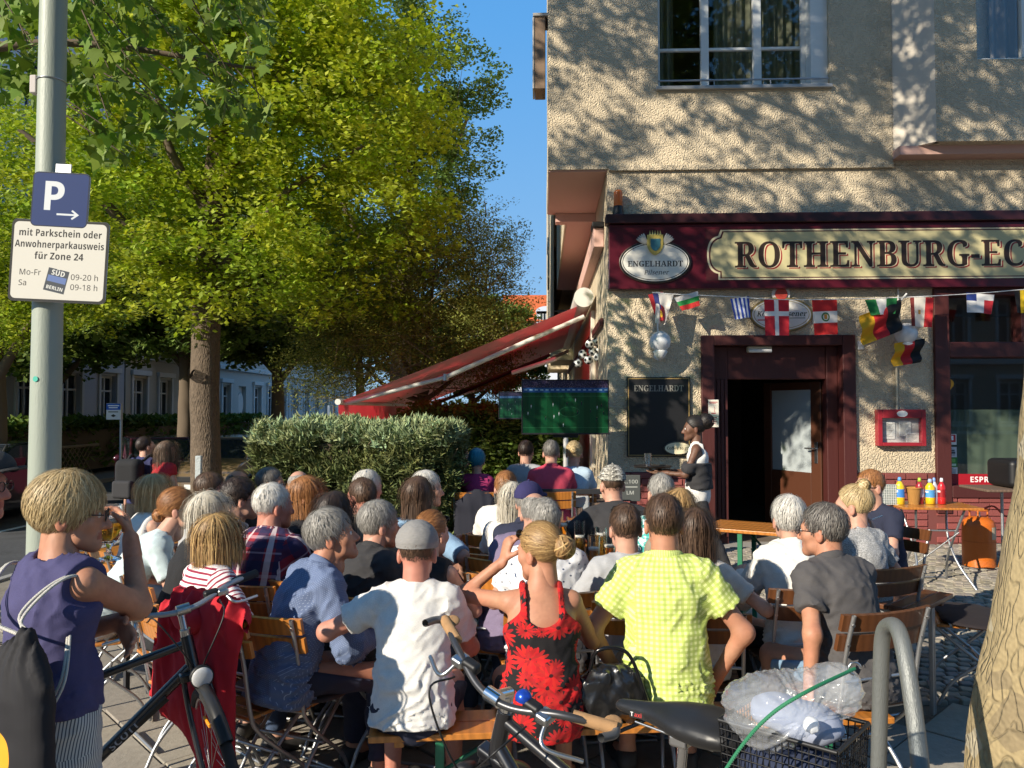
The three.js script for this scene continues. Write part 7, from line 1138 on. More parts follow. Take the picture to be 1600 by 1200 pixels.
// ---------------------------------------------------------------- televisions and the plank screen under the first
{
  const draw = (c, w, h) => {
    c.fillStyle = '#0f4a2a'; c.fillRect(0, 0, w, h); for (let i = 0; i < 14; i++) { c.fillStyle = i % 2 ? '#12522f' : '#0d4526'; c.fillRect(i * w / 14, h * 0.24, w / 14, h); } reseed(8);
    c.fillStyle = '#2a2440'; c.fillRect(0, 0, w, h * 0.14); for (let i = 0; i < 900; i++) { c.fillStyle = ['#5a4a6a', '#3a3a6a', '#7a6a7a', '#201c30'][i % 4]; c.fillRect(rnd() * w, rnd() * h * 0.14, 3, 3); }
    c.fillStyle = '#24508a'; c.fillRect(0, h * 0.14, w, h * 0.09); c.fillStyle = '#8fb4d8'; for (let i = 0; i < 16; i++) c.fillRect(10 + i * w / 16, h * 0.17, 18, 7);
    for (let i = 0; i < 16; i++) { const x = 30 + rnd() * (w - 60), y = h * 0.34 + rnd() * h * 0.5; c.fillStyle = i % 2 ? '#dfe6ee' : '#151f33'; c.fillRect(x, y, 5, 12); c.fillRect(x + 1, y + 12, 2, 8); c.fillStyle = '#7a5a48'; c.fillRect(x + 1, y - 5, 3, 5); }
    c.strokeStyle = '#3f7f58'; c.lineWidth = 2; c.strokeRect(-20, h * 0.3, w + 40, h * 0.6); c.beginPath(); c.ellipse(w * 0.55, h * 0.6, 60, 30, 0, 0, 7); c.stroke();
  };
  const tex = canvasTex(512, 320, draw), scr = phys([0.55, 0.55, 0.55], { map: tex, emissive: col(1, 1, 1), emissiveMap: tex, emissiveIntensity: 0.05, roughness: 0.25 });
  function tv(label, px0, px1, py0, py1, D, turn, tilt) {
    const w = X(px1, D) - X(px0, D), h = Y(py0, D, 880) - Y(py1, D, 880), t = thing('television', label, 'television', [(X(px0, D) + X(px1, D)) / 2, (Y(py0, D, 880) + Y(py1, D, 880)) / 2, -D], R(turn)); t.rotation.x = R(tilt);
    part('housing', rbx(-w / 2, w / 2, -h / 2, h / 2, -0.06, -0.004, 0.012, 2), MAT.blackGloss, t);
    part('bezel', [rbx(-w / 2, w / 2, -h / 2, -h / 2 + 0.018, -0.004, 0.008, 0.003), rbx(-w / 2, w / 2, h / 2 - 0.01, h / 2, -0.004, 0.008, 0.003), rbx(-w / 2, -w / 2 + 0.01, -h / 2 + 0.018, h / 2 - 0.01, -0.004, 0.008, 0.003), rbx(w / 2 - 0.01, w / 2, -h / 2 + 0.018, h / 2 - 0.01, -0.004, 0.008, 0.003)], std([0.02, 0.02, 0.022], { roughness: 0.25 }), t);
    part('screen', new THREE.PlaneGeometry(w - 0.02, h - 0.028).translate(0, 0.004, 0.001), scr, t); return t;
  }
  tv('large television showing a football match, standing on a pole by the house corner', 815, 952, 593, 679, 8.45, 3, 0);
  tv('smaller television with the same match under the awning', 779, 822, 612, 655, 10.6, -4, 0);
  const tp = thing('television_stand', 'thin pale metal pole carrying the large television', 'stand', [X(884, 8.48), ground(0.3, -8.5), -8.52]);
  part('pole', at(cyl(0.027, 0.03, 1.55, 20), 0, 0.775, 0.0), std([0.6, 0.6, 0.58], { metalness: 0.4, roughness: 0.35 }), tp); part('bracket', rbx(-0.12, 0.12, 1.35, 1.7, 0.03, 0.0, 0.004).translate(0, 0, 0.0), MAT.black, tp); part('base', at(cyl(0.25, 0.26, 0.03, 28), 0, 0.015, 0), MAT.black, tp);
  const pb = thing('plank_planter', 'dark brown plank planter with a wide top board in front of the television pole', 'planter', [X(898, 8.0), ground(0.3, -8), -8.0]);
  const w = X(968, 8) - X(830, 8);
  for (let k = 0; k < 9; k++) part('plank', rbx(-w / 2 + k * w / 9 + 0.004, -w / 2 + (k + 1) * w / 9 - 0.004, 0.05, 0.68, 0.18, 0.205, 0.005), woodGrey, pb);
  part('top_board', rbx(-w / 2 - 0.03, w / 2 + 0.03, 0.685, 0.73, -0.2, 0.24, 0.008), woodGrey, pb); part('back_board', rbx(-w / 2, w / 2, 0.05, 0.68, -0.2, -0.17, 0.005), woodGrey, pb);
  const rl = thing('serving_rail', 'dark metal rail and clear box in front of the coral shirt', 'rail', [X(890, 7.7), ground(0.3, -7.7), -7.7]); part('bar', rbx(-0.42, 0.42, 0.83, 0.88, -0.02, 0.02, 0.006), std([0.06, 0.06, 0.065], { metalness: 0.6, roughness: 0.4 }), rl); part('post', [bar([-0.4, 0, 0], [-0.4, 0.83, 0], 0.012), bar([0.4, 0, 0], [0.4, 0.83, 0], 0.012)], MAT.black, rl); part('clear_box', rbox(0.42, 0.14, 0.2, 0.02, 2).translate(-0.02, 0.745, -0.1), phys([0.85, 0.88, 0.9], { transmission: 0.6, roughness: 0.25, thickness: 0 }), rl);
  const slate = thing('price_slate', 'small grey slate with chalked prices on the planter by the house corner', 'slate', [X(984, 7.9), ground(1, -8) + 0.73, -7.9]); part('board', rbox(0.2, 0.26, 0.02, 0.005, 1).translate(0, 0.12, 0), std([0.07, 0.075, 0.075]), slate); part('chalk', new THREE.PlaneGeometry(0.19, 0.25).translate(0, 0.12, 0.0105), std([1, 1, 1], { map: canvasTex(64, 96, (c, w2, h2) => { c.fillStyle = '#474b4b'; c.fillRect(0, 0, w2, h2); c.fillStyle = '#b9bcb8'; c.font = '20px sans-serif'; c.fillText('S..100', 4, 30); c.fillRect(6, 42, 50, 3); c.fillText('LM', 18, 72); }) }), slate);
}
// ---------------------------------------------------------------- condiment table, bottles, gas bottle, grill by the plinth
{
  const D = 7.4, tx = X(1452, D), tz = -D, gy = ground(tx, tz);
  const t = thing('folding_table', 'small folding table with an orange top holding sauce bottles', 'table', [tx, gy, tz], R(-3));
  const h = Y(790, D, 1450) - gy, w = X(1512, D) - X(1392, D);
  for (let k = 0; k < 4; k++) { const s = part('plank', metreUV(rbox(w, 0.022, 0.12, 0.005, 1)), woodOrange, t); s.position.set(0, h, -0.19 + k * 0.126); }
  for (const q of [-1, 1]) { const x = q * w * 0.3; part('leg', tube([[x, h - 0.02, 0.18], [x * 0.8, h * 0.6, 0.06], [x * 0.85, h * 0.3, -0.1], [x, 0, -0.2]], 0.011, 20), MAT.zinc, t); part('leg', tube([[x, h - 0.02, -0.18], [x * 0.8, h * 0.6, -0.06], [x * 0.85, h * 0.3, 0.1], [x * 1.3, 0, 0.24]], 0.011, 20), MAT.zinc, t); }
  part('stretcher', [bar([-w * 0.28, h * 0.7, 0.09], [w * 0.28, h * 0.7, 0.09], 0.008), bar([-w * 0.3, h * 0.25, 0.1], [w * 0.28, h * 0.68, 0.1], 0.007), bar([-w * 0.3, 0.02, -0.2], [w * 0.3, 0.02, -0.2], 0.008)], MAT.zinc, t);
  const bot = (px, c, capc, hh, r, lab, lc) => { const b = thing('sauce_bottle', lab, 'bottle', [X(px, D), gy + h + 0.012, tz + rr(-0.06, 0.06)]); part('bottle', lathe([[0.001, 0], [r, 0.003], [r * 1.02, hh * 0.3], [r, hh * 0.68], [r * 0.55, hh * 0.8], [r * 0.36, hh * 0.86], [0.001, hh * 0.86]], 24), phys(c, { roughness: 0.3, clearcoat: 0.3 }), b); part('cap', lathe([[0.001, hh], [r * 0.3, hh], [r * 0.42, hh * 0.93], [r * 0.44, hh * 0.855], [0.001, hh * 0.855]], 18), std(capc, { roughness: 0.4 }), b); part('label', new THREE.CylinderGeometry(r * 1.03, r * 1.03, hh * 0.3, 24, 1, true).translate(0, hh * 0.42, 0), std([1, 1, 1], { map: canvasTex(64, 64, (k, cw, ch) => { k.fillStyle = lc; k.fillRect(0, 0, cw, ch); k.fillStyle = '#eee'; k.fillRect(8, 10, 48, 14); k.fillRect(8, 34, 30, 6); }), roughness: 0.5 }), b); };
  bot(1402, [0.75, 0.5, 0.02], [0.1, 0.3, 0.6], 0.25, 0.04, 'yellow mustard bottle with blue cap beside the wire napkin holder', '#3a7ac0');
  bot(1437, [0.3, 0.02, 0.03], [0.35, 0.5, 0.05], 0.24, 0.036, 'dark red sauce bottle with green cap', '#c8b8c8');
  bot(1453, [0.75, 0.5, 0.02], [0.35, 0.45, 0.65], 0.23, 0.042, 'yellow mustard bottle with pale blue cap beside the ketchup', '#4a90c8');
  bot(1461, [0.45, 0.5, 0.6], [0.2, 0.35, 0.7], 0.24, 0.03, 'slim pale bottle with blue cap behind the mustard', '#9ab0c8');
  bot(1470, [0.5, 0.015, 0.02], [0.7, 0.7, 0.7], 0.24, 0.034, 'red ketchup bottle with white cap', '#8a1016');
  const nh = thing('napkin_holder', 'grey wire box of napkins on the sauce table', 'napkin holder', [X(1387, D), gy + h + 0.012, tz]); part('box', rbox(0.16, 0.18, 0.08, 0.01, 1).translate(0, 0.09, 0), std([0.25, 0.28, 0.26]), nh); const wires = []; for (let k = 0; k < 9; k++) { wires.push(bar([-0.08 + k * 0.02, 0, 0.043], [-0.08 + k * 0.02, 0.18, 0.043], 0.0016, 4), bar([-0.08, k * 0.0225, 0.043], [0.08, k * 0.0225, 0.043], 0.0016, 4)); } part('mesh', wires, MAT.white, nh);
  const bk = thing('wicker_basket', 'small golden wicker basket between the sauce bottles', 'basket', [X(1425, D), gy + h + 0.012, tz]); part('weave', new THREE.CylinderGeometry(0.062, 0.045, 0.15, 24, 8, true).translate(0, 0.075, 0), std([0.5, 0.25, 0.06], { bumpMap: rep(fabricBump, 2), bumpScale: 0.01 }), bk); part('rim', at(new THREE.TorusGeometry(0.062, 0.006, 8, 28), 0, 0.15, 0, 0, Math.PI / 2), std([0.45, 0.22, 0.05]), bk); part('base', at(cyl(0.045, 0.045, 0.006, 20), 0, 0.003, 0), std([0.4, 0.2, 0.05]), bk);
  // gas bottle
  const gx = X(1525, 8.1), gz = -8.1, g = thing('gas_bottle', 'orange gas bottle with collar standing by the red plinth', 'gas bottle', [gx, ground(gx, gz), gz]), om = std([0.55, 0.13, 0.012], { roughness: 0.4, bumpMap: rep(noiseBump, 2), bumpScale: 0.004 });
  part('cylinder', lathe([[0.001, 0.05], [0.13, 0.05], [0.15, 0.08], [0.15, 0.4], [0.135, 0.45], [0.09, 0.485], [0.001, 0.495]], 40), om, g); part('foot_ring', at(new THREE.CylinderGeometry(0.145, 0.15, 0.08, 36, 1, true), 0, 0.045, 0), om, g); part('weld_band', at(new THREE.TorusGeometry(0.1505, 0.003, 6, 48), 0, 0.25, 0, 0, Math.PI / 2), om, g); part('collar', [new THREE.TorusGeometry(0.09, 0.009, 8, 28).rotateX(Math.PI / 2).translate(0, 0.56, 0), ...[0, 2.1, 4.2].map((a) => bar([Math.cos(a) * 0.09, 0.47, Math.sin(a) * 0.09], [Math.cos(a) * 0.09, 0.56, Math.sin(a) * 0.09], 0.009))], om, g); part('valve', [at(cyl(0.018, 0.02, 0.07, 12), 0, 0.52, 0), at(cyl(0.03, 0.03, 0.02, 12), 0, 0.56, 0)], MAT.zinc, g); part('paper_label', new THREE.CylinderGeometry(0.1515, 0.1515, 0.12, 16, 1, true, 0.35, 0.6).translate(0, 0.34, 0), std([0.5, 0.42, 0.3]), g); part('hose', tube([[0, 0.55, 0.02], [0.12, 0.6, 0.05], [0.25, 0.5, 0.05], [0.38, 0.62, 0.02]], 0.009, 24), std([0.3, 0.05, 0.03]), g);
  // gas grill
  const rx = X(1578, 7.6), r = thing('gas_grill', 'black gas grill with a wooden side shelf under the shop window', 'grill', [rx, ground(rx, -7.6), -7.6]), base = ground(rx, -7.6), gh = Y(762, 7.6, 1570) - base;
  part('side_shelf', rbx(-0.36, 0.7, gh - 0.02, gh + 0.005, -0.25, 0.25, 0.008), woodGrey, r); part('lid', rbx(-0.12, 0.7, gh + 0.012, gh + 0.27, -0.22, 0.2, 0.05, 3), MAT.black, r); part('lid_handle', bar([0, gh + 0.12, 0.25], [0.6, gh + 0.12, 0.25], 0.014), woodGrey, r); for (const [a, b] of [[0.02, 0.2], [0.02, -0.2], [0.6, 0.2], [0.6, -0.2]]) part('leg', bar([a, 0, b], [a, gh - 0.02, b], 0.014), MAT.zinc, r);
}
// ---------------------------------------------------------------- things people carry
{
  // drawstring bag on the blond woman's back: sits on her left shoulder blade
  const m = blonde.root, t = thing('drawstring_bag', 'black drawstring bag with pale cords on the blond woman’s back', 'bag', m.position.toArray(), m.rotation.y), s = blonde.s;
  const C = V(0.17, 1.03 * s, 0.19);
  const g = iso([flat(C.clone().add(V(0, -0.17, 0)), C.clone().add(V(0.0, 0.06, 0)), 0.15, 0.13, V(0, 0, 1), 0.4), flat(C.clone().add(V(0, 0.06, 0)), C.clone().add(V(0.03, 0.2, 0)), 0.11, 0.035, V(0, 0, 1), 0.5)], { cell: 0.008, k: 0.04, disp: (x, y, z) => { const k = sstep(C.y - 0.05, C.y + 0.2, y); return k * 0.007 * Math.sin((x - C.x) / (0.14 - 0.09 * k) * 9) + 0.003 * N3(x * 20, y * 20, z * 20); } });
  { const p = g.attributes.position, uv = new Float32Array(p.count * 2); for (let i = 0; i < p.count; i++) { uv[2 * i] = (p.getX(i) - C.x) / 0.34 + 0.5; uv[2 * i + 1] = (p.getY(i) - C.y + 0.33) / 0.6; } g.setAttribute('uv', new THREE.BufferAttribute(uv, 2)); }
  part('sack', g, std([1, 1, 1], { roughness: 0.8, map: canvasTex(256, 384, (c, w, h) => { c.fillStyle = '#16151a'; c.fillRect(0, 0, w, h); c.fillStyle = '#e09a1e'; c.beginPath(); c.arc(120, 236, 46, 0, 7); c.fill(); c.fillStyle = '#9fb0ba'; c.beginPath(); c.ellipse(112, 268, 22, 44, 0.3, 0, 7); c.fill(); c.fillStyle = '#5f9ec8'; c.beginPath(); c.ellipse(140, 330, 52, 24, 0, 0, 7); c.fill(); c.fillStyle = '#b9b4aa'; c.fillRect(96, 292, 52, 34); c.fillStyle = '#16151a'; for (let i = 0; i < 9; i++) c.fillRect(48 + (i * 7) % 30, 250 + i * 6, 6, 3); }) }), t);
  const cordM = std([0.62, 0.6, 0.54], { roughness: 0.9, bumpMap: rep(fabricBump, 1, 12), bumpScale: 0.002 }), sh = m.children ? blonde : null, SL = 1.4 * s;
  part('cord', [tube([[C.x, C.y + 0.2, 0.17], [-0.04, 1.3 * s, 0.17], [-0.15, SL + 0.02, 0.05], [-0.17, SL - 0.05, -0.1]], 0.0046, 30, 7), tube([[C.x + 0.01, C.y + 0.2, 0.175], [-0.025, 1.3 * s, 0.175], [-0.135, SL + 0.025, 0.05], [-0.15, SL - 0.05, -0.1]], 0.0046, 30, 7)], cordM, t);
  part('cord', [tube([[C.x + 0.03, C.y + 0.21, 0.175], [0.12, 1.31 * s, 0.165], [0.13, SL - 0.01, 0.085], [0.13, SL - 0.0, 0.0], [0.1, SL - 0.1, -0.06]], 0.0046, 30, 7), tube([[C.x + 0.04, C.y + 0.205, 0.178], [0.135, 1.3 * s, 0.168], [0.145, SL - 0.01, 0.085], [0.14, SL - 0.0, 0.0], [0.11, SL - 0.1, -0.06]], 0.0046, 30, 7)], cordM, t);
  part('cord', [tube([[C.x + 0.14, C.y - 0.28, 0.13], [0.2, 0.96 * s, 0.14], [0.22, 1.12 * s, 0.1], [0.12, 1.24 * s, 0.02]], 0.0042, 26, 7), tube([[C.x + 0.15, C.y - 0.29, 0.13], [0.21, 0.95 * s, 0.142], [0.232, 1.11 * s, 0.1], [0.13, 1.24 * s, 0.02]], 0.0042, 26, 7)], cordM, t);
  // rucksack
  const b = backpackMan.root, rk = thing('backpack', 'black backpack worn by the walking man in blue', 'backpack', b.position.toArray(), b.rotation.y), q = backpackMan.s;
  part('main_bag', rbox(0.32, 0.5 * q, 0.2, 0.08, 4).translate(0, 1.2 * q, 0.22), F.black, rk); part('pocket', rbox(0.25, 0.22 * q, 0.09, 0.035, 3).translate(0, 1.08 * q, 0.34), F.charcoal, rk); for (const e of [-1, 1]) part('strap', tube([[e * 0.1, 1.42 * q, 0.12], [e * 0.13, 1.48 * q, 0.0], [e * 0.14, 1.3 * q, -0.12], [e * 0.16, 1.08 * q, 0.05]], 0.018, 20), F.black, rk);
  // waitress' tray
  const w = waitress.root; w.updateMatrixWorld(); const tp = V(0, 1.06, -0.43).applyMatrix4(w.matrixWorld), tr = thing('serving_tray', 'dark round tray held by the waitress, with an empty glass', 'tray', tp.toArray()); part('plate', lathe([[0.001, 0], [0.17, 0], [0.185, 0.018], [0.18, 0.018], [0.168, 0.005], [0.001, 0.005]], 40), std([0.03, 0.025, 0.022], { roughness: 0.35 }), tr); part('glass', lathe([[0.001, 0.006], [0.03, 0.006], [0.036, 0.14], [0.034, 0.14], [0.028, 0.012], [0.001, 0.012]], 24).translate(-0.05, 0, 0.03), cupM, tr);
  // red jacket hung over a chair beside the bicycle
  const jx = X(330, 3.4), jz = -3.4, jk = thing('red_jacket', 'bright red jacket hung over a chair back beside the black bicycle', 'jacket', [jx, ground(jx, jz), jz], R(-28)); jk.scale.set(1.05, 1.06, 1.05);
  part('cloth', iso([flat(V(-0.14, 0.86, 0), V(0.14, 0.84, 0), 0.05, 0.05, V(0, 0, 1), 0.9), flat(V(-0.11, 0.78, 0.03), V(-0.09, 0.5, 0.06), 0.1, 0.1, V(0, 0, 1), 0.35), flat(V(0.1, 0.78, 0.03), V(0.1, 0.46, 0.06), 0.12, 0.11, V(0, 0, 1), 0.35), flat(V(0.09, 0.5, 0.05), V(0.12, 0.2, 0.05), 0.09, 0.07, V(0, 0, 1), 0.4), cap(V(-0.17, 0.8, 0.03), V(-0.22, 0.5, 0.05), 0.045, 0.035)], { cell: 0.009, k: 0.05, disp: (x, y, z) => 0.03 * Math.max(0, 1 - 2.6 * Math.abs(N3(x * 15 + y * 3, y * 2.2, z * 6))) + 0.006 * N3(x * 30, y * 20, z * 30) }), fab([0.55, 0.012, 0.025]), jk); part('hood', iso([ell(V(-0.03, 0.83, 0.075), 0.1, 0.06, 0.035)], { cell: 0.01, disp: (x, y, z) => 0.008 * N3(x * 20, y * 20, z * 20) }), fab([0.55, 0.012, 0.025]), jk);
  const jc = copyOf(chairProto.orange, 'orange-slatted folding chair under the bright red jacket', [jx, ground(jx, jz), jz - 0.2], R(-28)); jc.position.set(jx - Math.sin(R(-28)) * 0.24, ground(jx, jz), jz - Math.cos(R(-28)) * 0.24); jc.scale.y = 1;
  // black coat on the chair of the turquoise-haired woman
  const cx = X(745, 7.6), ck = thing('dark_coat', 'black coat hanging over the chair of the turquoise-haired woman', 'coat', [cx, ground(cx, -7.7) - 0.14, -7.72]); part('cloth', iso([flat(V(-0.14, 0.88, 0), V(0.14, 0.88, 0), 0.05, 0.05, V(0, 0, 1), 0.8), flat(V(0, 0.8, 0), V(0, 0.4, 0.02), 0.22, 0.25, V(0, 0, 1), 0.25)], { cell: 0.018, k: 0.05, disp: (x, y, z) => 0.016 * Math.max(0, 1 - 2.6 * Math.abs(N3(x * 9, y * 2, z * 6))) }), fab([0.012, 0.013, 0.025]), ck); part('sleeve', iso([cap(V(0.2, 0.84, 0.03), V(0.26, 0.45, 0.05), 0.05, 0.04)], { cell: 0.018 }), fab([0.012, 0.013, 0.025]), ck);
  // handbag on the bench, napkin on the ground
  const hx = X(948, 3.3), hb = thing('handbag', 'shiny black leather handbag on the bench beside the lime shirt', 'handbag', [hx, ground(hx, -3.28) + capMan.seat, -3.28], R(8)); part('pouch', iso([flat(V(-0.06, 0.1, 0), V(0.06, 0.1, 0), 0.1, 0.1, V(0, 0, 1), 0.6), cap(V(-0.05, 0.18, 0), V(0.05, 0.19, 0), 0.035, 0.035)], { cell: 0.008, k: 0.05, disp: (x, y, z) => 0.012 * N3(x * 16, y * 16, z * 16) + 0.012 * Math.max(0, 1 - 3 * Math.abs(N3(x * 14, y * 9, z * 12))) }), phys([0.01, 0.01, 0.011], { roughness: 0.28, clearcoat: 0.4 }), hb); part('strap', tube([[-0.08, 0.2, 0], [-0.05, 0.3, 0.03], [0.06, 0.3, 0.05], [0.12, 0.18, 0.06], [0.14, 0.05, 0.08], [0.02, 0.01, 0.12]], 0.008, 40), MAT.blackGloss, hb);
  const nx = X(402, 4.3), nk = thing('paper_napkin', 'crumpled white napkin lying on the pavement under the chairs', 'napkin', [nx, ground(nx, -4.3) + 0.006, -4.3], 0.5); const ng = new THREE.PlaneGeometry(0.2, 0.14, 12, 8).rotateX(-Math.PI / 2), np = ng.attributes.position; for (let i = 0; i < np.count; i++) np.setY(i, 0.02 + 0.03 * N3(np.getX(i) * 14, 2, np.getZ(i) * 14)); ng.computeVertexNormals(); part('sheet', ng, std([0.8, 0.8, 0.78], { side: THREE.DoubleSide }), nk); part('folded_corner', ng.clone().scale(0.5, 1.4, 0.6).translate(0.04, 0.012, 0.01), std([0.78, 0.78, 0.76], { side: THREE.DoubleSide }), nk);
}
// ---------------------------------------------------------------- bicycles (local +x is forwards)
function bicycle(label, pos, turn, steer, leanA, o) {
  const t = thing('bicycle', label, 'bicycle', [pos[0], ground(pos[0], pos[1]), pos[1]], turn); t.rotation.order = 'YXZ'; t.rotation.x = leanA;
  const fm = phys(o.frame ?? [0.012, 0.012, 0.014], { roughness: 0.3, clearcoat: 0.6 }), R0 = 0.345;
  const BB = V(-0.07, 0.28, 0), ST = V(-0.2, 0.72, 0), HT = V(0.36, 0.86, 0), HB = V(0.4, 0.72, 0), RH = V(-0.5, R0, 0), FH = V(0.56, R0, 0);
  part('frame', [bar(BB, ST, 0.017, 14), bar(ST.clone().lerp(BB, 0.2), HT.clone().lerp(HB, 0.2), 0.018, 14), bar(BB, HB.clone().lerp(HT, 0.2), 0.023, 16), bar(HB, HT, 0.025, 16), ...[-1, 1].flatMap((q) => [bar([BB.x, BB.y, q * 0.035], [RH.x, RH.y, q * 0.06], 0.01), bar([ST.x, ST.y - 0.03, q * 0.02], [RH.x, RH.y, q * 0.06], 0.008)])], fm, t);
  if (o.text) { const d = HB.clone().sub(BB), L = 0.3, g = new THREE.CylinderGeometry(0.0236, 0.0236, L, 20, 1, true, -0.9, 1.8); const tx = canvasTex(512, 96, (c, w, h) => { c.fillStyle = '#101012'; c.fillRect(0, 0, w, h); c.fillStyle = '#9a9a9e'; c.font = 'bold 84px sans-serif'; c.fillText(o.text, 10, 80, 480); }); tx.rotation = Math.PI / 2; tx.center.set(0.5, 0.5); g.applyQuaternion(new THREE.Quaternion().setFromUnitVectors(V(0, 1, 0), d.clone().normalize())); const c = BB.clone().lerp(HB, 0.55); part('lettering', g.translate(c.x, c.y, 0), std([1, 1, 1], { map: tx, roughness: 0.4 }), t); }
  function wheel(parent, c) {
    const w = new THREE.Group(); w.name = 'wheel'; w.position.copy(c); parent.add(w);
    const ty = new THREE.TorusGeometry(R0 - 0.022, 0.022, 12, 64), p = ty.attributes.position; part('tyre', ty, MAT.rubber, w); part('rim', [new THREE.TorusGeometry(R0 - 0.047, 0.009, 8, 64).scale(1, 1, 1.3)], MAT.steel, w);
    const sp = []; for (let k = 0; k < 32; k++) { const a = k / 32 * 6.2832, q = k % 2 ? 1 : -1, b = a + (k % 4 < 2 ? 0.5 : -0.5); sp.push(bar([Math.cos(b) * 0.022, Math.sin(b) * 0.022, q * 0.03], [Math.cos(a) * (R0 - 0.05), Math.sin(a) * (R0 - 0.05), 0], 0.0012, 4)); } part('spokes', sp, MAT.steel, w).userData.kind = 'stuff'; part('hub', [at(cyl(0.02, 0.02, 0.07, 14), 0, 0, 0, 0, Math.PI / 2), at(cyl(0.006, 0.006, 0.13, 8), 0, 0, 0, 0, Math.PI / 2)], MAT.steel, w);
    part('reflector', [at(rbox(0.09, 0.018, 0.01, 0.004, 1), 0, R0 - 0.12, 0.012, 0, 0, 0)], std([0.8, 0.3, 0.02], { roughness: 0.3 }), w); return w;
  }
  wheel(t, RH);
  // steering assembly turns about the head tube
  const sg = new THREE.Group(); sg.name = 'front_fork'; const ax = HT.clone().sub(HB).normalize(); sg.position.copy(HB); sg.quaternion.setFromAxisAngle(ax, steer); t.add(sg); const L = (v) => v.clone().sub(HB);
  part('blade', [...[-1, 1].map((q) => tube([[0, -0.02, q * 0.045], [0.05, -0.16, q * 0.052], [FH.x - HB.x, FH.y - HB.y, q * 0.055]], 0.011, 16)), at(rbox(0.05, 0.04, 0.12, 0.012), 0, -0.01, 0)], fm, sg);
  const fw = wheel(sg, L(FH));
  const fend = new THREE.TorusGeometry(R0 + 0.016, 0.03, 6, 40, 2.3).scale(1, 1, 1.0); const fp = fend.attributes.position; part('mudguard', new THREE.TorusGeometry(R0 + 0.012, 0.026, 8, 36, o.fender ?? 1.9).rotateZ(0.75).translate(L(FH).x, L(FH).y, 0), std(o.fenderC ?? [0.02, 0.02, 0.02], { roughness: 0.35 }), sg);
  const top = L(HT).addScaledVector(ax, o.rise ?? 0.14), bar0 = top.clone().add(V(0.07, 0.03, 0)); part('stem', [bar(L(HT), top, 0.0145, 14), bar(top, bar0, 0.016, 14), at(cyl(0.022, 0.022, 0.05, 18), bar0.x, bar0.y, bar0.z, 0, Math.PI / 2), at(cyl(0.021, 0.021, 0.03, 18), L(HT).x, L(HT).y + 0.015, 0)], o.stemM ?? MAT.chrome, sg);
  const hbar = part('handlebar', [tube([[bar0.x - 0.11, bar0.y + 0.02, -0.3], [bar0.x - 0.05, bar0.y + 0.03, -0.2], [bar0.x, bar0.y, -0.06], [bar0.x, bar0.y, 0.06], [bar0.x - 0.05, bar0.y + 0.03, 0.2], [bar0.x - 0.11, bar0.y + 0.02, 0.3]], 0.0115, 48, 10)], o.barM ?? MAT.chrome, sg);
  for (const q of [-1, 1]) {
    const gA = V(bar0.x - 0.075, bar0.y + 0.026, q * 0.225), gB = V(bar0.x - 0.125, bar0.y + 0.018, q * 0.335);
    const gr = part('grip', [bar(gA, gB, 0.0165, 16, 0.018), ...(o.wing ? [at(new THREE.SphereGeometry(0.024, 14, 10).scale(1.2, 0.45, 1.1), gB.x - 0.012, gB.y, gB.z - q * 0.02)] : [])], o.gripM ?? MAT.rubber, sg); if (o.wing) part('bar_end', [tube([[gB.x, gB.y, gB.z], [gB.x + 0.03, gB.y + 0.01, gB.z + q * 0.012], [gB.x + 0.08, gB.y + 0.03, gB.z + q * 0.004]], 0.012, 14)], std([0.12, 0.12, 0.12], { roughness: 0.4 }), gr);
    part('brake_lever', [tube([[bar0.x - 0.03, bar0.y + 0.01, q * 0.17], [bar0.x + 0.02, bar0.y - 0.03, q * 0.2], [bar0.x - 0.03, bar0.y - 0.05, q * 0.3]], 0.0065, 18), at(rbox(0.05, 0.03, 0.045, 0.01), bar0.x - 0.03, bar0.y + 0.015, q * 0.165)], MAT.steel, sg);
    part('shifter', [at(rbox(0.035, 0.035, 0.06, 0.012), bar0.x - 0.03, bar0.y + 0.02, q * 0.12)], MAT.black, sg);
    part('cable', [tube([[bar0.x + 0.02, bar0.y, q * 0.14], [bar0.x + 0.14, bar0.y + 0.03 * q, q * 0.12], [bar0.x + 0.12, bar0.y - 0.2, q * 0.02], [bar0.x - 0.02, bar0.y - 0.33, q * 0.01]], 0.0032, 36, 6)], MAT.black, sg);
  }
  if (o.bell) { part('bell', [at(new THREE.SphereGeometry(0.024, 18, 10, 0, 6.3, 0, 1.6), bar0.x - 0.03, bar0.y + 0.03, -0.085)], std(o.bell, { metalness: 0.5, roughness: 0.25 }), sg); }
  const lp = o.lampPos ?? [L(HT).x + 0.1, L(HT).y - 0.06, 0]; const lampG = part('headlight', [at(lathe([[0.001, -0.05], [0.025, -0.045], [0.042, -0.01], [0.044, 0.02], [0.001, 0.02]], 24), lp[0], lp[1], lp[2], 0, 0, -Math.PI / 2), bar([lp[0] - 0.02, lp[1] - 0.02, 0], [0.01, lp[1] - 0.08, 0], 0.005)], MAT.black, sg); part('lens', at(new THREE.SphereGeometry(0.04, 20, 10).scale(1, 0.35, 1), lp[0] + 0.02, lp[1], lp[2], 0, 0, -Math.PI / 2), phys([0.8, 0.82, 0.85], { roughness: 0.12, transmission: 0.4 }), lampG);
  // saddle, crank, chain case, rack
  part('seat_post', bar(ST, [-0.225, (o.saddle ?? 0.92) - 0.03, 0], 0.0135, 14), MAT.chrome, t);
  const sy = o.saddle ?? 0.92, sa = iso([flat(V(-0.33, sy + 0.02, 0), V(-0.26, sy + 0.018, 0), 0.085, 0.075, V(0, 1, 0), 0.42), flat(V(-0.28, sy + 0.02, 0), V(-0.05, sy + 0.012, 0), 0.055, 0.02, V(0, 1, 0), 0.75)], { cell: 0.006, k: 0.05 });
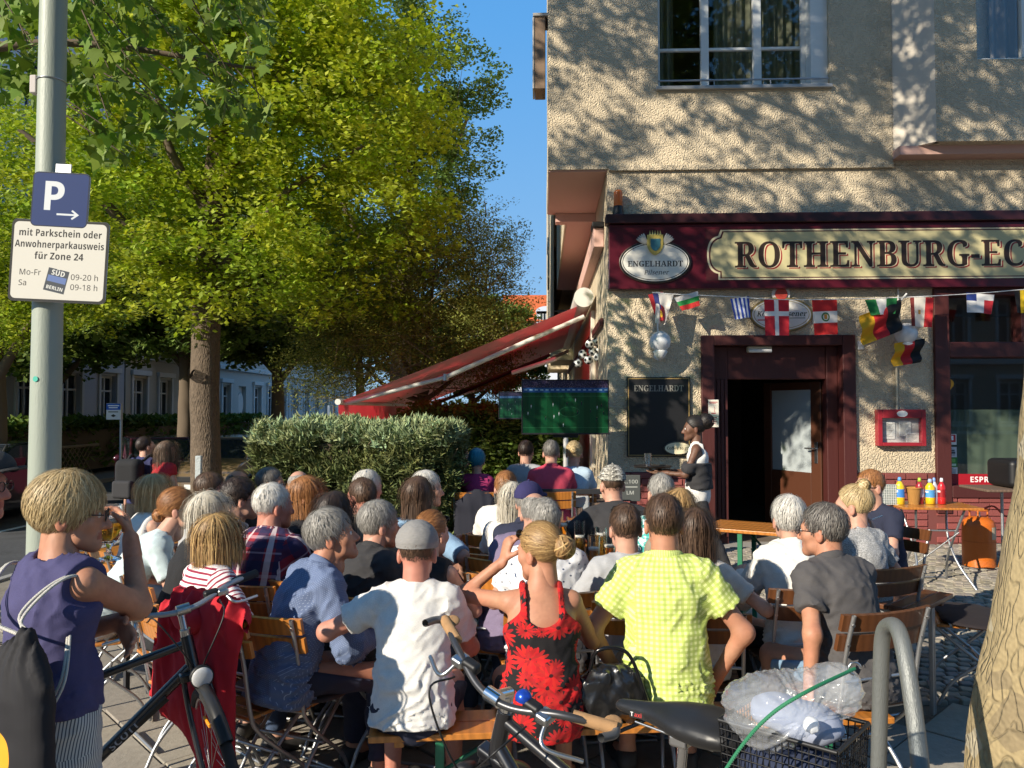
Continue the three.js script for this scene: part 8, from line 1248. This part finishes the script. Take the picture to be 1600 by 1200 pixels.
  const sd = part('saddle', sa, std([0.014, 0.014, 0.015], { roughness: 0.42 }), t); part('rails', [bar([-0.32, sy - 0.02, 0.03], [-0.1, sy - 0.012, 0.02], 0.0035), bar([-0.32, sy - 0.02, -0.03], [-0.1, sy - 0.012, -0.02], 0.0035), at(rbox(0.05, 0.03, 0.05, 0.008), -0.22, sy - 0.03, 0)], MAT.steel, sd);
  if (o.saddleText) { for (const q of [-1, 1]) { const d = part('saddle_print', at(new THREE.PlaneGeometry(0.055, 0.018), -0.12, sy + 0.012, q * 0.0335, q > 0 ? -0.13 : Math.PI + 0.13), std([1, 1, 1], { map: canvasTex(96, 32, (c, w, h) => { c.fillStyle = '#151516'; c.fillRect(0, 0, w, h); c.fillStyle = '#d8d8d8'; c.font = 'bold 26px sans-serif'; c.fillText('T', 4, 26); c.fillStyle = '#c03030'; c.fillText('axi', 22, 26); }) }), sd); } }
  part('crank', [at(cyl(0.09, 0.09, 0.006, 32), BB.x, BB.y, 0.045, 0, Math.PI / 2), bar([BB.x, BB.y, 0.06], [BB.x + 0.1, BB.y - 0.13, 0.065], 0.009), bar([BB.x, BB.y, -0.06], [BB.x - 0.1, BB.y + 0.13, -0.065], 0.009)], MAT.steel, t); part('pedal', at(rbox(0.09, 0.022, 0.07, 0.008), BB.x + 0.1, BB.y - 0.13, 0.11), MAT.black, t); part('pedal', at(rbox(0.09, 0.022, 0.07, 0.008), BB.x - 0.1, BB.y + 0.13, -0.11), MAT.black, t);
  part('rack', [...[-1, 1].map((q) => tube([[-0.28, 0.74, q * 0.05], [-0.45, 0.82, q * 0.06], [-0.72, 0.82, q * 0.06]], 0.006, 16)), ...[-1, 1].map((q) => bar([-0.5, R0, q * 0.065], [-0.58, 0.82, q * 0.06], 0.005)), bar([-0.45, 0.82, -0.06], [-0.45, 0.82, 0.06], 0.005), bar([-0.72, 0.82, -0.06], [-0.72, 0.82, 0.06], 0.005)], MAT.black, t);
  part('kickstand', bar([-0.12, 0.26, 0.04], [-0.2, 0.0, 0.2], 0.008), MAT.steel, t);
  t.updateMatrixWorld(true); return t;
}
const bikeL = bicycle('black bicycle lettered SCOTT with its front wheel turned towards the viewer', [-1.82, -3.12], R(2), R(-58), R(-5), { text: 'SCOTT', rise: 0.1, stemM: MAT.steel, barM: MAT.zinc, fender: 1.0, fenderC: [0.02, 0.02, 0.02], lampPos: [0.14, 0.03, 0] });
const corkM = std([0.42, 0.24, 0.11], { roughness: 0.8, bumpMap: rep(noiseBump, 3), bumpScale: 0.004 });
const bikeF = bicycle('black bicycle with cork grips, Taxi saddle and a rear wire basket', [0.17, -2.12], R(141), R(92), R(0), { saddleText: true, rise: 0.06, barM: std([0.09, 0.09, 0.095], { metalness: 0.7, roughness: 0.35 }), gripM: corkM, wing: true, bell: [0.02, 0.08, 0.5], saddle: 0.965, lampPos: [0.08, -0.06, 0.05] });
{
  // wire basket on the rear rack, with a knotted plastic bag and a green elastic cord
  const c = V(-0.5, 0.83, 0).applyMatrix4(bikeF.matrixWorld), b = thing('wire_basket', 'black wire basket on the rear rack, filled by a plastic bag', 'basket', c.toArray(), R(141)), w = 0.13, d = 0.1, h = 0.22, wires = [];
  for (let k = 0; k <= 18; k++) { const x = -w + k * w / 9; wires.push(bar([x * 0.9, 0, d * 0.9], [x, h, d], 0.0016, 4), bar([x * 0.9, 0, -d * 0.9], [x, h, -d], 0.0016, 4)); }
  for (let k = 0; k <= 14; k++) { const z = -d + k * d / 7; wires.push(bar([w * 0.9, 0, z * 0.9], [w, h, z], 0.0016, 4), bar([-w * 0.9, 0, z * 0.9], [-w, h, z], 0.0016, 4)); }
  for (let k = 0; k <= 12; k++) { const y = k * h / 12, f = lerp(0.9, 1, k / 12); wires.push(...[[1, 1, -1, 1], [1, -1, -1, -1], [1, 1, 1, -1], [-1, 1, -1, -1]].map(([a, e, a2, e2]) => bar([a * w * f, y, e * d * f], [a2 * w * f, y, e2 * d * f], 0.0016, 4))); }
  part('mesh', wires, MAT.black, b).userData.kind = 'stuff'; part('rim', [[1, 1, -1, 1], [1, -1, -1, -1], [1, 1, 1, -1], [-1, 1, -1, -1]].map(([a, e, a2, e2]) => bar([a * w, h, e * d], [a2 * w, h, e2 * d], 0.005, 6)), MAT.black, b); part('floor_panel', rbx(-w * 0.9, w * 0.9, -0.004, 0.004, -d * 0.9, d * 0.9, 0.002), MAT.black, b);
  const ins = thing('folded_clothes', 'dark blue folded cloth inside the wire basket', 'clothes', c.toArray(), R(141)); part('bundle', iso([flat(V(-0.03, 0.1, 0), V(0.03, 0.1, 0), 0.085, 0.085, V(0, 1, 0), 0.95)], { cell: 0.012, k: 0.03, disp: (x, y, z) => 0.012 * N3(x * 12, y * 12, z * 12) }), fab([0.02, 0.03, 0.07]), ins); part('top_fold', iso([flat(V(-0.04, 0.225, 0), V(0.04, 0.235, 0), 0.07, 0.06, V(0, 1, 0), 0.6)], { cell: 0.012, disp: (x, y, z) => 0.01 * N3(x * 16, y * 16, z * 16) }), fab([0.36, 0.4, 0.52]), ins);
  const pb = thing('plastic_bag', 'crumpled translucent plastic bag bulging out of the bicycle basket', 'bag', c.toArray(), 0); const K = V(0.0, 0.26, 0.1);
  const g = iso([flat(V(-0.07, 0.235, 0.02), V(0.09, 0.29, 0), 0.062, 0.055, V(0, 0, 1), 1.1), ell(V(-0.04, 0.255, 0.0), 0.11, 0.065, 0.085)], { cell: 0.0042, k: 0.04, disp: (x, y, z) => { const dx = x - K.x, dy = y - K.y, a = Math.atan2(dy, dx), r = Math.hypot(dx, dy); return 0.007 * Math.max(0, 1 - 3.2 * Math.abs(N3(a * 5.5, r * 4, z * 4))) + 0.003 * Math.max(0, 1 - 3 * Math.abs(N3(x * 30, y * 30, z * 30))) - 0.03 * Math.max(0, 1 - Math.hypot(r, z - 0.13) / 0.05); } });
  part('film', g, phys([0.92, 0.94, 0.96], { transmission: 0.86, roughness: 0.14, thickness: 0, ior: 1.45, side: THREE.DoubleSide }), pb); part('knot', iso([ell(V(K.x, K.y, K.z + 0.02), 0.016, 0.016, 0.02)], { cell: 0.004, disp: (x, y, z) => 0.004 * N3(x * 90, y * 90, z * 90) }), phys([0.86, 0.88, 0.9], { transmission: 0.4, roughness: 0.3, thickness: 0 }), pb);
  const ec = thing('elastic_cord', 'green and white elastic cord stretched over the plastic bag', 'cord', [0, 0, 0]); part('cord', tube([[X(1085, 1.7), Y(1225, 1.7, 1085), -1.62], [X(1140, 1.66), Y(1150, 1.66, 1140), -1.6], [X(1190, 1.62), Y(1105, 1.62, 1190), -1.58], [X(1250, 1.6), Y(1075, 1.6, 1250), -1.58], [X(1318, 1.7), Y(1035, 1.7, 1318), -1.66]], 0.0038, 60, 8), std([1, 1, 1], { map: rep(canvasTex(32, 32, (k, w2) => { k.fillStyle = '#1c6e4a'; k.fillRect(0, 0, w2, w2); k.fillStyle = '#8fc8a8'; k.fillRect(0, 0, 8, 8); k.fillRect(16, 16, 8, 8); }), 90, 1), roughness: 0.7 }), ec); part('hook', at(new THREE.TorusGeometry(0.012, 0.003, 6, 16, 4.5), X(1318, 1.7), Y(1035, 1.7, 1318), -1.66), MAT.steel, ec);
  // bicycle stand: bent steel tube, and a black pannier with a strap at its foot
  const s = thing('bicycle_stand', 'weathered steel hoop bicycle stand beside the man in charcoal polo', 'bicycle stand', [0, 0, 0]); const p = (px, py, D) => [X(px, D), Y(py, D, px), -D];
  part('hoop', tube([p(1360, 1300, 2.62), p(1366, 1150, 2.6), p(1370, 1040, 2.58), p(1374, 992, 2.56), p(1384, 977, 2.52), p(1398, 985, 2.45), p(1410, 1040, 2.38), p(1424, 1150, 2.3), p(1436, 1300, 2.2), p(1440, 1420, 2.16)], 0.024, 90, 20), std([0.17, 0.18, 0.175], { metalness: 0.4, roughness: 0.5, bumpMap: rep(noiseBump, 6, 2), bumpScale: 0.003 }), s); part('foot_plate', at(cyl(0.07, 0.07, 0.012, 24), X(1360, 2.62), ground(1.1, -2.6) + 0.004, -2.62), MAT.zinc, s);
  const pn = thing('pannier', 'black pannier bag with a grey strap at the foot of the bicycle stand', 'bag', [X(1440, 1.95), 0.0, -2.0], R(-20)); part('pouch', iso([flat(V(-0.05, 0.55, 0), V(0.12, 0.52, 0), 0.17, 0.15, V(0, 0, 1), 0.7)], { cell: 0.012, k: 0.05, disp: (x, y, z) => 0.018 * N3(x * 9, y * 9, z * 9) }), F.charcoal, pn); part('strap', tube([[-0.2, 0.68, 0.1], [-0.05, 0.69, 0.15], [0.12, 0.68, 0.12], [0.2, 0.62, 0.02]], 0.016, 24, 6), F.grey, pn); part('buckle', rbox(0.05, 0.035, 0.012, 0.004, 1).translate(0.07, 0.7, 0.14), MAT.steel, pn); part('lower_bag', iso([flat(V(0, 0.22, 0), V(0, 0.4, 0), 0.19, 0.17, V(0, 0, 1), 0.6)], { cell: 0.014 }), F.black, pn);
}
renderer.render(scene, camera);
